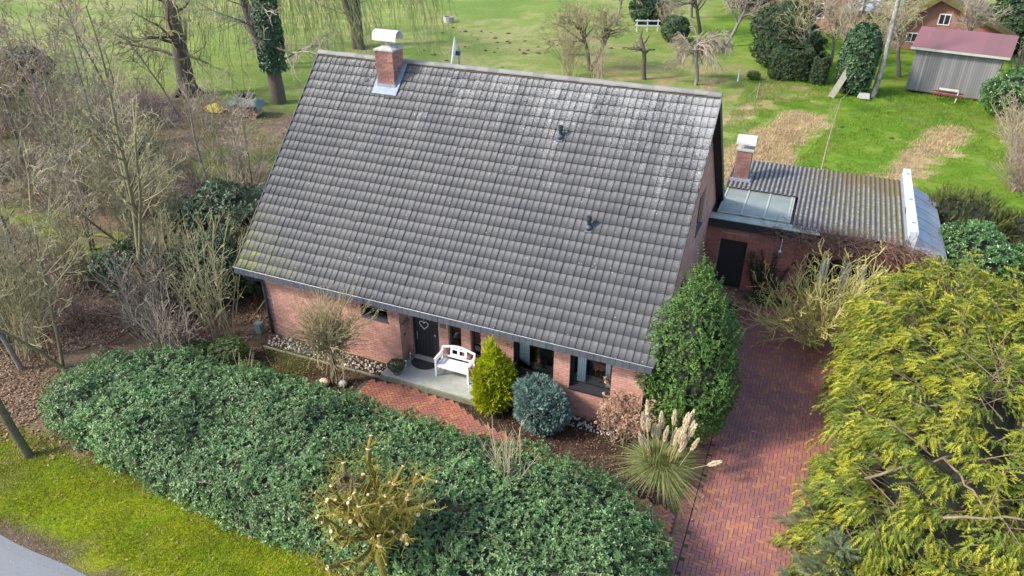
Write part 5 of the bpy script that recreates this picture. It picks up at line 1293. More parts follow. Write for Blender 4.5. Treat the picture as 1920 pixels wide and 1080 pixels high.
# utility box by the downpipe and leaning canes
o = thing('utility_box', 'small grey-green box on the ground beside the downpipe', 'box', (.22, .25, 0)); mb = MB(); box(mb, (-.12, -.1, 0), (.12, .1, .36)); mb.build('body', simple('grey_green_plastic', (.2, .25, .2), (.16, .2, .16), 5, .7), o); mb = MB(); box(mb, (-.135, -.115, .36), (.135, .115, .40)); mb.build('lid', simple('grey_green_plastic_lid', (.24, .29, .24), (.2, .24, .2), 5, .7), o)
for i, (p0, p1) in enumerate((((-.55, .6, 0), (.50, 1.1, 1.5)), ((.1, .75, 0), (.52, 1.25, 1.4)), ((-.2, 1.0, 0), (.5, 1.5, 1.1)))):
    mb = MB(); q = np.linspace(0, 1, 7)[:, None]; tube(mb, np.array(p0) * 0 + (np.array(p1) - np.array(p0)) * q + rng.normal(0, .01, (7, 3)), np.linspace(.035, .028, 7), 7)
    mb.build('leaning_pole', BARKGREEN, smooth=True, loc=p0, label='mossy wooden pole leaning on the gable wall behind the downpipe', cat='pole', group='poles leaning on the gable')
# ------------------------------------------------------------------ the big golden yew and its neighbours
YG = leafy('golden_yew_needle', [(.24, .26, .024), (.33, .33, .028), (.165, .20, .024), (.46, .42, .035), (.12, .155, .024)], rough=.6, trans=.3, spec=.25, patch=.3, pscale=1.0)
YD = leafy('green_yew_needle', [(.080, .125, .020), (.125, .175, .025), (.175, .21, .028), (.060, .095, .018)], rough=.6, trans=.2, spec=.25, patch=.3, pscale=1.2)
yw = thing('golden_yew', 'huge golden yew with drooping tips overhanging the brick driveway', 'tree', (21.95, .6, 0))
r_ = np.random.default_rng(77)
SPY = [feather(6, .23, .044, .5, s + 30) for s in range(5)]
def yew_hull(k=1.0):
    nu, nv = 44, 70; zz = np.linspace(0, 1, nu)[:, None]; a = np.linspace(0, 2 * math.pi, nv)[None]
    pr = np.interp(zz, [0, .1, .3, .6, .82, .94, 1], [.86, .97, 1.0, .93, .76, .48, .05])
    d = np.stack([np.cos(a) + 0 * zz, np.sin(a) * 1.4 + 0 * zz, zz * 1.5 + 0 * a], -1)
    m = 1 + .75 * (fbm(d * 1.5 + 4., 3) - .5) + .35 * (fbm(d * 4.2 + 9., 2) - .5)
    return np.stack([pr * m * np.cos(a) * 3.3 * k, pr * m * np.sin(a) * 6.3 * k, (zz * 5.3 * (.86 + .28 * fbm(d * 1.1, 2)) + 0 * a) * k], -1)
YH = yew_hull()
CP, CN = surf_sample(YH, 1500)
CN = nrm(CN + [0, 0, .15] + r_.normal(0, .15, CN.shape)); CP = CP - CN * (r_.random((len(CP), 1)) ** 1.5 * 1.0)
S0, S1, A, B = [], [], [], []; GP, GXd, DP, DXd = [], [], [], []
for c_, n_ in zip(CP, CN):
    b_ = nrm(n_ * .75 + np.array([n_[0], n_[1], 0]) * .5 + [0, 0, .10] + r_.normal(0, .15, 3)); s_ = nrm(np.cross(b_, [0, 0, 1.])); L_ = r_.uniform(.45, .85)
    S0.append(c_ - b_ * .6); S1.append(c_ + b_ * L_ * .7 - [0, 0, .08]); A.append(.016); B.append(.006)
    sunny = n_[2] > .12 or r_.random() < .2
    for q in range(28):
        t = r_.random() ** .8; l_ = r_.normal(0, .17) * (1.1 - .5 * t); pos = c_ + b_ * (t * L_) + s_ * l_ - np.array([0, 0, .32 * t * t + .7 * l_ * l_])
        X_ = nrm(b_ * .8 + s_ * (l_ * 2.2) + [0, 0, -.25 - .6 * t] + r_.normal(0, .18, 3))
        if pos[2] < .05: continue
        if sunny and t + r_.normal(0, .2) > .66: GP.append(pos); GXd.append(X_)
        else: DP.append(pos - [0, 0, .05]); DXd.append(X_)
lead = [(-1.9, -2.6), (-1.2, .8), (-1.6, 3.4), (.4, 2.2), (.3, -1.2), (1.6, 4.2), (-.4, 4.9), (1.8, .5), (2.0, -3.0), (-1.0, -4.4), (.4, 4.0), (-2.4, 1.8), (1.2, 2.8)]
for x_, y_ in lead:
    k_ = np.argmax(-(YH[..., 0] - x_) ** 2 - (YH[..., 1] - y_) ** 2 + YH[..., 2] * .3); base_ = YH.reshape(-1, 3)[k_] + [0, 0, -.2]; H_ = r_.uniform(.7, 1.15); S0.append(base_); S1.append(base_ + [0, 0, H_]); A.append(.022); B.append(.006)
    for q in range(34):
        t = q / 34; az = q * 2.4; rad_ = nrm(np.array([math.cos(az), math.sin(az), .7 - .9 * (1 - t)])); GP.append(base_ + np.array([0, 0, H_ * t])); GXd.append(rad_)
GP = np.array(GP); GXd = np.array(GXd); DP = np.array(DP); DXd = np.array(DXd)
for nm, P_, X_, mt in (('golden_foliage', GP, GXd, YG), ('green_foliage', DP, DXd, YD)):
    mb = MB(); wh = r_.integers(0, 4, len(P_)); Z_ = nrm(np.array([0, 0, 1.]) + r_.normal(0, .35, (len(P_), 3)))
    for q in range(4): s_ = wh == q; inst(mb, SPY[q], P_[s_], X_[s_], Z_[s_], r_.uniform(.7, 1.2, s_.sum()))
    mb.build(nm, mt, yw, kind='stuff')
mb = MB(); c_ = np.array([0, 0, 1.6]); grid(mb, c_ + (YH - c_) * .70); mb.build('shade_core', TWIGSHADE, yw)  # dark core added so gaps in the crown show painted self-shadow
mb = MB(); segs(mb, S0, S1, A, B, 4); mb.build('branches', simple('yew_bark', (.22, .15, .10), (.15, .10, .07), 8, .95), yw, kind='stuff')
# dead pale branches showing in a gap
DRYB = simple('dry_branch', (.22, .17, .105), (.14, .105, .07), 6, .95)
for p0, p1, rd in (((-2.9, -3.2, 3.1), (-1.3, -2.6, 3.9), .035), ((-1.6, -2.8, 3.8), (-.9, -4.0, 3.7), .03), ((-.4, -2.2, 4.6), (1.3, -2.7, 4.9), .05), ((-2.4, -.6, 3.5), (-1.5, -1.4, 4.1), .025), ((-1.7, -4.4, 3.7), (.2, -4.2, 4.3), .028)):
    mb = MB(); q = np.linspace(0, 1, 7)[:, None]; tube(mb, np.array(p0) + (np.array(p1) - p0) * q + rng.normal(0, .035, (7, 3)), np.linspace(rd, rd * .6, 7), 6); mb.build('bare_limb', DRYB, yw, smooth=True)
IVY = leafy('ivy_leaf', [(.030, .085, .030), (.05, .12, .04), (.02, .06, .02), (.07, .14, .05)], rough=.4, trans=.15, spec=.6)
IVT = [rosette(5, .075, .028, .3, s + 80) for s in range(3)]
P_ = np.concatenate([np.array(c_) + rng.normal(0, .22, (90, 3)) for c_ in ((-1.1, -.6, 3.3), (-.9, -1.4, 3.0), (-1.4, -2.2, 2.6))]); mb = MB(); inst_z(mb, IVT, P_, nrm(rng.normal(0, .4, (len(P_), 3)) + [-.5, -.6, 1]), rng.uniform(.7, 1.2, len(P_))); mb.build('ivy', IVY, yw, kind='stuff')

# small spruce in front of the yew
SPN = leafy('spruce_needle', [(.075, .105, .045), (.105, .135, .060), (.055, .08, .04), (.14, .16, .08), (.19, .17, .075)], rough=.6, trans=.12, spec=.3, patch=.25, pscale=1.5)
SPS = [feather(7, .22, .038, .12, s + 70, .6) for s in range(3)]
def spruce(name, label, loc, H, R, n, seed):
    o = thing(name, label, 'conifer', loc); r = np.random.default_rng(seed); S0, S1, A, B, P_, X_ = [], [], [], [], [], []
    for k in range(n):
        t = k / n; z = .15 + H * t; az = k * 2.4 + r.normal(0, .2); L = R * (1 - t) ** .8 * r.uniform(.8, 1.2) + .08; p = np.array([0, 0, z]); d = nrm(np.array([math.cos(az), math.sin(az), .12 + .5 * t])); m = max(3, int(L * 7))
        for q in range(m):
            d = nrm(d + r.normal(0, .05, 3) + [0, 0, -.03]); e = p + d * L / m; S0.append(p); S1.append(e); A.append(.012 * (1 - q / m) + .004); B.append(.012 * (1 - (q + 1) / m) + .004)
            sdv = nrm(np.cross(d, [0, 0, 1.]))
            for _ in range(4): P_.append(p + (e - p) * r.random()); X_.append(nrm(d * .8 + sdv * r.choice([-1, 1]) * r.uniform(.1, .9) + [0, 0, r.normal(0, .15)]))
            p = e
        P_.append(p); X_.append(d)
    P_ = np.array(P_); X_ = np.array(X_); mb = MB(); wh = r.integers(0, 3, len(P_)); Z_ = nrm(np.array([0, 0, 1.]) + r.normal(0, .4, (len(P_), 3)))
    for q in range(3): s_ = wh == q; inst(mb, SPS[q], P_[s_], X_[s_], Z_[s_], r.uniform(.8, 1.25, s_.sum()))
    mb.build('foliage', SPN, o, kind='stuff'); mb = MB(); segs(mb, S0, S1, A, B, 4); tube(mb, [(0, 0, -.05), (0, 0, H)], [.06, .012], 7); mb.build('trunk', BARK, o); return o
spruce('young_spruce', 'grey-green young spruce under the golden yew at the driveway edge', (18.75, -1.9, 0), 1.9, .9, 66, 4)
spruce('young_spruce', 'second grey-green spruce at the street end of the driveway under the yew', (18.8, -3.9, 0), 2.2, .95, 70, 6)

# pale bare shrub at the top of the drive
TWIGYEL = simple('yellow_lichen_twig', (.50, .45, .13), (.38, .33, .12), 5, .95)
lv = [dict(n=6, wob=.09, up=-.01, tip=.45), dict(count=5.0, n=5, wob=.14, up=.05, tip=.45, ang=.55, len=.75, rr=.66, rel=.3, **{'from': .15}), dict(count=6.5, n=4, wob=.18, up=.05, tip=.5, ang=.6, len=.42, rr=.7, rel=.3, **{'from': .1}), dict(count=5.0, n=2, wob=.2, up=.05, tip=.6, ang=.6, len=.20, rr=.8, rel=.3, **{'from': .2})]
rm_ = np.random.default_rng(404); tr = [((rm_.normal(0, .12), rm_.normal(0, .12), .05), (math.cos(a_) * u_, math.sin(a_) * u_, 1.0), rm_.uniform(1.5, 2.5), .020) for a_, u_ in zip(np.arange(26) * 2.4, rm_.uniform(.25, 1.3, 26))]
bare('bare_maple', 'spreading leafless shrub with yellow-lichened twigs in front of the annex', 'shrub', (18.15, 6.9, 0), grow(41, tr, lv, .0062), (TWIGYEL, TWIGYEL), .012, parts=('limbs', 'twigs'), s=1.4)
# vine on the annex eaves
VINE = simple('vine_twig', (.26, .15, .10), (.15, .085, .06), 5, .95)
n = 1500; x = rng.uniform(15.9, 21.1, n); wgt = np.interp(x, [15.9, 17, 18, 20.8, 21.1], [.25, .6, 1, 1, .5]); k_ = rng.random(n) < wgt; x = x[k_]; n = len(x)
y = 9.68 + rng.normal(0, .14, n) + .14 * rng.random(n); z = 2.72 + rng.normal(0, .13, n) - np.abs(rng.normal(0, .12, n)); tr = [((x[i], y[i], z[i]), (rng.normal(0, 1), rng.normal(0, .35), rng.normal(0, .4)), rng.uniform(.4, 1.0), .007) for i in range(n)]
lv = [dict(n=5, wob=.28, up=-.03, tip=.5)]
vn = thing('climbing_vine', 'tangle of brown leafless vine along the annex eaves', 'vine', (0, 0, 0)); g_ = grow(51, tr, lv, .0055); mb = MB(); segs(mb, *g_, 3); mb.build('twigs', VINE, vn, kind='stuff')
for k_, x_ in enumerate((17.2, 17.3, 20.25)): mb = MB(); q = np.linspace(0, 1, 10)[:, None]; tube(mb, np.array([x_, 9.78, 0]) + np.array([0, 0, 2.65]) * q + np.array([rng.normal(0, .03), 0, 0]) * np.cumsum(rng.normal(0, 1, (10, 1)), 0), np.linspace(.022, .014, 10), 6); mb.build('stem', VINE, vn)
tr = [((rng.uniform(17.3, 20.8), 9.70 + rng.normal(0, .08), 2.6), (rng.normal(0, .5), rng.normal(-.15, .2), -1), rng.uniform(.3, .85), .006) for _ in range(170)]; mb = MB(); segs(mb, *grow(53, tr, [dict(n=4, wob=.2, up=-.05, tip=.5)], .003), 3); mb.build('hanging_twigs', VINE, vn, kind='stuff')
# dark shrub trained on the annex wall
o = thing('wall_shrub', 'dark evergreen shrub trained upright against the annex wall', 'shrub', (16.15, 9.58, 0)); lv = [dict(n=6, wob=.07, up=.10, tip=.5), dict(count=4, n=3, wob=.1, up=.12, tip=.5, ang=.5, len=.32, rr=.6, **{'from': .25})]
g_ = grow(55, [((rng.normal(0, .12), rng.normal(0, .04), 0), (rng.normal(0, .45), rng.normal(0, .06), 1), rng.uniform(1.0, 2.0), .016) for _ in range(15)], lv); mb = MB(); segs(mb, *g_, 3); mb.build('stems', TWIGSHADE, o)
P_ = np.concatenate([g_[1]] * 6) + rng.normal(0, .04, (len(g_[1]) * 6, 3)); mb = MB(); inst_z(mb, SMALL, P_, nrm(rng.normal(0, 1, P_.shape) + [0, -.4, .4]), rng.uniform(.4, .8, len(P_))); mb.build('foliage', leafy('dark_wall_leaf', [(.016, .03, .012), (.028, .045, .016), (.04, .055, .02)], trans=.1), o, kind='stuff')
shrub('ground_cover', 'low green plants at the foot of the annex wall', 'ground cover', (16.3, 9.25, 0), ball(.85, .35, .22, .2, 2, 7.), SMALL, 700, GREENLEAF, .9, core=.7)
shrub('ground_cover', 'small green weeds by the holly at the annex door', 'ground cover', (15.2, 8.2, 0), ball(.35, .35, .25, .2, 2, 9.), SMALL, 220, GREENLEAF, .9, core=.7)

# shrubs behind the lean-to
LAUREL = leafy('cherry_laurel_leaf', [(.040, .115, .024), (.065, .160, .034), (.095, .20, .05), (.15, .25, .08)], rough=.33, trans=.2, spec=.65)
LT_ = [rosette(7, .13, .027, .55, s + 90) for s in range(3)]
for i, (x_, y_, rx, ry, h_, lab) in enumerate(((22.9, 12.3, 1.5, 1.7, 2.9, 'glossy cherry laurel beside the lean-to roof'), (25.4, 12.3, 1.8, 1.6, 2.6, 'broad cherry laurel at the garden boundary next to the golden yew'))):
    shrub('cherry_laurel', lab, 'shrub', (x_, y_, 0), ball(rx, ry, h_, .35, 1.4, i * 5. + 1), LT_, 1700, LAUREL, 1.15, inset=.3, core=.8, up=.4)
JUN = leafy('olive_juniper', [(.06, .085, .022), (.095, .125, .03), (.12, .13, .034), (.055, .075, .022), (.15, .12, .04)], rough=.7, trans=.1, spec=.2)
for i, (x_, y_, rx, ry, h_, lab) in enumerate(((23.0, 15.9, 1.6, 1.7, 2.7, 'dark olive juniper behind the lean-to roof'), (25.8, 15.8, 2.1, 1.7, 2.4, 'wide brownish juniper behind the cherry laurels'))):
    o = thing('juniper', lab, 'conifer', (x_, y_, 0)); hull = ball(rx, ry, h_, .3, 1.6, i * 3. + 2, belly=.8); conifer_foliage(o, hull, 1900, [feather(5, .26, .06, .1, s + 15) for s in range(3)], JUN, 1.1, .6, .4); c = hull.mean((0, 1)); mb = MB(); grid(mb, c + (hull - c) * .8); mb.build('shade_core', TWIGSHADE, o)  # hull inside each juniper carries the inner shade as dark colour

# ------------------------------------------------------------------ the bare thicket on the left
TW_GREY = simple('grey_twig', (.33, .275, .205), (.22, .18, .13), 3, .95); TW_OLIVE = simple('olive_grey_twig', (.31, .28, .145), (.21, .185, .095), 3, .95); TW_BROWN = simple('reddish_twig', (.28, .20, .155), (.19, .135, .10), 3, .95)
L1 = lambda **k: dict({'from': .25}, **k)
def young_tree(seed, H, r, stems=1, spread=.2, dens=1.0):
    rr = np.random.default_rng(seed)
    tr = [((rr.normal(0, .12) * (stems > 1), rr.normal(0, .12) * (stems > 1), -.1), (rr.normal(0, spread), rr.normal(0, spread), 1), H * rr.uniform(.8, 1.1), r * rr.uniform(.7, 1.1)) for _ in range(stems)]
    lv = [dict(n=10, wob=.055, up=.03, tip=.22), L1(count=2.7 * dens, n=6, wob=.11, up=.05, tip=.3, ang=.75, len=.85, rr=.5, rel=.55), L1(count=4.2 * dens, n=4, wob=.14, up=.02, tip=.4, ang=.7, len=.55, rr=.55, rel=.5), L1(count=5.5 * dens, n=2, wob=.15, up=0, tip=.6, ang=.6, len=.36, rr=.7, rel=.4)]
    return grow(seed, tr, lv, .0085)
protoA = [young_tree(101, 7.5, .085), young_tree(102, 6.5, .07, 2, .16), young_tree(103, 8.0, .10), young_tree(104, 5.5, .05, 3, .22)]
mats = [(BARKGREY, TW_GREY), (BARKGREEN, TW_OLIVE), (BARKGREY, TW_BROWN), (BARKGREEN, TW_GREY)]
MARKS = [((-3.0, -4.6), 'beside the hedge end'), ((-4.4, -.1), 'close to the forked tree'), ((-12.5, 2.8), 'beside the grassy lane in the wood'), ((-3.9, 5.0), 'by the big evergreen bush under the roof corner'), ((-17.3, 19.5), 'near the tarpaulin-covered woodpile'), ((-24.4, 21.5), 'near the thick oak'), ((-34, 15), 'before the neighbouring bungalow'), ((-24, 9), 'in the rough glade towards the bungalow'), ((-.8, 9), 'beside the gable-side roof edge'), ((-16.2, 10.3), 'round the evergreen bush in the wood'), ((-8.5, -3), 'on the leafy ground off the hedge end'), ((-10, 7), 'between grassy lane and roof'), ((-20.5, 3), 'at the far end of the grassy lane'), ((-9.5, 13), 'on the leafy clearing before the woodpile')]
def near(base, x_, y_): return base + ' ' + min(MARKS, key=lambda m: (m[0][0] - x_) ** 2 + (m[0][1] - y_) ** 2)[1]
labs = ['slim bare grey-twigged tree', 'twin-stemmed bare olive-barked tree', 'bare tree with reddish-brown twigs', 'multi-stemmed mossy bare sapling']
spots = [[(-5.5, -4.5), (-14.9, 8.0), (-9.3, 8.3), (-23.2, 13.5), (-27.0, 8.4), (-12.2, .4), (-17.2, 6.2), (-25.2, 17.0), (-31, 6)], [(-4.1, -3.8), (-10.5, 2.3), (-19.5, 9.3), (-30.0, 12.0), (-7.8, 2.6), (-22.0, 11.0), (-27.0, 11.4)], [(-14.6, 4.7), (-23.2, 8.6), (-27.5, 14.0), (-32.5, 10.2), (-21, 18), (-29, 19.5)], [(-7.3, -3.6), (-10.7, -1.0), (-18.0, 4.0), (-25, 4.5), (-8.4, .8), (-12.8, 7.4), (-20.6, 4.2), (-6.2, 7.6), (-22.5, 1.5)]]
for k in range(4):
    o = bare('thicket_tree', near(labs[k], *spots[k][0]), 'tree', (*spots[k][0], 0), protoA[k], mats[k], .03, 'bare trees of the left thicket, kind ' + ('grey', 'olive', 'reddish', 'multi-stemmed')[k], rng.uniform(0, 6))
    for (x_, y_) in spots[k][1:]: copy_tree(o, (x_, y_, 0), rng.uniform(0, 6.28), rng.uniform(.85, 1.2), near(labs[k], x_, y_))
# the forked tree nearest the house
tr = [((0, 0, -.1), (.06, 0, 1), 2.2, .13)]; lv = [dict(n=6, wob=.03, up=.02, tip=.85)]
rr_ = np.random.default_rng(9); top = np.array([.13, 0, 2.05]); tr2 = [(top, (.10, .10, 1), 8.5, .095), (top, (.34, -.02, 1), 6.0, .07), (top + [0, 0, .05], (-.1, .5, 1), 4.5, .05)]
lv2 = [dict(n=12, wob=.05, up=.03, tip=.2), L1(count=2.5, n=6, wob=.1, up=.04, tip=.3, ang=.8, len=.9, rr=.45, rel=.5), L1(count=4.0, n=4, wob=.14, up=0, tip=.4, ang=.7, len=.52, rr=.55, rel=.5), L1(count=5.0, n=2, wob=.15, up=0, tip=.6, ang=.6, len=.32, rr=.7, rel=.4)]
ga = grow(61, tr, lv); gb = grow(62, tr2, lv2, .0085)
bare('forked_tree', 'tall bare tree forking low above dark evergreen shrubs beside the downpipe gable', 'tree', (-4.45, -.1, 0), tuple(np.concatenate([p, q]) for p, q in zip(ga, gb)), (BARKGREEN, TW_OLIVE), .025)
# brush: clumps of fine shoots
def brush(seed, H, n, spread, r=.012):
    q = np.random.default_rng(seed); lv = [dict(n=6, wob=.08, up=.02, tip=.35), L1(count=2.6, n=4, wob=.15, up=.02, tip=.4, ang=.6, len=.5, rr=.6, rel=.5), L1(count=3.5, n=2, wob=.15, up=0, tip=.5, ang=.6, len=.3, rr=.7, rel=.4)]
    return grow(seed, [((q.normal(0, .25), q.normal(0, .25), -.05), (q.normal(0, spread), q.normal(0, spread), 1), H * q.uniform(.6, 1.15), r * 1.25 * q.uniform(.7, 1.4)) for _ in range(n)], lv, .0075)
bspots = [[(-4.2, .9), (-2.7, 1.1), (-13.2, 12.6), (-9.0, 5.3), (-16.5, 7.0), (-21, 11.5), (-6.4, 1.6), (-1.6, 2.2)], [(-6.5, -1.6), (-12.0, 9.6), (-8.5, 10.6), (-15.6, 2.3 + 3), (-25.0, 11.2), (-18.2, 17.2), (-11.5, 17.8), (-9.0, -2.4), (-14, -2)], [(-10.5, 7.0), (-12.6, 5.6), (-22.5, 16.6), (-29.5, 15.5), (-7.0, 7.6), (-5.8, 9.6), (-19.6, 6.3), (-26.5, 18.3), (-12.5, 1.0), (-17, .5)]]
blabs = ['upright olive hazel clump', 'low brown bramble clump', 'wide clump of pale grey shoots']
rb_ = np.random.default_rng(321)
for k_ in range(3):
    for _ in range((30, 60, 34)[k_]):
        x_, y_ = rb_.uniform(-15, -.6), rb_.uniform(-5.2, 14)
        if rb_.random() < .35: x_, y_ = rb_.uniform(-30, -12), rb_.uniform(2, 20)
        if (y_ > 8.5 and x_ > -20) or (-6.2 < x_ < -.8 and -1 < y_ < 6.5 and rb_.random() < .75) or (x_ > -3.4 and y_ < -2.6) or (x_ < -9 and 1.2 < y_ < 4.4): continue
        bspots[k_].append((x_, y_))
for k, (gg, mt) in enumerate(((brush(111, 3.4, 26, .22), TW_OLIVE), (brush(112, 1.5, 34, .6), TW_BROWN), (brush(113, 2.5, 30, .4), TW_GREY))):
    o = bare('brush_clump', near(blabs[k], *bspots[k][0]), 'shrub', (*bspots[k][0], 0), gg, (mt, mt), .9, ('hazel', 'bramble', 'grey brush')[k] + ' clumps in the thicket', parts=('stems', 'shoots'))
    for (x_, y_) in bspots[k][1:]: copy_tree(o, (x_, y_, 0), rng.uniform(0, 6.28), rng.uniform(.8, 1.25), near(blabs[k], x_, y_))
# dark evergreens in the thicket
RHO = leafy('rhododendron_leaf', [(.020, .048, .018), (.034, .070, .024), (.052, .095, .034), (.024, .052, .018)], rough=.42, trans=.12, spec=.5)
RT = [rosette(8, .13, .024, .25, s + 120) for s in range(3)]
for i, (x_, y_, rx, ry, h_, n_, lab) in enumerate(((-3.1, 1.5, 1.9, 1.5, 2.5, 1300, 'dark evergreen bush at the foot of the forked tree'), (-3.9, 4.6, 2.5, 2.1, 3.2, 1900, 'large dark evergreen bush beside the lower corner of the roof'), (-7.0, 4.6, 1.5, 1.3, 2.0, 650, 'dark evergreen bush deep in the bare thicket'), (-16.2, 10.3, 1.3, 1.2, 1.7, 500, 'dark evergreen bush beside the grassy lane in the wood'), (-6.6, 11.2, .9, .9, 1.5, 350, 'small green bush touching the roof edge below the chimney side'), (-5.7, .6, 1.6, 1.3, 2.1, 900, 'dark evergreen bush behind the hedge corner under the bare trees'), (-1.7, 2.6, 1.2, 1.4, 2.0, 700, 'dim evergreen bush squeezed beside the gable wall near the downpipe'))):
    hull = ball(rx, ry, h_, .35, 1.5, i * 2.7 + .5)
    shrub('evergreen_bush', lab, 'bush', (x_, y_, 0), hull, RT, int(n_ * 1.3), RHO, 1.25, inset=.55, core=.6, up=.4, jit=.5)

# trees at the field edge
oak = grow(71, [((0, 0, -.2), (.02, 0, 1), 9.0, .62)], [dict(n=12, wob=.035, up=.02, tip=.55), L1(count=1.8, n=9, wob=.16, up=-.01, tip=.25, ang=1.3, len=2.9, rr=.22, rel=.35), L1(count=2.6, n=5, wob=.2, up=0, tip=.3, ang=.8, len=.95, rr=.5, rel=.5), L1(count=3.4, n=3, wob=.2, up=0, tip=.5, ang=.7, len=.5, rr=.6, rel=.4)], .013)
o = bare('old_oak', 'thick dark leafless oak at the edge of the field', 'tree', (-24.4, 22.2, 0), oak, (BARK, TW_OLIVE), .06)
mb = MB()
for k in range(6):
    a_ = k * 1.05; tube(mb, [(math.cos(a_) * .35, math.sin(a_) * .35, .9), (math.cos(a_) * .6, math.sin(a_) * .6, .3), (math.cos(a_) * 1.0, math.sin(a_) * 1.0, -.05)], [.2, .22, .12], 7)
mb.build('root_flare', BARK, o, smooth=True)
ivt = grow(72, [((0, 0, -.2), (.03, 0, 1), 9.0, .50)], [dict(n=10, wob=.02, up=.02, tip=.6), L1(count=1.6, n=8, wob=.15, up=-.02, tip=.25, ang=1.2, len=2.6, rr=.2, rel=.35), L1(count=2.6, n=5, wob=.2, up=-.03, tip=.3, ang=.8, len=.9, rr=.5, rel=.5), L1(count=2.8, n=3, wob=.2, up=-.03, tip=.5, ang=.7, len=.5, rr=.6, rel=.4)], .013)
o = bare('ivy_clad_tree', 'leafless tree with a thick coat of dark ivy at the field edge', 'tree', (-17.3, 23.2, 0), ivt, (BARK, TW_GREY), .06)
n = 2600; zz_ = 2.2 + 7 * rng.random(n); a_ = rng.uniform(0, 6.28, n); rd = (.72 + .35 * (fbm(np.stack([np.cos(a_), np.sin(a_), zz_ * .8], 1) * 1.3, 2) - .3)) ; P_ = np.stack([np.cos(a_) * rd + .02 * zz_, np.sin(a_) * rd, zz_], 1)
mb = MB(); inst_z(mb, IVT, P_, nrm(np.stack([np.cos(a_), np.sin(a_), .3 + 0 * a_], 1) + rng.normal(0, .3, (n, 3))), rng.uniform(1.6, 2.6, n)); mb.build('ivy', leafy('dark_ivy', [(.02, .06, .02), (.035, .085, .03), (.05, .11, .035), (.015, .04, .015)], rough=.4, trans=.1, spec=.5), o, kind='stuff')
# weeping willows behind the ridge
WIL = simple('willow_twig', (.36, .34, .13), (.26, .235, .10), 3, .95)
def willow(loc, lab, seed, ns):
    r = np.random.default_rng(seed); tr = [((r.normal(0, .5), r.normal(0, .5), -.2), (r.normal(0, .12), r.normal(0, .1), 1), 9.0, r.uniform(.28, .42)) for _ in range(ns)]
    g_ = grow(seed, tr, [dict(n=9, wob=.05, up=.02, tip=.5), L1(count=.85, n=6, wob=.15, up=.0, tip=.3, ang=1.1, len=2.0, rr=.25, rel=.4)], .012)
    o = bare('weeping_willow', lab, 'tree', loc, g_, (BARK, BARKGREEN), .08)
    m = 230; a = r.uniform(0, 6.28, m); R = 1.0 + 7.5 * np.sqrt(r.random(m)); top = 9.5 - R * .42 + r.normal(0, .8, m); L = r.uniform(3.0, 8.0, m)
    tr = [((R[i] * math.cos(a[i]), R[i] * math.sin(a[i]), top[i]), (math.cos(a[i]) * .25, math.sin(a[i]) * .25, -1), min(L[i], top[i] - .4), .02) for i in range(m)]
    g_ = grow(seed + 1, tr, [dict(n=7, wob=.07, up=-.06, tip=.5), L1(count=.8, n=3, wob=.1, up=-.12, tip=.5, ang=.5, len=.55, rr=.7, rel=.4)], .014)
    mb = MB(); segs(mb, *g_, 3); mb.build('weeping_twigs', WIL, o, kind='stuff'); return o
willow((-22.0, 39.5, 0), 'weeping willow with yellow-green hanging twigs behind the chimney', 201, 3)
willow((-24.0, 31.0, 0), 'second weeping willow between the ivy-clad tree and the chimney', 301, 2)
# ------------------------------------------------------------------ woodpile, tarp and garden things on the left
LOG = simple('log_end', (.40, .27, .15), (.28, .18, .10), 8, .9, isl=[(.42, .28, .16), (.33, .21, .12), (.25, .16, .09), (.46, .33, .20)])
wp = thing('woodpile', 'stack of split logs under a grey-green tarpaulin at the field edge', 'woodpile', (-17.3, 20.0, 0), .25)
lg = MB(); a = np.linspace(0, 2 * math.pi, 7)[:-1]; ring = np.stack([np.cos(a), 0 * a, np.sin(a)], 1); v = np.concatenate([ring + [0, -.5, 0], ring * 1 + [0, .5, 0]]); i = np.arange(6); j = (i + 1) % 6
lg.add(v * [.085, .9, .085], f3=[[0, k + 1, k] for k in range(1, 5)] + [[6, 6 + k, 7 + k] for k in range(1, 5)], f4=np.stack([i, j, j + 6, i + 6], 1)); LOGM = lg.mesh('log', LOG)
for r in range(6):
    for c in range(11): put('log', LOGM, wp, (-.95 + c * .17 + (r % 2) * .085 + rng.normal(0, .01), rng.normal(0, .03), .09 + r * .148), (0, rng.uniform(0, 3), 0), (rng.uniform(.85, 1.1), 1, rng.uniform(.85, 1.1)))
xs, ys = np.meshgrid(np.linspace(-1.12, 1.2, 30), np.linspace(-.62, .62, 18), indexing='ij'); zz = 1.06 + .22 * (fbm2(xs, ys, 2.4, 3, 3.) - .5) * 2 - 1.3 * np.clip(np.abs(ys) - .46, 0, 1) - 1.6 * np.clip(np.abs(xs) - .98, 0, 1)
mb = MB(); grid(mb, np.stack([xs, ys, zz], -1)); grid(mb, np.stack([xs, ys, zz - .006], -1), flip=True); mb.build('tarpaulin', simple('tarp_grey_green', (.15, .185, .17), (.10, .13, .12), 4, .8), wp, smooth=True)
o = thing('yellow_tarp_heap', 'yellow tarpaulin thrown over cut logs near the thick oak', 'tarpaulin', (-20.0, 19.9, 0), .2)
xs, ys = np.meshgrid(np.linspace(-.75, .75, 26), np.linspace(-.5, .5, 18), indexing='ij'); rr = np.hypot(xs / .75, ys / .5); zz = .48 * np.clip(1 - rr ** 2.2, 0, 1) * (.6 + .8 * fbm2(xs, ys, 2.5, 3, 1.)) + .10 * fbm2(xs, ys, 5, 2, 6.) + .01
mb = MB(); grid(mb, np.stack([xs, ys, zz], -1)); mb.build('sheet', simple('yellow_tarp', (.62, .45, .02), (.50, .33, .02), 5, .5), o, smooth=True)
for k in range(5): put('log', LOGM, o, (-1.15 + k * .13, -.2 + rng.normal(0, .08), .09 + (k % 2) * .1), (0, 0, rng.uniform(0, .6)))
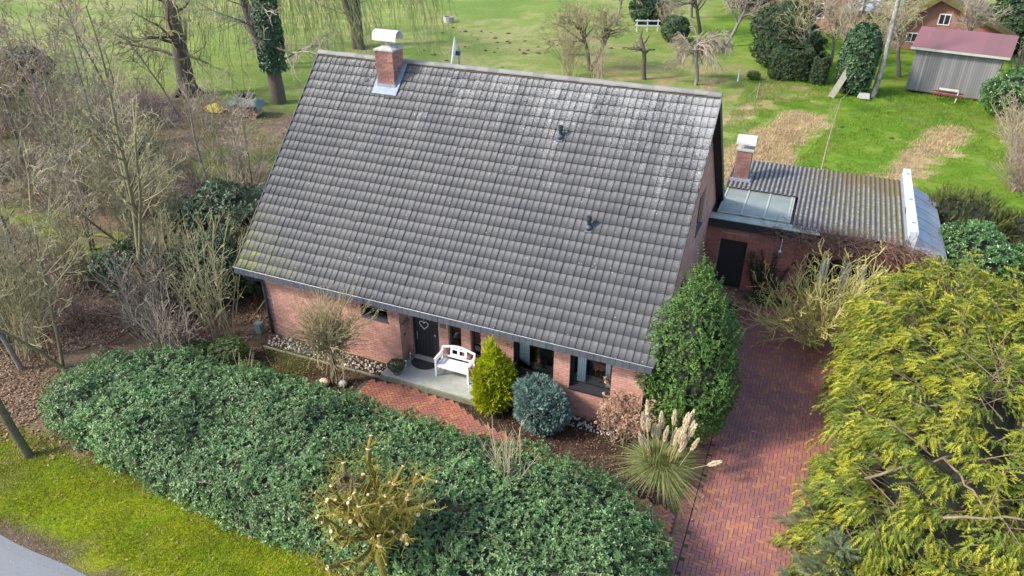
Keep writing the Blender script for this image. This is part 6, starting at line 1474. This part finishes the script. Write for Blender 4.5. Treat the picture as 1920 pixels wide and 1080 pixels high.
o = thing('wheelbarrow', 'dark wheelbarrow frame standing behind the woodpile', 'wheelbarrow', (-18.9, 22.0, 0), .3)
mb = MB(); v = np.array([[-.3, -.25, .35], [.35, -.22, .35], [.35, .22, .35], [-.3, .25, .35], [-.45, -.36, .68], [.5, -.33, .62], [.5, .33, .62], [-.45, .36, .68]]); mb.add(v, f4=BOXF[[0, 2, 3, 4, 5]]); mb.build('tray', DARKSTEEL, o)
for s in (-1, 1):
    mb = MB(); tube(mb, [(.75, s * .1, .25), (.2, s * .2, .34), (-.4, s * .27, .42), (-.95, s * .3, .72)], .018, 6); mb.build('handle', DARKSTEEL, o); mb = MB(); tube(mb, [(-.35, s * .26, .4), (-.45, s * .28, 0)], .016, 6); mb.build('leg', DARKSTEEL, o)
t = np.linspace(0, 2 * math.pi, 17); mb = MB(); tube(mb, np.stack([.75 + .17 * np.cos(t), 0 * t, .20 + .17 * np.sin(t)], 1), .035, 6, caps=False); mb.build('wheel', RUBBER, o)
# neighbour's bungalow corner and clipped shrubs at the left edge
nb_ = thing('neighbour_bungalow', 'corner of a low neighbouring bungalow with dark roof beside the clipped dark shrubs', 'house', (-37.2, 15.6, 0), .35)
mb = MB(); box(mb, (-6, -4, 0), (1.2, 3, 2.3)); mb.build('wall', brick_mat('pale_brick', [(.35, .2, .16), (.4, .24, .2)]), nb_)
mb = MB(); prism(mb, [(-4.6, 2.2), (3.6, 2.2), (-.5, 4.4)], 0, -6.5, 1.7); mb.build('roof', SLATE, nb_); mb = MB(); prism(mb, [(-4.65, 2.0), (-4.5, 2.0), (-.5, 4.2), (-.5, 4.42)], 0, 1.705, 1.75); prism(mb, [(3.5, 2.0), (3.65, 2.0), (-.5, 4.42), (-.5, 4.2)], 0, 1.705, 1.75); mb.build('bargeboard', WHITE, nb_)
mb = MB(); box(mb, (1.202, -2.0, .9), (1.24, -.6, 2.0)); w_ = mb.build('window', WHITE, nb_); mb = MB(); box(mb, (1.241, -1.9, 1.0), (1.247, -.7, 1.9)); mb.build('pane', GLASS, w_)
for i, (x_, y_, rx, ry, h_, lab) in enumerate(((-38.5, 20.4, 2.6, 1.6, 2.4, 'dark clipped evergreen block beside the neighbouring bungalow'), (-31.8, 13.2, 1.5, 1.3, 1.7, 'dark spreading conifer in front of the neighbouring bungalow'))):
    shrub('dark_shrub', lab, 'shrub', (x_, y_, 0), ball(rx, ry, h_, .2, 1.5, i + 60., belly=.6), RT, 1100, RHO, 1.7, core=.85)
# street tree by the verge
tr = [((0, 0, -.1), (-.20, -.03, 1), 7.5, .13)]; o = bare('street_tree', 'straight mossy tree trunk on the grass verge at the hedge corner', 'tree', (-1.63, -7.15, 0), grow(81, tr, [dict(n=12, wob=.012, up=.01, tip=.65), L1(count=.0, n=4, wob=.1, up=.05, tip=.3, ang=.8, len=.6, rr=.3, rel=.4)]), (BARKMOSS, TW_OLIVE), .03)

# ------------------------------------------------------------------ field: molehills, trough
MOLE = simple('mole_earth', (.045, .034, .024), (.03, .023, .017), 9, 1.0, bmp=.8, bscale=20)
def mound(seed):
    t = np.linspace(0, 1, 6)[:, None]; a = np.linspace(0, 2 * math.pi, 11)[None]; m = 1 + .5 * (fbm(np.stack([np.cos(a) + 0 * t, np.sin(a) + 0 * t, t * 2 + seed + 0 * a], -1), 2) - .5)
    mb = MB(); grid(mb, np.stack([t * np.cos(a) * m * .22, t * np.sin(a) * m * .22, (1 - t ** 1.5) * .13 * m - .01], -1)); return mb.mesh('molehill', MOLE, True)
MM = [mound(s) for s in (1, 5, 9)]
def gz_at(x, y): return float(-.03 + (fbm2(np.array([x]), np.array([y]), .12, 2, 4.)[0] - .5) * .5 * sstep(20, 40, np.array([y]))[0])
rr_ = np.random.default_rng(15)
cl = [(-15.4, 50.0, 2.0, 8), (-9.6, 46.6, 3.4, 11), (-12.5, 43.5, 2.6, 5), (-6.0, 46.0, 3.0, 5), (-10.8, 39.0, 3.5, 5), (-5, 52, 4, 4), (19.5, 31.5, 1.4, 5)]
for cx, cy, s, n in cl:
    for k in range(n):
        x_, y_ = rr_.normal(cx, s), rr_.normal(cy, s * .6); q = rr_.uniform(.5, 1.15)
        put('molehill', MM[rr_.integers(3)], None, (x_, y_, gz_at(x_, y_) + .0), (0, 0, rr_.uniform(0, 6)), (q * rr_.uniform(.8, 1.5), q, q * .75), label='dark molehill in the pasture grass behind the houses', cat='molehill', group='molehills in the grass')
o = thing('concrete_trough', 'round grey concrete ring standing in the pasture', 'trough', (-19.8, 53.2, gz_at(-19.8, 53.2))); mb = MB(); lathe(mb, [(.52, 0), (.55, 0), (.55, .55), (.46, .55), (.46, .12), (.001, .12)], 20); mb.build('ring', CEMENT, o, smooth=False)

# ------------------------------------------------------------------ orchard and garden behind
def orchard(seed, H, lean, dens=1.0, droop=0.0):
    return grow(seed, [((0, 0, -.1), lean, H * .55, .17)], [dict(n=7, wob=.08, up=.03, tip=.7), dict(count=3.2, n=8, wob=.16, up=.03 - droop, tip=.25, ang=.85, len=2.7, rr=.5, rel=.3, **{'from': .55}), L1(count=3.4 * dens, n=5, wob=.18, up=.04 - droop, tip=.3, ang=.7, len=.95, rr=.5, rel=.5), L1(count=4.6 * dens, n=3, wob=.18, up=.02 - droop, tip=.5, ang=.7, len=.58, rr=.6, rel=.4)], .014)
bare('orchard_tree', 'leafless leaning fruit tree on the lawn beyond the round bush', 'tree', (8.0, 53.6, 0), orchard(91, 6.0, (.42, .1, 1), 1.2), (BARKGREY, TW_GREY), .04)
bare('orchard_tree', 'upright leafless fruit tree behind the round evergreen bush', 'tree', (4.9, 58.0, 0), orchard(92, 6.5, (.05, 0, 1), 1.2), (BARK, TW_GREY), .04)
bare('orchard_tree', 'large spreading leafless fruit tree behind the middle of the roof ridge', 'tree', (-.4, 40.0, 0), tuple(np.concatenate([p, q]) for p, q in zip(orchard(93, 6.4, (.40, .1, 1), 1.25), orchard(94, 6.6, (-.35, .05, 1), 1.25))), (BARK, TW_OLIVE), .04)
bare('orchard_tree', 'hard-pruned crooked fruit tree just behind the roof ridge', 'tree', (4.2, 39.0, 0), grow(95, [((0, 0, -.1), (-.15, 0, 1), 3.2, .18)], [dict(n=6, wob=.12, up=.02, tip=.8), dict(count=2.4, n=6, wob=.2, up=.02, tip=.5, ang=1.0, len=1.2, rr=.6, rel=.4, **{'from': .6}), L1(count=5, n=3, wob=.2, up=.1, tip=.4, ang=.7, len=.7, rr=.3, rel=.4)], .014), (BARK, TW_OLIVE), .04)
o = bare('weeping_cherry', 'small mushroom-shaped weeping tree on dry grass behind the ridge', 'tree', (8.1, 38.9, 0), grow(96, [((0, 0, -.1), (.12, 0, 1), 2.9, .15)], [dict(n=6, wob=.10, up=.03, tip=.9), dict(count=8, n=8, wob=.14, up=-.10, tip=.3, ang=1.2, len=2.1, rr=.4, rel=.4, **{'from': .85}), L1(count=7, n=5, wob=.14, up=-.25, tip=.4, ang=.6, len=1.0, rr=.5, rel=.4), L1(count=4, n=3, wob=.15, up=-.2, tip=.5, ang=.5, len=.5, rr=.7, rel=.4)], .014), (BARKGREY, TW_GREY), .05)
bg_ = [((-1.5, 37.5), 'hazel clump of pale upright shoots behind the ridge', brush(121, 4.2, 30, .25, .018), TW_OLIVE), ((1.6, 36.0), 'row of thin yellowish canes rising behind the ridge', brush(122, 3.4, 18, .10, .016), TWIGPALE), ((-3.6, 44.5), 'brown leafless bush beside the large spreading fruit tree', brush(123, 3.2, 36, .5, .016), TW_BROWN), ((2.2, 57.0), 'pale beige leafless bush beside the white rail fence', brush(124, 3.0, 44, .35, .016), TWIGPALE), ((9.6, 36.8), 'thin twiggy scrub in the dry grass by the weeping tree', brush(125, 1.2, 14, .5, .008), TW_BROWN)]
for (x_, y_), lab, gg, mt in bg_: bare('bare_bush', lab, 'bush', (x_, y_, 0), gg, (mt, mt), .9, parts=('stems', 'shoots'))
shrub('round_bush', 'round dark evergreen bush on the back lawn', 'bush', (3.4, 53.4, 0), ball(1.25, 1.25, 2.1, .12, 1.5, 70., belly=.55), RT, 1100, leafy('round_bush_leaf', [(.03, .065, .02), (.05, .09, .03), (.08, .12, .04)], trans=.12), 1.6, core=.86)
shrub('far_bush', 'dark evergreen bush behind the white rail fence', 'bush', (-.6, 59.5, 0), ball(2.0, 1.4, 2.6, .3, 1.5, 71.), RT, 900, RHO, 1.9, core=.8)
fn = thing('rail_fence', 'short white-painted rail fence by the beige bush', 'fence', (0.0, 56.3, 0), .35)
for x_ in (-.9, .1, 1.1): mb = MB(); box(mb, (x_ - .05, -.05, 0), (x_ + .05, .05, 1.15)); mb.build('post', SCR, fn)
for z_ in (.55, 1.0): mb = MB(); box(mb, (-1.1, -.085, z_), (1.3, -.052, z_ + .11)); mb.build('rail', SCR, fn)
# clipped hedge block and conifers by the shed
CON = leafy('dark_conifer', [(.022, .05, .016), (.035, .07, .022), (.05, .09, .03), (.02, .04, .014)], rough=.6, trans=.1, spec=.3)
def block(nm, lab, x_, y_, rx, ry, h_, n_, mt, tp, size, belly=.35, seed=0., amp=.08, rz=0.): return shrub(nm, lab, 'hedge' if 'hedge' in nm else 'tree', (x_, y_, 0), ball(rx, ry, h_, amp, 1.5, seed, belly=belly, square=.45 if 'hedge' in nm else 0), tp, n_, mt, size, core=.88, rz=rz)
block('clipped_hedge', 'clipped square dark hedge at the back of the lawn', 14.2, 43.6, 1.5, 1.1, 2.3, 1200, CON, SMALL, 2.4, .25, 80., .05, .2)
block('clipped_hedge', 'narrow dark clipped hedge piece beside the ivy-green column', 16.3, 43.2, .6, .8, 2.0, 500, CON, SMALL, 2.4, .3, 81., .08)
block('ivy_column', 'thick column of ivy and evergreen beside the pale birch trunk', 18.7, 41.0, 1.25, 1.15, 4.6, 2000, leafy('column_leaf', [(.025, .065, .02), (.04, .09, .03), (.06, .12, .04), (.02, .05, .016)], rough=.45, trans=.1), IVT, 2.2, .4, 82., .2)
block('pine_bush', 'dark bushy pine behind the clipped hedge', 13.6, 46.6, 2.6, 1.9, 4.4, 1700, CON, SMALL, 3.4, .7, 83., .6)
bare('birch_tree', 'leaning pale birch trunk beside the ivy column on the lawn', 'tree', (20.1, 40.8, 0), grow(97, [((0, 0, -.1), (.10, .02, 1), 9.0, .20)], [dict(n=10, wob=.04, up=.01, tip=.6), L1(count=.8, n=6, wob=.14, up=.02, tip=.3, ang=.9, len=1.5, rr=.25, rel=.3), L1(count=2.4, n=4, wob=.16, up=-.02, tip=.4, ang=.7, len=.8, rr=.5, rel=.4), L1(count=3, n=2, wob=.16, up=-.04, tip=.5, ang=.7, len=.5, rr=.6, rel=.4)], .013), (BIRCH, TW_BROWN), .05)
for i, (x_, y_, ln, lab) in enumerate(((15.5, 44.6, (-.12, 0, 1), 'pale bare tree rising out of the clipped hedge'), (17.6, 44.5, (.1, .1, 1), 'ivy-stemmed bare tree behind the green column'), (22.0, 47.5, (-.1, 0, 1), 'thin bare tree between birch and shed'))):
    bare('garden_tree', lab, 'tree', (x_, y_, 0), orchard(131 + i, 6.5, ln, .9), (BARKGREY, TW_OLIVE), .04)
o = thing('leaning_board', 'long grey board leaning against the ivy column', 'board', (17.65, 39.7, 0)); mb = MB(); obox(mb, (-.25, -.35, .0), (.55, .55, 1.9), .42, .03, up=(0, -1, .4)); mb.build('board', simple('grey_board', (.27, .25, .19), (.2, .185, .14), 6, .9), o)
o = thing('stone_block', 'pale stone block at the foot of the birch', 'block', (19.5, 40.1, 0)); mb = MB(); v = np.array([[-.4, -.25, 0], [.4, -.3, 0], [.42, .25, 0], [-.38, .28, 0], [-.34, -.2, .32], [.33, -.24, .36], [.36, .2, .30], [-.3, .22, .34]]); mb.add(v, f4=BOXF); mb.build('stone', CEMENT, o)
# shed
GREYW = simple('grey_weathered_boards', (.18, .178, .178), (.125, .122, .122), 9, .95, isl=[(.135, .135, .14), (.19, .185, .18), (.115, .114, .118), (.225, .215, .20), (.16, .155, .15)], bmp=.3)
shd = thing('garden_shed', 'grey weathered board shed with dull red roof on the back lawn', 'shed', (22.3, 43.6, 0), -.20)
SW, SD, SH = 5.3, 3.8, 2.95; wl = put('wall', None, shd); mb = MB(); box(mb, (.02, .03, 0), (SW - .02, SD, SH - .1)); mb.build('wall_core', BLACKWOOD, wl)
nb = 34
for k in range(nb): mb = MB(); x0 = k * SW / nb; box(mb, (x0 + .006, 0 + rng.normal(0, .004), .04), (x0 + SW / nb - .006, .028, SH)); mb.build('board', GREYW, wl)
for k in range(14): mb = MB(); y0 = .03 + k * (SD - .03) / 14; box(mb, (-.028, y0 + .006, .04), (.0, y0 + .26, SH)); mb.build('board', GREYW, wl)
RR = simple('red_felt', (.17, .072, .08), (.105, .06, .06), 1.1, .9, world_space=True, bmp=.3, bscale=8, detail=6, isl=[(.155, .070, .076), (.18, .078, .086), (.14, .067, .07)])
rf_ = put('roof', None, shd)
v = np.array([[-.35, -.35, SH + .02], [SW + .35, -.35, SH + .02], [SW + .35, 2.6, SH + .95], [-.35, 2.6, SH + .95]]); fs = put('front_slope', None, rf_) if False else None
for q in range(7):
    t0, t1 = q / 7, (q + 1) / 7; a0 = v[0] + (v[1] - v[0]) * t0; a1 = v[0] + (v[1] - v[0]) * t1; b0 = v[3] + (v[2] - v[3]) * t0; b1 = v[3] + (v[2] - v[3]) * t1; w_ = np.array([a0, a1 + [.04, 0, 0], b1 + [.04, 0, 0], b0]) + [0, 0, .004 * (q % 2)]; mb = MB(); mb.add(np.concatenate([w_, w_ + [0, 0, .06 + rng.normal(0, .004)]]), f4=BOXF); mb.build('felt_strip', RR, rf_)
v = np.array([[-.35, 2.6, SH + .95], [SW + .35, 2.6, SH + .95], [SW + .35, SD + .3, SH + .35], [-.35, SD + .3, SH + .35]]); mb = MB(); mb.add(np.concatenate([v, v + [0, 0, .06]]), f4=BOXF); mb.build('back_slope', RR, rf_)
mb = MB(); box(mb, (-.36, -.39, SH - .06), (SW + .36, -.352, SH + .09)); mb.build('eaves_trim', ROOFEDGE, rf_)
mb = MB(); prism(mb, [(.03, SH), (SD, SH), (SD, SH + .3), (2.6, SH + .9)], 0, .0, .03); mb.build('gable_infill', GREYW, wl)
pt = thing('picnic_bench', 'dark red picnic bench in front of the grey shed', 'bench', (24.75, 41.7, 0), -.2)
REDP = simple('dark_red_paint', (.16, .022, .03), (.12, .02, .025), 6, .7)
for y0 in (-.42, .30): mb = MB(); box(mb, (-.95, y0, .42), (.95, y0 + .22, .47)); mb.build('seat', REDP, pt)
mb = MB(); box(mb, (-.6, -.18, .70), (.6, .18, .75)); mb.build('table_top', simple('pale_plank', (.5, .46, .38), (.4, .36, .3), 6, .9), pt)
for x_ in (-.6, .6):
    for s in (-1, 1): mb = MB(); obox(mb, (x_, s * .42, 0), (x_, s * .10, .70), .06, .08); mb.build('leg', simple('grey_leg', (.4, .38, .34), (.3, .28, .25), 6, .9) if x_ > 0 else REDP, pt)
# thatched neighbour house
TH = simple('mossy_thatch', (.125, .115, .025), (.075, .055, .035), 1.2, 1.0, world_space=True, bmp=.8, bscale=6)
RB = brick_mat('far_brick', [(.30, .14, .105), (.34, .17, .125), (.26, .12, .09)])
h2 = thing('thatched_house', 'old brick house with mossy thatched gable roof behind the shed', 'house', (24.5, 58.0, 0), -.06)
mb = MB(); prism(mb, [(-2.9, 0), (5.2, 0), (5.2, 1.9), (0, 4.15), (-2.9, 1.75)], 1, 0.0, 10.0); mb.build('wall', RB, h2)
tr_ = put('roof', None, h2)
mb = MB(); prism(mb, [(0, 4.2), (6.0, 1.6), (6.1, 1.95), (0, 4.75)], 1, -.7, 10.5); mb.build('mossy_slope', TH, tr_)
mb = MB(); prism(mb, [(0, 4.2), (0, 4.75), (-3.7, 1.65), (-3.6, 1.25)], 1, -.7, 10.5); mb.build('mossy_slope', TH, tr_)
for (x0, x1, z0, z1, gl) in ((-1.9, -1.0, .6, 1.4, 1), (.2, 1.1, 2.2, 3.1, 1), (3.2, 4.6, .1, 1.3, 0)):
    w_ = put('window' if gl else 'doorway', None, h2); mb = MB(); box(mb, (x0, -.05, z0), (x1, -.01, z1)); mb.build('frame', WHITE if gl else BLACKWOOD, w_)
    for q in range(2): mb = MB(); xm = (x0 + x1) / 2; a0, a1 = ((x0 + .07, xm - .03), (xm + .03, x1 - .07))[q]; box(mb, (a0, -.062, z0 + .08), (a1, -.052, z1 - .08)); mb.build('pane', BLACK, w_)
h3 = thing('brick_wing', 'long red brick wing left of the thatched gable', 'house', (17.6, 63.0, 0), -.05)
mb = MB(); box(mb, (-5.0, 0, 0), (5.2, 6, 4.6)); mb.build('wall', RB, h3); mb = MB(); prism(mb, [(-.6, 4.2), (6.6, 4.2), (3, 8.0)], 0, -5.4, 5.6); mb.build('roof', SLATE, h3)
for (x0, x1, z0, z1) in ((-3.0, -2.0, 1.2, 2.6), (-.2, .6, 1.6, 2.7), (2.2, 4.6, .3, 2.8)):
    w_ = put('window', None, h3); mb = MB(); box(mb, (x0, -.05, z0), (x1, -.01, z1)); mb.build('frame', WHITE, w_); mb = MB(); box(mb, (x0 + .08, -.062, z0 + .08), (x1 - .08, -.052, z1 - .08)); mb.build('pane', BLACK, w_)
cs = thing('conservatory', 'blue-grey framed glass lean-to in front of the brick wing', 'conservatory', (19.6, 59.8, 0), -.08)
for k in range(4): mb = MB(); box(mb, (-2.4 + k * 1.6 - .07, 0, 0), (-2.4 + k * 1.6 + .07, .12, 2.6)); obox(mb, (-2.4 + k * 1.6, .06, 2.6), (-2.4 + k * 1.6, 2.9, 3.6), .12, .12); mb.build('post', DARKSTEEL, cs)
for k in range(3): mb = MB(); v = np.array([[-2.3 + k * 1.6, 0, 2.62], [-.9 + k * 1.6 - .03, 0, 2.62], [-.9 + k * 1.6 - .03, 2.9, 3.62], [-2.3 + k * 1.6, 2.9, 3.62]]); mb.add(np.concatenate([v, v + [0, 0, .02]]), f4=BOXF); mb.build('roof_pane', LT, cs); mb = MB(); box(mb, (-2.3 + k * 1.6, .05, .3), (-.93 + k * 1.6, .06, 2.5)); mb.build('pane', GLASS, cs)
mb = MB(); box(mb, (-2.4, .0, 2.45), (2.4, .12, 2.58)); box(mb, (-2.4, .0, .2), (2.4, .12, .3)); mb.build('rail', DARKSTEEL, cs)
# shrubs on the right boundary
shrub('boundary_shrub', 'green evergreen bush with bare stems right of the shed', 'shrub', (28.2, 39.2, 0), ball(1.9, 1.8, 2.9, .3, 1.5, 90.), LT_, 900, LAUREL, 1.7, core=.75, inset=.5)
for i, (x_, y_, h_, nn, lab) in enumerate(((27.9, 33.8, 2.8, 80, 'high beige bare brush right of the straw bed'), (27.6, 29.6, 2.7, 80, 'broad beige bare brush along the right garden boundary'), (26.8, 25.2, 2.4, 70, 'reddish-brown bare brush above the dark junipers'), (28.2, 21.0, 2.5, 60, 'dense bare brush behind the wide juniper'), (29.5, 46.0, 3.4, 40, 'grey bare brush behind the shed corner'), (24.4, 20.4, 1.4, 12, 'sparse thin shoots on the lawn before the dark juniper'))):
    bare('boundary_brush', lab, 'shrub', (x_, y_, 0), brush(141 + i, h_, nn, .45, .014), ((TWIGPALE, TWIGPALE, TW_BROWN, TW_BROWN, TW_GREY, TW_GREY)[i],) * 2, .9, parts=('stems', 'shoots'))
bk_ = [(24.5, 70, 3.5, 5, 'tall dark conifer mass behind the thatched roof'), (31.0, 60, 2.8, 5, 'dark evergreen tree right of the thatched roof'), (8.0, 74, 4.0, 4, 'dark evergreen thicket beyond the orchard lawn'), (33.5, 52, 3.0, 4.2, 'dark green bush in the garden corner beyond the shed')]
for i, (x_, y_, r0, h_, lab) in enumerate(bk_): shrub('far_evergreen', lab, 'tree', (x_, y_, 0), ball(r0, r0 * .8, h_, .3, 1.5, 95. + i), IVT, 1200, CON, 4.0, core=.85)
FT = []
for i, (x_, y_, lab) in enumerate(((2.5, 66, 'bare tree beyond the white rail fence and orchard lawn'), (11.5, 66, 'bare tree beyond the orchard lawn before the brick wing'), (33.0, 55.5, 'bare tree right of the thatched house'), (15.0, 52.0, 'bare tree between the clipped hedge and the brick wing'))):
    ft = bare('far_tree', lab, 'tree', (x_, y_, 0), orchard(151 + i, 8.5, (rng.normal(0, .1), 0, 1), 1.3), (BARKGREY, (TW_OLIVE, TW_GREY, TW_BROWN, TW_OLIVE)[i]), .04); FT.append(ft)
for i, (x_, y_, q, lab) in enumerate(((17.0, 49.0, 1, 'bare tree standing behind the ivy column'), (20.8, 55.5, 0, 'bare tree before the glass lean-to'), (26.5, 54.5, 1, 'bare tree before the thatched gable'), (31.5, 48.0, 2, 'bare tree behind the green bush beside the shed'), (12.5, 56.0, 2, 'bare tree left of the brick wing'), (-3.5, 58.0, 0, 'bare tree behind the white rail fence'), (17.8, 57.0, 3, 'bare tree in front of the brick wing windows'))):
    copy_tree(FT[q], (x_, y_, 0), rng.uniform(0, 6.28), rng.uniform(.7, .95), lab)
# sapling, garden posts
bare('birch_sapling', 'thin pale sapling on the lawn behind the annex roof', 'sapling', (17.5, 23.2, 0), grow(98, [((0, 0, 0), (.02, 0, 1), 4.2, .05)], [dict(n=9, wob=.03, up=.02, tip=.3), L1(count=2.3, n=4, wob=.1, up=.08, tip=.4, ang=.6, len=.7, rr=.4, rel=.3), L1(count=2, n=2, wob=.1, up=.05, tip=.5, ang=.5, len=.35, rr=.6, rel=.3)], .006), (TWIGPALE, TWIGPALE), .02)
for i, (x_, y_, h_, rz_, lab) in enumerate(((12.7, 36.9, 1.1, 0, 'grey wooden post beside the dry grass strip'), (10.8, 41.2, .9, 0, 'short wooden post by the shrub bed on the lawn'), (12.9, 27.6, 1.0, 0, 'thin stake at the edge of the long straw bed'))):
    o = thing('garden_post', lab, 'post', (x_, y_, 0)); mb = MB(); tube(mb, [(0, 0, -.05), (.02, 0, h_)], [.06 if i < 2 else .025, .055 if i < 2 else .02], 8); mb.build('shaft', SCR if i == 1 else BARKGREY, o)
    if i == 0: mb = MB(); obox(mb, (-.6, .0, .1), (0, 0, .85), .05, .05); mb.build('strut', BARKGREY, o)
shrub('low_bush', 'small green bush in the dark bed on the lawn', 'bush', (11.8, 42.2, 0), ball(.55, .5, .6, .2, 1.6, 97.), SMALL, 300, GREENLEAF, 1.6, core=.8)
for i in range(22):
    pass

# ------------------------------------------------------------------ scatter: grass, fallen leaves, straw
def blades(name, n, xr, yr, hmin, hmax, mat, lab, keep, w=.006, zoff=0.0, cat='grass'):
    x = rng.uniform(*xr, n); y = rng.uniform(*yr, n); k = keep(x, y); x, y = x[k], y[k]; n = len(x)
    a = rng.uniform(0, 6.28, n); h = rng.uniform(hmin, hmax, n); ln = rng.uniform(.2, 1.0, n); b = np.stack([x, y, 0 * x - .03 + zoff], 1); s = np.stack([np.cos(a), np.sin(a), 0 * a], 1) * w; t = b + np.stack([-np.sin(a) * ln * h, np.cos(a) * ln * h, h], 1)
    MB().add(np.stack([b - s, b + s, t], 1).reshape(-1, 3), f3=np.arange(3 * n).reshape(-1, 3)).build(name, mat, kind='stuff', label=lab, cat=cat)
GR = leafy('verge_blade', [(.17, .25, .010), (.26, .30, .010), (.36, .35, .012), (.14, .22, .015), (.40, .33, .10)], rough=.7, trans=.25, spec=.2, patch=.35, pscale=.9)
blades('verge_grass', 95000, (-4.5, 9.5), (-9.2, -6.3), .03, .085, GR, 'mossy yellow-green grass on the street verge', lambda x, y: (rng.random(len(x)) < np.interp(y, [-9.2, -8.8, -8.4], [.1, .5, .75])) & (y < -6.45 + (fbm2(x, y, 2, 2, 3.) - .5) * .8), .007)
LG = leafy('lawn_blade', [(.11, .22, .014), (.16, .27, .022), (.08, .17, .012), (.24, .29, .05)], rough=.7, trans=.25, spec=.2, patch=.3, pscale=.5)
def on_lawn(x, y):
    k = np.ones_like(x, bool)
    for a, b, w in (((13.4, 22.0), (16.0, 33.6), 1.9), ((20.3, 22.6), (22.6, 28.6), 1.2), ((23.2, 30.2), (24.6, 34.6), 1.3)): k &= strip_mask(x, y, a, b, w) < .3
    return k & (fbm2(x, y, .9, 2, 8.) > .36)
blades('lawn_grass', 90000, (11.5, 27.5), (16.0, 43), .05, .17, LG, 'short bright green lawn behind the annex', on_lawn, .012)
def on_straw(x, y):
    k = np.zeros_like(x, bool)
    for a, b, w in (((13.4, 22.0), (16.0, 33.6), 1.5), ((20.3, 22.6), (22.6, 28.6), .9), ((23.2, 30.2), (24.6, 34.6), 1.0)):
        k |= strip_mask(x + (fbm2(x, y, .9, 3, 5.) - .5) * 1.8 + rng.normal(0, .3, len(x)), y + rng.normal(0, .35, len(x)), a, b, w) > .5
    return k
blades('straw_mulch', 80000, (11, 26.5), (19.5, 36.5), .04, .20, leafy('straw', [(.50, .38, .20), (.58, .45, .26), (.40, .29, .15), (.28, .20, .10)], rough=.9, trans=.2, spec=.1, tint=(1, .95, .8)), 'dry straw covering the garden beds on the lawn', on_straw, .012, cat='straw')
def fallen(name, n, xr, yr, size, mat, lab, keep, cat='leaves'):
    x = rng.uniform(*xr, n); y = rng.uniform(*yr, n); k = keep(x, y); x, y = x[k], y[k]; n = len(x); c = np.stack([x, y, rng.uniform(-.01, .03, n)], 1); s = rng.uniform(size * .6, size * 1.4, n)[:, None]
    t1 = nrm(rng.normal(0, 1, (n, 3)) * [1, 1, .35]) * s; t2 = nrm(np.cross(t1, rng.normal(0, .35, (n, 3)) + [0, 0, 1])) * s * .6
    MB().add(np.stack([c - t1, c + t2, c + t1, c - t2], 1).reshape(-1, 3), f4=np.arange(4 * n).reshape(-1, 4)).build(name, mat, kind='stuff', label=lab, cat=cat)
DL = leafy('fallen_leaf', [(.30, .19, .12), (.22, .13, .08), (.40, .29, .20), (.14, .085, .055), (.34, .22, .13)], rough=.85, trans=.1, spec=.2, patch=.2, tint=(1, .9, .7))
fallen('leaf_litter', 60000, (-9.5, .9), (-6.8, 4.0), .036, DL, 'brown fallen leaves on the bare ground at the hedge end', lambda x, y: (fbm2(x, y, .6, 3, 6.) > .33) & ~((x > -2.9) & (y < -2.9)))
fallen('leaf_litter', 45000, (-30, .9), (-7.0, 21), .055, DL, 'brown fallen leaves on the woodland floor under the bare thicket', lambda x, y: (rng.random(len(x)) < np.interp(np.hypot(x - 2, y + 4), [0, 8, 30], [1, 1, .35])) & (fbm2(x, y, .5, 3, 6.) > .36) & ~((y > 1.3) & (y < 4.2) & (x < -9.5)))
fallen('bed_litter', 9000, (.6, 15.3), (-3.0, .35), .028, leafy('bark_chip', [(.16, .10, .065), (.09, .055, .035), (.24, .16, .11), (.06, .04, .028)], rough=.9, trans=0, spec=.2), 'bark chips and dead leaves on the soil between hedge and house', lambda x, y: ~in_path(x, y) & ~((x > 5.4) & (x < 9) & (y > -.4)))
fallen('verge_leaves', 1500, (-4, 9), (-8.9, -6.3), .035, DL, 'scattered dead leaves on the street verge', lambda x, y: rng.random(len(x)) < np.interp(y, [-8.9, -7.2, -6.6], [.12, .25, 1]))
blades('bed_moss', 9000, (.9, 4.8), (-2.6, -.3), .02, .07, leafy('moss_blade', [(.06, .085, .012), (.10, .11, .02), (.045, .06, .01)], rough=.9, trans=.1, spec=.1), 'dark mossy grass between hedge and brick wall', lambda x, y: fbm2(x, y, 1.0, 2, 8.) > .42, .006)
fallen('drive_leaves', 900, (15.4, 19.5), (-4.5, 9.6), .028, DL, 'dead leaves scattered on the brick driveway', lambda x, y: rng.random(len(x)) < np.interp(np.minimum(np.abs(x - 15.6), np.abs(x - 18.4)), [0, .5, 1.5], [1, .35, .12]))
for o_ in [q_ for q_ in bpy.data.objects if q_.name.startswith('drive_leaves')]: o_.location.z = .045
blades('drive_weeds', 2600, (15.4, 15.66), (-3.2, 8.5), .02, .08, GREENLEAF, 'small weeds along the edge of the brick driveway', lambda x, y: fbm2(x, y, 1.2, 2, 4.) > .5, .008, .05)
fallen('road_grit', 2600, (-6, 9), (-10.2, -9.0), .014, leafy('grit', [(.30, .28, .25), (.18, .15, .12), (.40, .37, .32), (.12, .09, .06)], rough=.9, trans=0, spec=.2), 'grit and crumbs along the broken street edge', lambda x, y: rng.random(len(x)) < np.interp(y, [-10.2, -9.5, -9.1], [.08, .5, 1]), 'grit')
